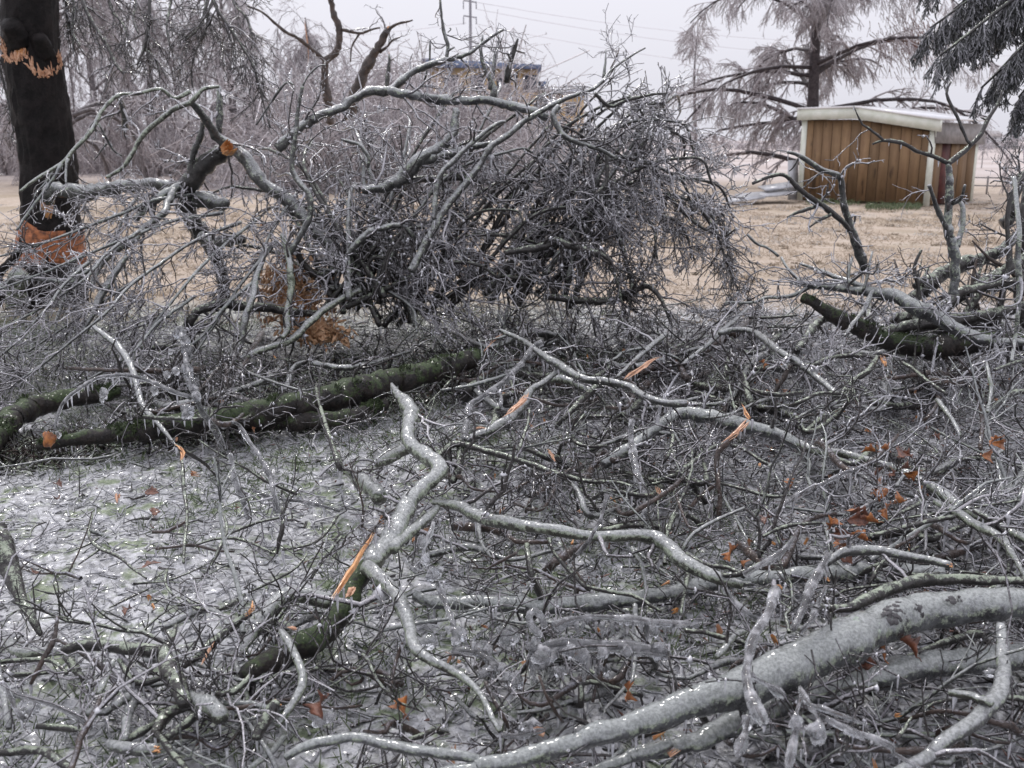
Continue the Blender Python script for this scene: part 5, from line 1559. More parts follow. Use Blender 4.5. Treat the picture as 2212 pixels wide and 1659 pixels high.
branch('ice_clad_branch', 'slanting branch wrapped in knobbly clear ice above the splintered limb', 'iced branch', [
    ('11', '1300,560 1240,590 1170,690 1080,790 970,870 900,920 835,960 815,1060 800,1185', (30, 36, 36, 34, 32, 34, 40, 38), H(0.44, 0.36, 0.30, 0.20), 'grey'),
    ('11', '1180,700 1120,740 1060,800', (20, 16, 10), H(0.40, 0.38), 'icy'),
    ('11', '1020,840 1035,920 1030,980', (22, 18, 10), H(0.33, 0.28), 'icy'),
], ice=0.009, tw='few', tmat='twig_icy', mult=0.8)
branch('flat_splinter', 'long flat salmon splinter of torn wood lying on the dark twigs', 'splinter', [
    ('11', '1830,795 1890,755 1950,715 2010,670 2090,645', (28, 36, 34, 28, 16), H(0.30, 0.32), 'pale_wood'),
    ('11', '1815,785 1900,830 1960,860', (20, 24, 12), H(0.28, 0.26), 'brown'),
])
branch('fallen_branch', 'dark branch with a small orange broken tip rising toward the lawn', 'fallen branch', [
    ('11', '2100,510 2000,590 1900,680 1790,780 1740,800', (38, 36, 36, 30, 22), H(0.36, 0.24), 'grey'),
    ('11', '1980,590 1840,620 1780,660 1700,700', (20, 22, 20, 12), H(0.28, 0.24), 'icy'),
], cuts=((0, 0, 1.6),), tw='few')
branch('fallen_branch', 'curved grey branch bending over beneath the iced limb and the rotten log', 'fallen branch', [
    ('21', '240,500 330,480 450,490 550,560 650,640 750,690 850,770 980,880 1000,920', (34, 40, 46, 50, 54, 52, 46, 40), H(0.36, 0.36, 0.24), 'grey'),
    ('21', '570,915 640,810 715,690', (28, 32, 30), H(0.12, 0.30), 'brown'),
    ('21', '720,700 840,710 950,665 1100,645 1280,655', (30, 32, 30, 26), H(0.30, 0.28), 'dark'),
], tw='some', mult=0.8)
branch('fallen_branch', 'dark branch with an orange split at its top end leaning among the iced twigs', 'fallen branch', [
    ('21', '1260,655 1210,740 1140,790 1060,850 1030,910 980,970 880,1070 780,1155', (34, 38, 40, 40, 38, 36, 30), H(0.34, 0.20, 0.10), 'dark'),
    ('21', '1280,640 1300,690 1310,720', (26, 30, 16), H(0.34, 0.32), 'wood'),
], tw='few')
branch('fallen_branch', 'dark curved branch bowing away from the split branch toward the fallen leaves', 'fallen branch', [
    ('21', '1420,690 1490,730 1560,790 1640,850 1710,895', (22, 26, 28, 24), H(0.28, 0.24), 'dark'),
    ('21', '1650,930 1720,1020 1770,1100 1795,1165', (30, 34, 30, 20), H(0.26, 0.18), 'lichen'),
], tw='few', mult=1.5)
branch('fallen_branch', 'upright olive twig with a hooked red tip beside the brown leaves', 'twig', [
    ('21', '1860,845 1890,870 1930,960 1942,1090 1930,1250', (20, 28, 30, 30, 30), H(0.40, 0.10), 'brown'),
    ('21', '1970,690 1990,800 2000,870 1975,1010', (20, 24, 22, 20), H(0.40, 0.24), 'lichen'),
], tw='few', mult=1.2)
branch('fallen_branch', 'short dark branch dipping in from the picture edge above the brown leaves', 'fallen branch', [
    ('21', '1990,1005 2050,950 2110,905 2180,880 2280,870', (20, 36, 40, 42, 40), H(0.22, 0.26), 'dark'),
    ('21', '2020,740 2100,710 2230,670', (20, 24, 22), H(0.30, 0.3), 'dark'),
], tw='few')
branch('fallen_branch', 'short black stub standing in the twigs under the curved grey branch', 'twig', [
    ('21', '320,605 300,660 285,740 290,800 270,900', (16, 34, 36, 26, 14), H(0.28, 0.10), 'dark'),
    ('21', '170,820 260,830 370,805', (18, 26, 14), H(0.14, 0.14), 'dark'),
    ('21', '80,880 200,920 300,960 380,1000', (24, 28, 26, 18), H(0.12, 0.12), 'dark'),
], tw='few')
branch('fallen_branch', 'pair of parallel dark twigs rising from the ice behind the curved grey branch', 'twig', [
    ('21', '0,710 70,650 150,590 220,520 300,450 430,330', (32, 34, 34, 28, 22), H(0.18, 0.40), 'grey'),
    ('21', '430,400 560,400 740,385', (16, 18, 14), H(0.34, 0.36), 'dark'),
], tw='some', mult=0.8)
branch('fallen_branch', 'long brown twig lying across the ice below the brown leaves', 'twig', [
    ('21', '1180,1370 1060,1400 950,1450 860,1500 760,1540 640,1620 560,1690', (22, 26, 30, 32, 32, 30), H(0.30, 0.14), 'brown'),
    ('21', '1420,1570 1330,1600 1260,1580 1160,1640 1100,1690', (18, 22, 24, 22), H(0.26, 0.2), 'brown'),
], ice=0.004, tw='few', tmat='twig_icy')
branch('fallen_branch', 'long thin grey branch running to the picture edge behind the big lichen log', 'fallen branch', [
    ('22', '520,160 640,100 760,80 900,70', (22, 28, 26, 18), H(0.22, 0.22), 'dark'),
    ('22', '1240,150 1400,110 1600,60 1760,30', (26, 34, 34, 28), H(0.25, 0.25), 'dark'),
    ('22', '1640,-70 1800,20 1900,90 2020,140 2110,220 2150,290', (40, 60, 66, 64, 56, 40), H(0.24, 0.24), 'lichen'),
    ('22', '1880,-10 2000,60 2080,130 2110,260 2115,390', (26, 30, 34, 32, 22), H(0.30, 0.16), 'dark'),
], tw='few', mult=1.2)
branch('fallen_branch', 'thin grey branch lying flat across the twigs in the centre, iced on top', 'fallen branch', [
    ('11', '620,1300 740,1215 900,1255 1100,1310 1300,1375 1450,1425 1600,1460 1800,1465 1890,1500', (34, 40, 42, 42, 40, 36, 26, 18), H(0.20, 0.22, 0.2), 'dark'),
    ('11', '780,1250 760,1370 720,1470', (60, 56, 40), H(0.18, 0.08), 'dark'),
    ('11', '1140,1290 1170,1200 1210,1080 1220,1000', (22, 22, 18), H(0.22, 0.34), 'dark'),
    ('11', '1360,1400 1200,1470 1060,1540 980,1590', (16, 18, 14), H(0.24, 0.16), 'brown'),
], tw='some', mult=0.9, tmat='twig_dark')
branch('iced_upright_branch', 'upright dark stem sheathed in clear ice before the pale limb', 'iced branch', [
    ('11', '1885,1060 1875,1130 1880,1200 1900,1330 1925,1450 1980,1570 1990,1680', (26, 34, 40, 44, 46, 60, 66), H(0.36, 0.24, 0.10), 'dark'),
], ice=0.010, tw='few', mult=0.8)
branch('curled_shaving', 'curled salmon shaving of wood in the iced twigs near the centre', 'splinter', [
    ('11', '1320,1250 1350,1265 1375,1300 1385,1340', (20, 30, 28, 16), H(0.22, 0.2), 'pale_wood')])

# ------------------------------------------------------------------ the hero fork close by
branch('lichen_limb', 'pale lichen-crusted forked limb with a torn orange strip in the middle of the ice', 'fallen limb', [
    ('11', '325,830 370,900 430,960 450,1030 435,1110 430,1170 470,1240 560,1300 640,1365 610,1430 530,1490 460,1570 415,1660 350,1770 300,1850 235,1930 200,2010', (20, 46, 78, 90, 92, 88, 84, 92, 108, 104, 96, 108, 120, 130, 135, 130), H(0.46, 0.42, 0.36, 0.28, 0.24), 'lichen'),
    ('12', '170,350 220,400 300,480 380,580 430,700 450,830 530,930 620,985 720,1030 850,1120 930,1230 980,1350 1030,1420', (105, 108, 100, 92, 88, 84, 76, 66, 52, 46, 40, 32), H(0.25, 0.22, 0.18, 0.14), 'lichen'),
    ('12', '190,350 110,440 50,560 -40,720 -140,800 -300,880 -480,980 -640,1080', (120, 128, 130, 150, 165, 170, 160, 130), H(0.22, 0.12, 0.09), 'mossy'),
    ('12', '330,240 400,170 480,110 560,40 620,-30', (80, 84, 76, 60, 40), H(0.26, 0.24), 'lichen'),
    ('12', '420,200 470,100 540,0', (30, 36, 30), H(0.22, 0.2), 'dark'),
    ('12', '235,95 180,190 110,310 30,440 -60,570', (14, 40, 46, 50, 34), H(0.34, 0.28), 'wood'),
    ('12', '45,545 75,500 95,470', (52, 60, 40), H(0.27, 0.29), 'pale_wood'),
    ('11', '470,1240 480,1150 520,1080', (20, 24, 16), H(0.36, 0.40), 'grey'),
], tw='few', mult=0.5, cuts=((0, 0, 1.6, 'wood'),))
branch('lichen_stub', 'short pale green lichen stub lying just behind the fork of the lichen limb', 'broken branch', [
    ('11', '230,1345 290,1310 360,1275 430,1250', (70, 90, 88, 80), H(0.24, 0.26), 'lichen'),
    ('11', '60,1400 110,1440 180,1500 250,1560', (60, 96, 100, 90), H(0.14, 0.14), 'lichen'),
], cuts=((0, 0, 0.5, 'lichen'),))
branch('sinuous_branch', 'long sinuous grey-green branch crossing the centre with a dark underside', 'fallen branch', [
    ('12', '600,-60 690,-50 760,-40 850,10 1000,55 1200,90 1400,120 1600,150 1800,160 1950,150 2040,165 2130,240 2212,310 2330,380 2450,430 2600,470', (40, 62, 74, 80, 86, 88, 84, 82, 78, 80, 92, 100, 96, 84, 60), H(0.24, 0.30, 0.26, 0.22), 'lichen'),
    ('22', '250,400 300,410 400,390 500,340 640,260 710,170', (34, 36, 36, 32, 26), H(0.24, 0.32), 'dark'),
    ('22', '20,270 100,320 180,350 290,360 400,420', (28, 32, 34, 28), H(0.24, 0.2), 'dark'),
    ('22', '240,440 290,540 360,610 440,670 470,720', (60, 54, 46, 34), H(0.2, 0.14), 'lichen'),
    ('12', '1880,230 1935,320 1965,420 1975,540', (26, 28, 24, 18), H(0.22, 0.12), 'lichen'),
    ('12', '1345,170 1370,250 1440,340 1520,430 1610,510', (22, 26, 28, 26), H(0.24, 0.14), 'dark'),
], tw='few', mult=0.9, tmat='twig_dark', cuts=((0, 0, 0.8, 'wood'),))
branch('brown_twig', 'thin brown iced twig with a red bud leaning on the sinuous branch', 'twig', [
    ('12', '1720,-120 1690,20 1620,160 1560,240 1480,320', (24, 26, 26, 24, 26), H(0.46, 0.18), 'brown')], ice=0.004)
branch('low_grey_log', 'long grey iced log lying low under the sinuous branch', 'log', [
    ('12', '480,545 600,580 700,590 900,590 1100,600 1300,615 1500,595 1700,575 2000,545 2212,505 2412,460 2812,430 3212,400 3512,395 3900,400', (70, 100, 108, 110, 112, 112, 108, 104, 100, 96, 110, 120, 120, 110), H(0.07, 0.08, 0.09), 'icy'),
], tw='few', mult=0.5)
branch('orange_ended_branch', 'grey branch arching above the big log with a bright orange broken end', 'fallen branch', [
    ('22', '930,330 1000,280 1060,255 1180,245 1300,250 1450,285 1600,310 1730,345', (50, 62, 66, 66, 64, 60, 56, 50), H(0.30, 0.34, 0.36), 'grey'),
], cuts=((0, 1, 1.2), (0, 1, 1.0, 'pale_wood')), tw='few', mult=0.8)
branch('curved_dark_branch', 'dark iced branch curving along just above the big frosted log', 'fallen branch', [
    ('22', '880,620 980,625 1100,618 1200,560 1350,500 1500,455 1650,435 1800,430 1950,445 2212,445', (50, 66, 72, 84, 86, 84, 76, 60, 50), H(0.28, 0.30, 0.32), 'dark'),
], tw='few', mult=0.8)

# ------------------------------------------------------------------ the big frosted log and what lies round it
root, _, org = branch('big_frosted_log', 'biggest pale grey frosted log slanting up along the bottom of the picture', 'log', [
    ('12', '760,1690 850,1650 1000,1625 1200,1590 1350,1548 1600,1465 1800,1405 2000,1330 2212,1250 2412,1195 2662,1100 2912,1005 3112,905 3312,810 3512,715 3712,650 3912,625 4162,610 4412,595', (105, 115, 122, 125, 142, 168, 196, 224, 254, 260, 268, 278, 282, 266, 246, 234, 224, 210, 198), H(0.16, 0.2, 0.24, 0.27, 0.28), 'icy'),
    ('22', '430,1160 480,1280 520,1350', (70, 76, 60), H(0.28, 0.24), 'grey'),
], tw=None)
# a crust of green lichen and a dark bare patch on its upper face
def crust(cx, cy, w, h, mat, n, name, lab, top=0.28, size=(0.003, 0.008)):
    """thin scales standing on the face of the log"""
    b = Bag()
    Vs, Ts, k = [], [], 0
    P, R = limb_path('12', '2412,1195 2662,1100 2912,1005 3112,905 3312,810 3512,715 3712,650 3912,625', (260, 268, 278, 282, 266, 246, 234, 224), H(0.25, 0.28))
    for i in range(n):
        x, y = rng.uniform(-1, 1, 2)
        if x * x + y * y > 1 + 0.3 * math.sin(7 * math.atan2(y, x)): continue
        r = ray(cx + x * w, cy + y * h)
        o = np.array([0, 0, CAM_H])
        # march to the log
        best = None
        for t in np.linspace(1.6, 3.6, 160):
            q = o + r * t
            dd = np.linalg.norm(P - q, axis=1) - R * 1.02
            if dd.min() < 0: best = (q, int(dd.argmin())); break
        if best is None: continue
        q, j = best
        nrm = unit(q - P[j])
        T1 = unit(np.cross(nrm, [0, 0, 1.0])); T2 = np.cross(nrm, T1)
        s = rng.uniform(*size)
        a = rng.random() * 6.28
        m = 7
        ring = [q + nrm * 0.002 + s * (1 + 0.25 * rng.normal()) * (math.cos(a + 6.28 * u / m) * T1 + math.sin(a + 6.28 * u / m) * T2) for u in range(m)]
        Vs += [q + nrm * (0.004 + 0.004 * rng.random())] + ring
        Ts += [(k, k + 1 + u, k + 1 + (u + 1) % m) for u in range(m)]
        k += m + 1
    if not Vs: return
    c = Vs[0]
    o = link(name, mesh_np(name, np.array(Vs) - c, None, Ts, mat, None, False), c - org, root)
    if lab: o['label'] = lab
M['crust'] = simple('lichen_crust', (0.25, 0.32, 0.25), (0.42, 0.48, 0.41), 40, 0.8, 0.3, 0.6)
M['bare'] = simple('bare_bark', (0.025, 0.022, 0.024), (0.07, 0.065, 0.07), 40, 0.6, 0.5, 0.6)
crust(1474.7 + 1200 / 3, 1106 + 745 / 3, 34, 24, 'crust', 420, 'lichen_patch', 'pale green lichen crust')
crust(1474.7 + 1420 / 3, 1106 + 655 / 3, 44, 22, 'bare', 420, 'bare_patch', 'dark bare patch of bark')
crust(1474.7 + 1760 / 3, 1106 + 570 / 3, 18, 8, 'bare', 30, 'bare_patch', None)
branch('second_frosted_log', 'dull grey frosted log lying underneath the biggest frosted log', 'log', [
    ('22', '-300,1560 -100,1540 100,1470 300,1390 550,1290 800,1200 1050,1120 1300,1060 1700,990 2300,920', (90, 120, 150, 170, 175, 180, 180, 185, 180), H(0.10, 0.12, 0.14), 'icy'),
], tw='few', mult=0.5)
branch('thin_frosted_branch', 'thin frosted branch crossing the bottom to meet the biggest log', 'fallen branch', [
    ('02', '1850,1590 1930,1545 2000,1512 2212,1462 2330,1460 2430,1485 2662,1545 2912,1570 3100,1610', (50, 60, 66, 70, 72, 76, 74, 64), H(0.18, 0.20, 0.18), 'icy'),
], tw='few', mult=0.7, cuts=((0, 1, 0.8, 'wood'),))
branch('low_frosted_piece', 'short frosted piece of branch tucked beneath the biggest log at the bottom', 'broken branch', [
    ('12', '1740,1640 1850,1590 2000,1550 2130,1495', (70, 84, 84, 70), H(0.12, 0.14), 'icy')])
branch('grey_limb_end', 'grey glazed limb rising from the bottom corner and bending inward', 'fallen limb', [
    ('22', '1500,1640 1600,1560 1700,1480 1900,1350 1980,1260 2040,1190 2080,1000 2075,860 2060,740', (90, 96, 100, 110, 110, 104, 92, 84, 70), H(0.20, 0.24, 0.26, 0.30), 'grey'),
    ('22', '2000,1240 1900,1200 1800,1180 1730,1170', (60, 56, 50, 40), H(0.28, 0.26), 'lichen'),
], tw='few', mult=0.7)
branch('ice_sheathed_twig', 'tall knobbly stem in thick clear ice standing across the biggest log', 'iced branch', [
    ('22', '600,500 560,640 490,750 440,850 425,950 412,1030 430,1150 480,1280 525,1360', (34, 42, 44, 46, 48, 50, 52, 50, 40), H(0.46, 0.42, 0.38, 0.34), 'brown'),
    ('22', '430,1330 400,1450 350,1570', (36, 44, 34), H(0.30, 0.26), 'brown'),
    ('22', '440,1060 560,1120 660,1190', (22, 26, 24), H(0.36, 0.32), 'dark'),
], ice=0.013)
branch('ice_sheathed_twig', 'leaning stem in clear ice with brown twigs inside just behind the tall knobbly one', 'iced branch', [
    ('22', '940,270 890,370 850,440 800,560 770,640 720,760', (40, 44, 44, 46, 44, 36), H(0.46, 0.36), 'brown'),
    ('22', '930,480 890,560 850,660 800,740 760,780', (22, 26, 26, 24, 20), H(0.42, 0.34), 'brown'),
    ('22', '720,160 640,260 500,340 400,400', (26, 30, 32, 28), H(0.40, 0.30), 'brown'),
    ('22', '270,480 320,560 400,640 470,690', (26, 28, 30, 28), H(0.34, 0.26), 'lichen'),
], ice=0.009)

def ice_lump(px, h, w, mat='ice', stretch=(1, 1, 1.2), name='ice_lump', parent=None, porg=None, lab=None):
    c = at_height(px[0], px[1], h) if h is not None else px
    dist = np.linalg.norm(c - np.array([0, 0, CAM_H]))
    r = w / 2 * dist / F
    V, Q, T = [np.array([0, 0, 1.0])], [], []
    nr, ns = 8, 12
    ph = rng.random(4) * 6
    for i in range(1, nr):
        t = math.pi * i / nr
        for j in range(ns):
            a = 2 * math.pi * j / ns
            k = 1 + 0.18 * math.sin(3 * a + ph[0] + 2 * t) + 0.14 * math.sin(4 * t + ph[1] + a) + 0.05 * rng.normal()
            V.append(np.array([math.sin(t) * math.cos(a), math.sin(t) * math.sin(a), math.cos(t)]) * k)
    V.append(np.array([0, 0, -1.0]))
    T += [(0, 1 + j, 1 + (j + 1) % ns) for j in range(ns)]
    for i in range(nr - 2):
        for j in range(ns):
            a = 1 + i * ns
            Q.append((a + j, a + ns + j, a + ns + (j + 1) % ns, a + (j + 1) % ns))
    e = 1 + (nr - 2) * ns
    T += [(len(V) - 1, e + (j + 1) % ns, e + j) for j in range(ns)]
    V = np.array(V) * r * np.array(stretch)
    o = link(name, mesh_np(name, V, Q, T, mat), c if parent is None else c - porg, parent)
    return o
def icicle(parent, org, p0, p1, r, mat='ice', name='icicle'):
    n = 9
    P = np.stack([p0 + (p1 - p0) * t for t in np.linspace(0, 1, n)])
    R = r * np.array([1.0, 1.05, 0.9, 0.95, 0.8, 0.75, 0.55, 0.42, 0.2]) * (1 + 0.06 * rng.normal(0, 1, n))
    return link(name, limb_bag(P, R, 9).mesh(name, mat, origin=p0), p0 - org, parent)

# ice-laden twigs nearest the eye, bottom right: clear icicles with brown cores
root, st, org = branch('icicle_twig', 'brown twig with clear icicles pointing down beside the biggest frosted log', 'iced twig', [
    ('22', '760,1130 780,1180 800,1230 870,1260 980,1300 1100,1345', (24, 26, 28, 26, 22, 14), H(0.40, 0.40), 'brown'),
    ('22', '770,1200 740,1300 738,1400 715,1500 695,1600 690,1650', (22, 24, 26, 24, 20), H(0.40, 0.32), 'brown'),
    ('22', '820,1240 870,1320 890,1370 860,1450', (22, 22, 18, 10), H(0.40, 0.36), 'brown'),
    ('22', '930,1330 1080,1400 1240,1460 1400,1540 1560,1660', (18, 20, 22, 20, 14), H(0.38, 0.30), 'brown'),
], ice=0.008)
for (a, b, w) in [((880, 1262), (1215, 1390), 40), ((930, 1340), (1180, 1470), 46), ((1050, 1420), (1180, 1480), 34)]:
    p0 = at_height(1474.7 + a[0] / 3, 1106 + a[1] / 3, 0.40); p1 = at_height(1474.7 + b[0] / 3, 1106 + b[1] / 3, 0.38)
    icicle(root, org, p0, p1, w / 6 * 2.0 / F)
ice_lump((1474.7 + 870 / 3, 1106 + 1430 / 3), 0.36, 42, name='ice_drop', parent=root, porg=org, stretch=(0.9, 0.9, 1.1))
ice_lump((1474.7 + 735 / 3, 1106 + 1365 / 3), 0.385, 30, name='ice_drop', parent=root, porg=org, stretch=(0.8, 0.8, 1.2))

# heap of clear ice in the middle of the bottom
root, st, org = branch('ice_bridge', 'double bar of clear ice with hanging teeth round hidden twigs at bottom centre', 'iced branch', [
    ('12', '1390,740 1440,710 1520,690 1600,672 1750,682 1900,690 2000,705 2120,715 2260,720', (30, 34, 34, 34, 36, 34, 36, 32), H(0.30, 0.30), 'brown'),
    ('12', '1230,900 1300,880 1400,855 1500,850 1650,858 1800,870 1950,885 2110,905', (44, 60, 66, 70, 74, 74, 70, 50), H(0.24, 0.24), 'icy'),
    ('12', '1230,960 1290,1000 1350,950 1400,880', (36, 44, 40, 30), H(0.22, 0.24), 'icy'),
], ice=0.012, tw=None, solid=())
loop = [at_height(737.3 + x / 3, 1106 + y / 3, h) for x, y, h in [(1290, 800, .26), (1250, 760, .28), (1220, 700, .30), (1225, 655, .32), (1265, 645, .32), (1300, 690, .30), (1315, 740, .27)]]
lp = spline(loop, 26)
link('ice_loop', limb_bag(lp, np.full(26, 0.0105), 9).mesh('ice_loop', 'ice', origin=lp[0]), lp[0] - org, root)
for i in range(14):
    x = 1420 + i * 55 + rng.normal(0, 10)
    p0 = at_height(737.3 + x / 3, 1106 + 715 / 3, 0.295)
    ln = rng.uniform(0.02, 0.055)
    icicle(root, org, p0, p0 + np.array([rng.normal(0, .004), rng.normal(0, .004), -ln]), rng.uniform(0.004, 0.008))
for (x, y, w) in [(1560, 930, 46), (1480, 900, 40), (1690, 915, 36), (2060, 900, 50), (1300, 940, 60), (1250, 870, 44), (1850, 905, 34), (2020, 760, 40), (1590, 690, 30)]:
    ice_lump((737.3 + x / 3, 1106 + y / 3), 0.25, w / 1.5, name='ice_lump', parent=root, porg=org)
for x, ln in ((1575, .10), (1600, .06), (1250, .09), (1230, .06)):
    p0 = at_height(737.3 + x / 3, 1106 + 930 / 3, 0.23)
    icicle(root, org, p0, p0 + np.array([0, 0, -ln]), 0.008)

root, st, org = branch('iced_upright_twig', 'upright stem with round clumps of clear ice before the sinuous branch', 'iced twig', [
    ('12', '600,60 590,110 545,200 530,280 560,350 600,410 640,500 670,580 705,660 740,760', (18, 22, 24, 22, 22, 24, 28, 28, 30, 24), H(0.40, 0.34, 0.28, 0.24), 'lichen'),
    ('12', '490,380 440,340 400,290', (16, 14, 10), H(0.34, 0.36), 'icy'),
], ice=0.007)
for (x, y, w, s) in [(520, 190, 52, (1, 1, 1.6)), (545, 310, 60, (.9, .9, 1.3)), (600, 400, 84, (1.1, 1, 1)), (640, 375, 46, (1, 1, 1)), (570, 420, 50, (1, 1, 1)), (755, 785, 92, (1, 1, .9)), (700, 760, 50, (1, 1, 1)), (790, 820, 46, (1, 1, 1)), (735, 835, 48, (1, 1, 1))]:
    t = (y - 60) / 700
    ice_lump((737.3 + x / 3, 1106 + y / 3), 0.40 - 0.16 * min(1, t), w / 3 * 1.05, name='ice_clump', parent=root, porg=org, stretch=s)
for (x, y, ln) in [(660, 170, .05), (708, 165, .045)]:
    p0 = at_height(737.3 + x / 3, 1106 + y / 3, 0.36)
    icicle(root, org, p0, p0 + np.array([0, 0, -ln]), 0.005)
ik = ice_lump((737.3 + 1075 / 3, 1106 + 800 / 3), 0.16, 42, stretch=(1.1, 1, 1.1), name='ice_lump')
tag(ik, 'round lump of clear ice between the ice stem and the ice bridge', 'ice')
root, st, org = branch('knobbly_ice_twig', 'small twig under lumpy ice crust and lichen below the round ice lump', 'iced twig', [
    ('12', '720,890 800,895 880,910 960,960 1000,1000 900,1050', (30, 40, 44, 44, 40, 30), H(0.16, 0.18), 'lichen'),
    ('12', '1040,1440 1130,1445 1220,1425 1320,1405', (30, 34, 32, 22), H(0.16, 0.16), 'brown'),
    ('12', '1160,1400 1185,1370 1240,1360 1300,1380', (20, 26, 24, 16), H(0.2, 0.18), 'icy'),
], ice=0.009)
for (x, y, w) in [(900, 890, 60), (950, 900, 46), (860, 870, 40), (1130, 1090, 60), (1080, 1080, 50), (980, 1040, 40)]:
    ice_lump((737.3 + x / 3, 1106 + y / 3), 0.17, w / 2.0, mat='ice', name='ice_clump', parent=root, porg=org)

for (t, x, y, h, w, lab) in [('12', 1000, 1010, .14, 30, 'lump of clear ice just before the knobbly ice twig'), ('12', 1420, 1030, .16, 26, 'clear ice lump in front of the lower ice bar'), ('12', 560, 840, .10, 34, 'ice lump beside the curved end of the lichen limb'),
                         ('12', 1700, 1010, .16, 26, 'clear ice lump between the ice bridge and the biggest log'), ('02', 2080, 1330, .12, 40, 'ice lump sealing a rust-red leaf'), ('02', 180, 1270, .10, 34, 'white ice plate near the beaded branch'), ('02', 560, 770, .06, 16, 'small white ice lump on the glaze by the elbow branch'), ('22', 1990, 1040, .26, 18, 'ice lump clinging by the grey limb end')]:
    o = ice_lump((737.33 * int(t[0]) + x / 3, 1106 + y / 3), h, w, stretch=(1.3, 1, .8))
    tag(o, lab, 'ice', 'lumps of clear ice')
# the arched twig with a hanging orange leaf, and its tall clump of crystal ice
root, st, org = branch('arched_ice_twig', 'pale arched twig with a curled orange leaf hanging at its tip', 'iced twig', [
    ('01', '1240,915 1100,868 960,805 870,780 800,768 720,775 640,785 560,825 500,870 430,930 400,965 370,1040 352,1120', (34, 34, 32, 30, 28, 28, 28, 26, 24, 22, 22, 22), H(0.42, 0.52, 0.50, 0.34), 'icy'),
    ('01', '770,790 730,840 690,880 670,940', (14, 14, 12, 8), H(0.48, 0.40), 'icy'),
], ice=0.003)
leafb = ice_lump((105, 949), 0.29, 24, mat='leaf', name='curled_leaf', parent=root, porg=org, stretch=(1, .8, 1.25))
for (x, y, w) in [(675, 890, 44), (660, 930, 24), (1000, 870, 40), (375, 1160, 30)]:
    ice_lump((x / 3, 553 + y / 3), 0.46 if y < 1000 else 0.3, w / 2.4, name='ice_drop', parent=root, porg=org, stretch=(.9, .9, 1.3))
root, st, org = branch('crystal_twig', 'tall twig clotted with glittering crystal ice in front of the mossy log', 'iced twig', [
    ('01', '1170,500 1195,600 1210,700 1240,800 1265,900 1285,960 1330,1040 1390,1120 1450,1250', (24, 28, 30, 30, 32, 36, 42, 44, 34), H(0.66, 0.54, 0.40, 0.14), 'grey'),
    ('01', '1180,590 1140,610 1105,620', (12, 12, 8), H(0.6, 0.62), 'icy'),
    ('01', '1200,710 1140,740 1080,790', (12, 12, 8), H(0.54, 0.52), 'icy'),
], ice=0.004)
for i in range(26):
    t = rng.random()
    y = 495 + 480 * t
    x = np.interp(y, [500, 600, 720, 820, 930, 980], [1172, 1200, 1210, 1245, 1268, 1270]) + rng.normal(0, 16)
    ice_lump((x / 3, 553 + y / 3), 0.66 - 0.22 * t, rng.uniform(20, 46) / 2.4, name='ice_clump', parent=root, porg=org, stretch=(1, 1, rng.uniform(.9, 1.5)))
for (x, y, w) in [(1105, 620, 26), (1080, 770, 36), (1140, 745, 36), (1210, 1010, 64), (1235, 1000, 40)]:
    ice_lump((x / 3, 553 + y / 3), 0.66 - 0.22 * (y - 495) / 480, w / 2.5, name='ice_clump', parent=root, porg=org)
p0 = at_height(1240 / 3, 553 + 1040 / 3, .42); icicle(root, org, p0, p0 + np.array([0, 0, -.05]), .004)

# ------------------------------------------------------------------ near left: twigs on the glaze
branch('leaning_twig', 'grey iced stem leaning behind the crystal twig down onto the glaze', 'fallen branch', [
    ('01', '610,460 700,530 780,600 850,720 890,850 930,980 1050,1120 1130,1220', (34, 42, 46, 44, 40, 40, 34, 24), H(0.50, 0.40, 0.22, 0.10), 'grey'),
], tw='few', tmat='twig_icy')
branch('orange_tipped_twig', 'dark twig with an orange split tip dangling over the white glaze', 'twig', [
    ('01', '1140,1230 1240,1290 1330,1350 1400,1430', (24, 28, 24, 14), H(0.34, 0.16), 'dark'),
    ('01', '1165,1250 1180,1320 1185,1450 1200,1560 1212,1700 1195,1870 1190,1990', (24, 24, 24, 24, 22, 16), H(0.32, 0.20, 0.12), 'dark'),
    ('01', '1135,1220 1170,1250 1185,1290 1172,1330', (16, 26, 26, 12), H(0.35, 0.33), 'wood'),
], part='side_twig')
branch('iced_twig_pair', 'pair of grey iced stems hung with droplets standing on the glaze', 'iced twig', [
    ('01', '1490,1280 1510,1400 1540,1500 1580,1600 1610,1700', (30, 36, 40, 40, 34), H(0.34, 0.10), 'icy'),
    ('01', '1510,1075 1560,1100 1600,1180 1660,1260 1740,1400 1780,1560 1800,1660', (20, 26, 30, 34, 34, 30), H(0.42, 0.3, 0.12), 'icy'),
    ('01', '1650,1520 1780,1570 1900,1580 2060,1610 2200,1650', (26, 30, 28, 26, 20), H(0.14, 0.12), 'dark'),
], ice=0.005, tw='few', tmat='twig_icy', mult=1.6)
branch('branching_twig', 'thin dark zigzag twig with short side twigs lying on the white glaze', 'twig', [
    ('02', '600,20 575,150 650,240 750,280 820,330 860,370 950,430', (14, 18, 22, 22, 20, 14), H(0.08, 0.04), 'dark'),
    ('02', '640,170 560,215 460,255', (16, 16, 8), H(0.07, 0.06), 'dark'),
    ('02', '650,240 580,290 510,340', (16, 14, 8), H(0.06, 0.05), 'dark'),
    ('02', '300,65 230,90 205,120 190,165', (10, 16, 14, 8), H(0.04, 0.03), 'dark')], part='side_twig')
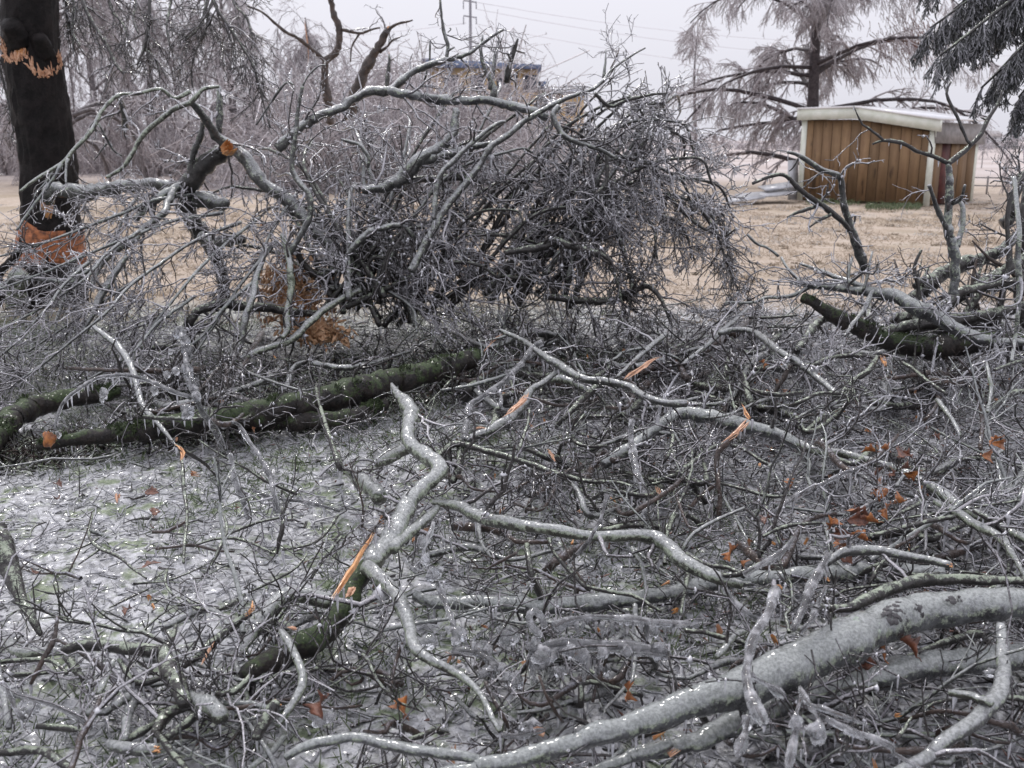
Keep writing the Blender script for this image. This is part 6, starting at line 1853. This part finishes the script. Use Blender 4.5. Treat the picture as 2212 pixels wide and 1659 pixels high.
branch('crossed_twigs', 'dark twigs crossing one another on the glaze above the lichen limb', 'twig', [
    ('02', '1450,20 1470,120 1420,240 1370,340 1310,425', (16, 22, 26, 24, 16), H(0.16, 0.05), 'dark'),
    ('02', '1470,150 1560,110 1680,65 1820,35', (14, 20, 20, 14), H(0.14, 0.18), 'dark'),
    ('02', '1830,-30 1835,80 1810,180 1795,270', (24, 30, 30, 20), H(0.22, 0.06), 'dark'),
    ('02', '1270,215 1400,175 1520,170 1650,210 1780,270', (16, 20, 20, 14), H(0.08, 0.08), 'dark'),
    ('02', '1990,270 1930,350 1850,410 1740,460 1610,525', (14, 20, 20, 18, 10), H(0.12, 0.06), 'dark'),
    ('02', '2190,20 2100,150 2000,215 1830,245', (18, 22, 22, 14), H(0.16, 0.1), 'dark'),
    ('02', '2212,160 2120,280 2050,380 2010,450', (20, 24, 22, 14), H(0.18, 0.08), 'dark'),
    ('02', '990,130 1090,120 1210,60', (22, 24, 20), H(0.05, 0.07), 'brown'),
    ('02', '1010,240 1250,215 1400,250 1520,255', (18, 22, 22, 14), H(0.04, 0.05), 'brown'),
    ('02', '1080,380 1070,460 1120,540', (20, 22, 12), H(0.06, 0.05), 'dark'),
    ('02', '960,500 850,550 710,620', (14, 18, 10), H(0.04, 0.04), 'dark'),
    ('02', '480,500 350,530 230,500', (10, 16, 12), H(0.03, 0.03), 'dark'),
    ('02', '1280,600 1150,605', (24, 16), H(0.05, 0.05), 'dark')], part='side_twig', tw='few', tmat='twig_dark', mult=1.2)
branch('edge_log', 'dark grey log tilted up at the picture edge on the white glaze', 'log', [
    ('02', '-60,100 10,240 60,370 120,520 200,680 265,800', (150, 150, 120, 80, 54, 34), H(0.30, 0.18, 0.06), 'dark'),
], tw='few', mult=0.8)
branch('elbow_branch', 'dark elbow-shaped branch with a pale lichen patch at the bottom corner', 'fallen branch', [
    ('02', '400,900 460,880 540,862 680,860 800,882 920,895 1050,905', (60, 76, 84, 88, 90, 90, 90), H(0.14, 0.16, 0.18), 'dark'),
    ('02', '1140,735 1125,810 1085,870 1080,960 1120,1060 1165,1160 1200,1250', (26, 36, 90, 110, 120, 110, 90), H(0.24, 0.2, 0.16), 'dark'),
    ('02', '1200,1190 1280,1230 1380,1280 1440,1330', (90, 110, 130, 110), H(0.15, 0.15), 'lichen'),
    ('02', '60,850 120,920 200,910 400,900', (60, 70, 60, 50), H(0.12, 0.14), 'lichen'),
], tw='few', mult=1.0)
branch('rusty_twig', 'slim rust-brown twig leaning over the dark elbow branch', 'twig', [
    ('02', '375,680 350,820 300,930 240,1030 200,1115', (22, 32, 36, 36, 24), H(0.26, 0.12), 'brown')])
branch('beaded_branch', 'iced branch beaded with droplets sloping across the bottom corner', 'iced branch', [
    ('02', '100,1170 180,1195 250,1215 380,1262 500,1325 590,1390', (30, 36, 38, 38, 36, 26), H(0.20, 0.14), 'grey'),
    ('02', '30,1110 70,1200 110,1290 160,1340', (26, 34, 32, 20), H(0.22, 0.14), 'brown'),
], ice=0.006, tw='few', tmat='twig_icy')
branch('grey_branch_bundle', 'knot of dark grey branches jumbled below the elbow branch', 'fallen branches', [
    ('02', '740,1260 790,1220 870,1190 900,1200 830,1290 815,1400 810,1480', (50, 70, 70, 64, 60, 46), H(0.14, 0.1), 'grey'),
    ('02', '1000,1440 1080,1310 1200,1260 1320,1240', (60, 70, 60, 44), H(0.12, 0.14), 'dark'),
    ('02', '1080,1470 1180,1390 1290,1300', (50, 66, 60), H(0.12, 0.14), 'dark'),
    ('02', '800,1500 900,1430 1000,1370', (44, 54, 40), H(0.08, 0.1), 'dark'),
    ('02', '850,1100 950,1110 1090,1050', (36, 46, 36), H(0.1, 0.12), 'dark'),
    ('02', '430,940 480,1010 540,1080', (56, 60, 40), H(0.08, 0.08), 'dark'),
    ('02', '470,1640 510,1500 560,1390 620,1290 650,1200', (40, 46, 46, 40, 26), H(0.16, 0.2), 'brown'),
    ('02', '240,1390 400,1400 560,1420', (40, 48, 36), H(0.1, 0.1), 'dark'),
    ('02', '1400,1180 1500,1170 1580,1110 1620,1060', (40, 50, 46, 30), H(0.16, 0.18), 'dark'),
    ('02', '1450,1240 1600,1240 1740,1270', (36, 44, 36), H(0.14, 0.14), 'icy'),
    ('02', '1020,1440 1100,1540 1180,1640', (40, 50, 44), H(0.14, 0.16), 'dark'),
    ('02', '640,1180 700,1040 740,960', (40, 46, 30), H(0.16, 0.2), 'lichen'),
    ('02', '0,1560 150,1540 300,1560 420,1640', (50, 60, 60, 50), H(0.06, 0.08), 'dark'),
    ('02', '60,1400 40,1300 20,1180', (40, 46, 40), H(0.1, 0.14), 'grey'),
    ('02', '770,960 820,1040 860,1100', (30, 36, 24), H(0.14, 0.12), 'dark'),
], tw='some', tmat='twig', mult=0.9)
branch('orange_cut_stub', 'grey stub with an orange broken end poking out at the bottom', 'broken branch', [
    ('02', '700,1500 800,1530 900,1535 1010,1530', (60, 76, 78, 70), H(0.16, 0.18), 'grey')], cuts=((0, 1, 1.2),))
branch('lichen_bent_branch', 'lichen-green bent branch at the base of the lichen limb', 'broken branch', [
    ('02', '2140,580 2060,560 1960,530 1870,525 1810,560 1740,640 1680,720 1620,820 1570,910', (90, 104, 104, 96, 88, 80, 70, 56), H(0.16, 0.18, 0.12), 'lichen'),
], tw='few', mult=0.8)
branch('kinked_stub', 'thin lichen branch kinked over a short stub with a reddish cut end', 'broken branch', [
    ('02', '1820,770 1860,830 1910,920 1960,1030 1970,1110 1930,1190 1860,1290 1800,1390', (44, 54, 58, 60, 62, 56, 50), H(0.24, 0.2, 0.14), 'lichen'),
    ('02', '1660,1480 1690,1400 1740,1310 1790,1235', (70, 84, 84, 74), H(0.14, 0.2), 'dark'),
    ('02', '1850,750 1890,748 1940,755', (20, 30, 20), H(0.26, 0.26), 'pale_wood'),
], cuts=((1, 1, 0.5, 'wood'),))
branch('orange_tip_branch', 'dark branch with a curled orange strip at its upper end', 'broken branch', [
    ('02', '1630,660 1560,700 1480,765 1400,830 1300,920 1190,1000', (46, 60, 62, 60, 56, 40), H(0.2, 0.12), 'dark'),
    ('02', '1580,670 1620,650 1640,610 1635,570', (20, 34, 30, 12), H(0.22, 0.25), 'wood'),
    ('02', '1385,850 1340,910 1290,1000', (20, 30, 14), H(0.2, 0.18), 'pale_wood'),
], tw='few', mult=1.0)
for (t, s, w, h0, h1, m_, lab) in [
    ('12', '1205,210 1230,400 1260,480 1295,570', (34, 44, 44, 40), .26, .1, 'dark', 'dark lichen-flecked twig standing under the sinuous branch'),
    ('12', '930,375 1030,320 1140,265', (14, 24, 22), .14, .18, 'brown', 'slim twig with an orange end under the sinuous branch'),
    ('12', '1280,1060 1340,1210 1390,1300 1435,1360', (18, 22, 24, 20), .26, .12, 'brown', 'olive twig edged with droplets below the ice bridge'),
    ('12', '930,1100 1000,1240 1060,1350 1085,1400', (30, 30, 28, 20), .2, .1, 'brown', 'brown twig beside the end of the lichen limb'),
    ('12', '1590,480 1720,515 1880,540 1980,590 2070,645', (26, 32, 30, 28, 16), .2, .16, 'dark', 'dark twig with red buds lying on the low grey log'),
    ('12', '1630,1230 1660,1100 1700,1000 1720,940', (24, 30, 30, 20), .1, .2, 'brown', 'olive-brown twig standing just above the biggest log'),
    ('22', '1210,470 1250,390 1310,310', (18, 30, 20), .24, .3, 'dark', 'short iced twig between the arching branch and the curved dark one'),
    ('12', '310,1180 340,1020 380,900 395,850', (26, 28, 26, 14), .1, .2, 'brown', 'slim dark twig in the gap under the lichen limb'),
    ('22', '20,770 120,775 250,810 400,850', (30, 34, 34, 24), .18, .16, 'dark', 'black twig between the sinuous branch and the biggest log'),
    ('22', '220,940 280,880 340,800 410,770', (40, 50, 46, 30), .2, .2, 'lichen', 'short lichen-green stick just above the biggest log'),
    ('22', '1390,1470 1440,1400 1480,1330', (26, 30, 16), .26, .28, 'dark', 'short dark twig below the second frosted log'),
    ('22', '1380,230 1450,190 1535,125', (24, 28, 20), .26, .3, 'brown', 'rusty twig above the arching branch with the orange end'),
    ('22', '0,250 60,150 200,60 400,-30', (30, 28, 24, 16), .18, .3, 'grey', 'thin branch climbing toward the fallen leaves'),
    ('11', '1470,1160 1520,1210 1600,1235 1720,1230', (26, 28, 26, 18), .18, .18, 'dark', 'dark hooked twig by the broken end of the pale limb'),
    ('11', '2120,1100 2150,1170 2120,1290 2080,1350', (20, 28, 26, 16), .26, .14, 'dark', 'dark twig hanging below the kink of the pale limb'),
    ('11', '1090,760 980,800 880,830 780,850 640,870', (18, 24, 26, 24, 14), .2, .16, 'icy', 'grey iced twig lying at the foot of the mossy log'),
]:
    branch('fallen_twig', lab, 'twig', [(t, s, w, H(h0, h1), m_)], group='single twigs in the glaze', tw='few', tmat='twig_dark', mult=1.0)

# ------------------------------------------------------------------ raised tangles of thin dark branches
def tangle(cx, cy, rx, ry, n, hmax, label, mat=('dark', 'brown', 'grey'), tw='some', mult=0.8, tmat='twig_dark', w=(42, 20)):
    stems = []
    for i in range(int(n * 1.25)):
        x, y = cx + rng.uniform(-rx, rx), cy + rng.uniform(-ry, ry)
        a = rng.normal(-0.35, 0.7) + (math.pi if rng.random() < .5 else 0)
        L = rng.uniform(0.5, 1.1) * rx
        dx, dy = L * math.cos(a), L * math.sin(a) * 0.45
        k = rng.normal(0, 0.10, 4) * L
        pts = [(x - dx / 2, y - dy / 2), (x - dx / 5 + k[0], y - dy / 5 + k[1]), (x + dx / 5 + k[2], y + dy / 5 + k[3]), (x + dx / 2, y + dy / 2)]
        h = rng.uniform(0.3, 1.0) * hmax
        s = rng.uniform(0.7, 1.5)
        stems.append(('', pts, (w[0] * s, w[0] * s, w[1] * s * 1.2, w[1] * s), H(0.03, h * 0.8, h, h * rng.uniform(0.4, 1.0)), mat[i % len(mat)]))
    branch('branch_tangle', label, 'brush', stems, tw=tw, mult=mult, tmat=tmat, part='stem', group='tangles of thin branches on the ice')
tangle(1350, 800, 260, 90, 12, 0.30, 'tangle of thin dark branches round the flat salmon splinter')
tangle(1750, 800, 300, 110, 9, 0.32, 'tangle of thin dark branches between the split branch and the curved grey one')
tangle(2080, 900, 240, 120, 7, 0.32, 'tangle of thin branches beneath the upright olive twig', tmat='twig_icy')
tangle(1250, 980, 260, 100, 9, 0.22, 'tangle of thin dark branches between the lichen limb and the iced upright stem')
tangle(1700, 1080, 320, 110, 7, 0.26, 'tangle of thin dark branches behind the long brown twig')
tangle(2080, 1130, 220, 110, 5, 0.28, 'tangle of thin branches below the brown leaves', tmat='twig_icy')
tangle(1250, 1220, 260, 90, 6, 0.18, 'tangle of thin dark branches under the sinuous branch')
tangle(1000, 1480, 240, 120, 10, 0.16, 'tangle of thin dark branches by the end of the lichen limb')
tangle(300, 1500, 300, 110, 9, 0.18, 'dark tangle of thin branches round the elbow branch')
tangle(1900, 1530, 300, 110, 12, 0.22, 'dark tangle of thin branches under the second frosted log')
tangle(1050, 830, 200, 60, 8, 0.24, 'tangle of thin dark branches at the far end of the mossy log')
tangle(1420, 1480, 220, 110, 10, 0.16, 'dark tangle of thin branches between the ice bridge and the biggest log')
tangle(700, 1420, 240, 130, 8, 0.14, 'tangle of thin dark branches beside the lichen limb foot')
tangle(620, 850, 330, 60, 9, 0.34, 'thin dark branches lying across the long mossy log')
tangle(2000, 1260, 240, 70, 8, 0.24, 'dark tangle of branches beneath the arching branch with the orange end')
# ------------------------------------------------------------------ loose twigs lying on the glaze, each a thing of its own
def twig_mesh(seed, mat):
    L = 0.5
    P = np.zeros((1, 7, 3))
    d = np.array([1.0, 0, 0.05])
    for i in range(1, 7):
        d = unit(d + 0.22 * rng.normal(0, 1, 3) * np.array([.4, 1, .5]))
        P[0, i] = P[0, i - 1] + d * L / 6
    R = np.linspace(0.0075, 0.0035, 7)[None]
    b = Bag(); b.tubes(P, R, 6)
    A, Ra = grow(P, R, 0, 0.20, (30, 70), tmin=.1, count=6, k=4, curl=.2, rmin=.0028)
    if len(A):
        b.tubes(A, Ra, 4)
        B, Rb = grow(A, Ra, 0, 0.08, (30, 70), count=1.6, k=3, rmin=.0024)
        if len(B): b.tubes(B, Rb, 3)
    return b.mesh('loose_twig', mat)
kinds = [(twig_mesh(i, m_), m_) for i, m_ in enumerate(['dark', 'grey', 'brown', 'icy', 'dark', 'grey', 'icy', 'brown', 'dark', 'icy', 'grey', 'icy'])]
LAND = [((880, 960), 'the lichen limb'), ((560, 1400), 'the mossy foot of the lichen limb'), ((950, 1390), 'the thin end of the lichen limb'), ((1250, 1110), 'the sinuous branch'), ((1600, 1200), 'the far end of the sinuous branch'),
        ((1600, 910), 'the pale frosted limb'), ((1850, 980), 'the rust-brown leaves'), ((1250, 790), 'the crooked grey limb'), ((1100, 900), 'the splintered limb'), ((1400, 780), 'the flat salmon splinter'),
        ((1750, 760), 'the curved grey branch'), ((1830, 850), 'the branch with the orange split'), ((2100, 880), 'the upright olive twig'), ((1950, 660), 'the iced log-like limb'), ((1560, 990), 'the torn upright twig'),
        ((1250, 1390), 'the ice bridge'), ((1150, 1300), 'the low grey log'), ((1500, 1500), 'the biggest frosted log'), ((1950, 1300), 'the upper part of the biggest log'), ((1950, 1500), 'the second frosted log'),
        ((2000, 1210), 'the orange-ended arching branch'), ((300, 1420), 'the elbow branch'), ((180, 1200), 'the tilted edge log'), ((500, 1150), 'the crossed twigs on the glaze'), ((400, 1030), 'the orange-tipped twig'),
        ((600, 860), 'the mossy log'), ((100, 880), 'the curved mossy log'), ((1350, 680), 'the drooping spray'), ((1600, 680), 'the tan lawn edge'), ((1000, 720), 'the foot of the brush pile'), ((300, 760), 'the sweeping iced sprays'), ((1300, 1000), 'the thin flat centre branch')]
LXY = np.array([at_height(px[0], px[1], 0.0)[:2] for px, _ in LAND])
def landmark(x, y):
    return LAND[int(np.argmin(np.hypot(LXY[:, 0] - x, LXY[:, 1] - y)))][1]
WORD = {'dark': 'dark', 'grey': 'grey', 'brown': 'brown', 'icy': 'frosted'}
count = 0
while count < 285:
    y = 1.9 + 7.2 * rng.random() ** 0.8; x = rng.uniform(-0.5 * y, 0.55 * y)
    right = 1 / (1 + math.exp(-(x + 0.15 + 0.25 * (y - 3)) * 3.0))
    if rng.random() > 0.14 + 0.86 * right: continue
    me, m_ = kinds[rng.integers(len(kinds))]
    z = 0.02 + abs(rng.normal(0, 0.07)) * (0.3 + right)
    o = link('loose_twig', me, (x, y, z))
    tz = rng.normal(0, 0.22)
    o.rotation_euler = (rng.uniform(0, 6.28), tz if (rng.random() < 0.75 or y < 3.4) else rng.uniform(-1.1, -0.4), rng.uniform(0, 6.28))
    s = rng.uniform(0.6, 1.35); o.scale = (s, s, s)
    size = 'short' if s < 0.85 else 'long' if s > 1.12 else 'middling'
    lm = landmark(x, y)
    pose = 'tilted up' if abs(o.rotation_euler[1]) > 0.35 else 'lying'
    tag(o, f'{size} {WORD[m_]} twig with side shoots {pose} beside {lm}', 'twig', f'loose twigs beside {lm}')
    count += 1

# ------------------------------------------------------------------ dead leaves
def oak_leaf(L, mat, curl):
    """lobed oak leaf, curled, 2 mm thick"""
    n = 13
    us = np.linspace(0, 1, n)
    wd = 0.30 * np.sin(np.pi * us ** 0.85) * (1 + 0.26 * np.sin(us * 6 * np.pi + 0.6)) + 0.012
    V, Q = [], []
    for th in (0, 1):
        for u, w in zip(us, wd):
            for s in (-1, -0.5, 0, 0.5, 1):
                z = curl * (s * w / 0.3) ** 2 * 0.30 + 0.18 * curl * math.sin(u * 3.2) - 0.015 * (s == 0)
                V.append(((u - 0.1) * L, s * w * L, z * L + th * 0.0016))
    for i in range(n - 1):
        for j in range(4):
            a = i * 5 + j
            q = (a, a + 5, a + 6, a + 1)
            Q.append(q[::-1]); Q.append(tuple(v + n * 5 for v in q))
        for j, fl in ((0, 0), (4, 1)):
            a = i * 5 + j
            q = (a, a + 5, a + 5 + n * 5, a + n * 5)
            Q.append(q if fl == 0 else q[::-1])
    st = limb_bag(np.array([[-0.32 * L, 0, 0.02 * L], [-0.2 * L, 0.01, 0], [-0.08 * L, 0, 0]]), np.full(3, 0.0014), 5)
    b = Bag(); b.add(np.array(V), Q); b.add(np.concatenate(st.V), np.concatenate(st.Q), np.concatenate(st.T))
    return b.mesh('dead_leaf', mat)
leafs = [oak_leaf(0.085, 'leaf', 0.6), oak_leaf(0.075, 'leaf_dark', 0.9), oak_leaf(0.09, 'leaf', -0.7), oak_leaf(0.07, 'leaf', 1.2), oak_leaf(0.08, 'leaf_dark', 0.3)]
def leaf(t, x, y, h, k, s, lab, grp=None, stand=0.6):
    px = (737.33 * int(t[0]) + x / 3, 553.0 * int(t[1]) + y / 3)
    o = link('dead_leaf', leafs[k], at_height(*px, h))
    o.rotation_euler = (rng.uniform(-.5, .5) + stand, rng.uniform(-.6, .6), rng.uniform(0, 6.28))
    o.scale = (s, s, s)
    tag(o, lab, 'leaf', grp)
G1 = 'brown leaves caught above the long brown twig'
for (t, x, y, h, k, s, lab) in [
    ('21', 1250, 1270, .32, 0, 0.8, 'rust-orange oak leaf standing upright beside the largest brown leaf'),
    ('21', 1410, 1300, .34, 4, 1.15, 'largest curled rust-brown oak leaf in the twigs'),
    ('21', 1460, 1370, .32, 4, 0.8, 'dark folded leaf hanging from the largest brown leaf'),
    ('21', 1375, 1405, .30, 1, 0.8, 'small dark red leaf just under the largest brown leaf'),
    ('21', 2010, 1215, .30, 3, 0.95, 'orange leaf hooked on the upright olive twig'),
    ('21', 1945, 1295, .27, 0, 1.0, 'orange leaf lying just under the one on the olive twig'),
    ('21', 700, 1490, .18, 2, 0.8, 'lone orange leaf on the ice beyond the long brown twig'),
    ('21', 520, 720, .26, 3, 0.9, 'lone tan leaf among twigs below the curved grey branch'),
    ('21', 1660, 1190, .22, 1, 0.6, 'small brown leaf between the two leaf clusters'),
    ('22', 1190, 30, .30, 4, 1.1, 'broad brown leaf lowest of the leaf heap above the arching branch'),
    ('22', 1080, 60, .30, 1, 1.0, 'brown leaf wedged in the leaf heap, standing on edge'),
    ('22', 990, 160, .30, 1, 0.9, 'dark red leaf drooping from the leaf heap'),
    ('22', 1020, 240, .30, 4, 0.9, 'dark red leaf lying on the arching branch'),
    ('22', 1190, 180, .28, 0, 0.7, 'small orange leaf next to the rusty twig'),
    ('21', 1340, 1620, .26, 0, 0.9, 'orange-brown leaf at the top of the leaf heap'),
    ('22', 340, 240, .22, 0, 1.0, 'orange leaf tucked behind the sinuous branch'),
    ('22', 380, 325, .22, 2, 0.6, 'small tan leaf lying on the sinuous branch'),
    ('22', 1290, 930, .18, 0, 1.35, 'big flat orange-brown leaf under the biggest frosted log'),
    ('22', 1500, 930, .2, 1, 1.0, 'dull red leaf beside the big flat orange-brown one'),
    ('22', 1090, 950, .2, 4, 1.0, 'dark leaf tip touching the big flat orange-brown one'),
    ('12', 430, 1310, .12, 2, 1.0, 'bright orange crumpled leaf on the ice near the bottom'),
    ('12', 1840, 1200, .16, 0, 0.9, 'tan orange leaf just above the biggest frosted log'),
    ('02', 2110, 1220, .16, 1, 1.1, 'rust-red leaf sealed in a lump of ice near the bottom'),
    ('02', 1000, 20, .05, 4, 0.8, 'dark red leaf lying flat on the open glaze'),
    ('02', 930, 360, .05, 4, 0.9, 'dark brown leaf flat on the glaze under the zigzag twig'),
    ('02', 850, 630, .05, 1, 0.6, 'small curled brown leaf on the glaze by the elbow branch'),
    ('01', 360, 1480, .05, 1, 0.7, 'small russet leaf on the green-tinged glaze'),
    ('01', 370, 1580, .05, 1, 0.6, 'tiny russet leaf just in front of the other on the green-tinged glaze'),
    ('01', 950, 1530, .06, 4, 0.9, 'brown leaf at the end of the dangling twig shadow'),
    ('00', 1710, 1440, .9, 0, 1.0, 'brown leaf hanging in the brush above the shattered wood'),
    ('02', 220, 400, .05, 4, 0.7, 'flat brown leaf on the glaze beside the tilted edge log'),
]:
    leaf(t, x, y, h, k, s, lab, stand=0.2 if h < 0.1 else 0.9)
for (t, x, y, h, k, s, lab) in [
    ('21', 1330, 1260, .34, 0, 0.75, 'small bright leaf between the two upright ones above the long brown twig'),
    ('21', 1480, 1310, .33, 1, 0.8, 'folded brown leaf behind the largest brown leaf'),
    ('21', 1520, 1400, .30, 2, 0.7, 'bright orange leaf just past the largest brown leaf'),
    ('21', 1290, 1380, .28, 4, 0.7, 'little dark leaf low in the upper leaf cluster'),
    ('21', 2060, 1180, .32, 0, 0.8, 'bright leaf above the one hooked on the upright olive twig'),
    ('21', 1250, 1540, .30, 2, 0.85, 'bright orange leaf at the back of the leaf heap above the arching branch'),
    ('21', 1430, 1590, .30, 0, 0.9, 'rust-orange leaf on the far side of the leaf heap'),
    ('22', 1130, 10, .31, 2, 0.9, 'bright rust leaf in the middle of the leaf heap'),
    ('22', 1260, 70, .30, 0, 0.8, 'orange leaf at the outer edge of the leaf heap'),
    ('22', 960, 110, .30, 3, 0.8, 'curled rust leaf hanging from the front of the leaf heap'),
    ('22', 1060, 200, .29, 2, 0.75, 'rust leaf resting just above the arching branch'),
    ('22', 560, 40, .26, 1, 0.7, 'small dark red leaf on the twigs before the pale limb'),
]:
    leaf(t, x, y, h, k, s, lab, stand=0.9)
# small orange chips of wood scattered through the ice
chip = splinter_bag(np.zeros(3), (1, 0, 0.1), 0.010, 3, 0.035).mesh('wood_chip', 'wood', smooth=False)
chip2 = splinter_bag(np.zeros(3), (1, 0, 0.1), 0.012, 4, 0.045).mesh('wood_chip', 'pale_wood', smooth=False)
for i in range(150):
    y = 2.0 + 5.0 * rng.random(); x = rng.uniform(-0.42 * y, 0.52 * y)
    if x < -0.2 and rng.random() < 0.6: continue
    o = link('wood_chip', chip if i % 2 else chip2, (x, y, 0.03 + 0.14 * rng.random()))
    o.rotation_euler = rng.uniform(0, 6.28, 3); s = rng.uniform(.6, 1.35); o.scale = (s, s, s)
    lm = landmark(x, y)
    tag(o, ('bright orange' if i % 2 else 'pale salmon') + f' wood chip in the ice beside {lm}', 'wood chip', f'wood chips beside {lm}')
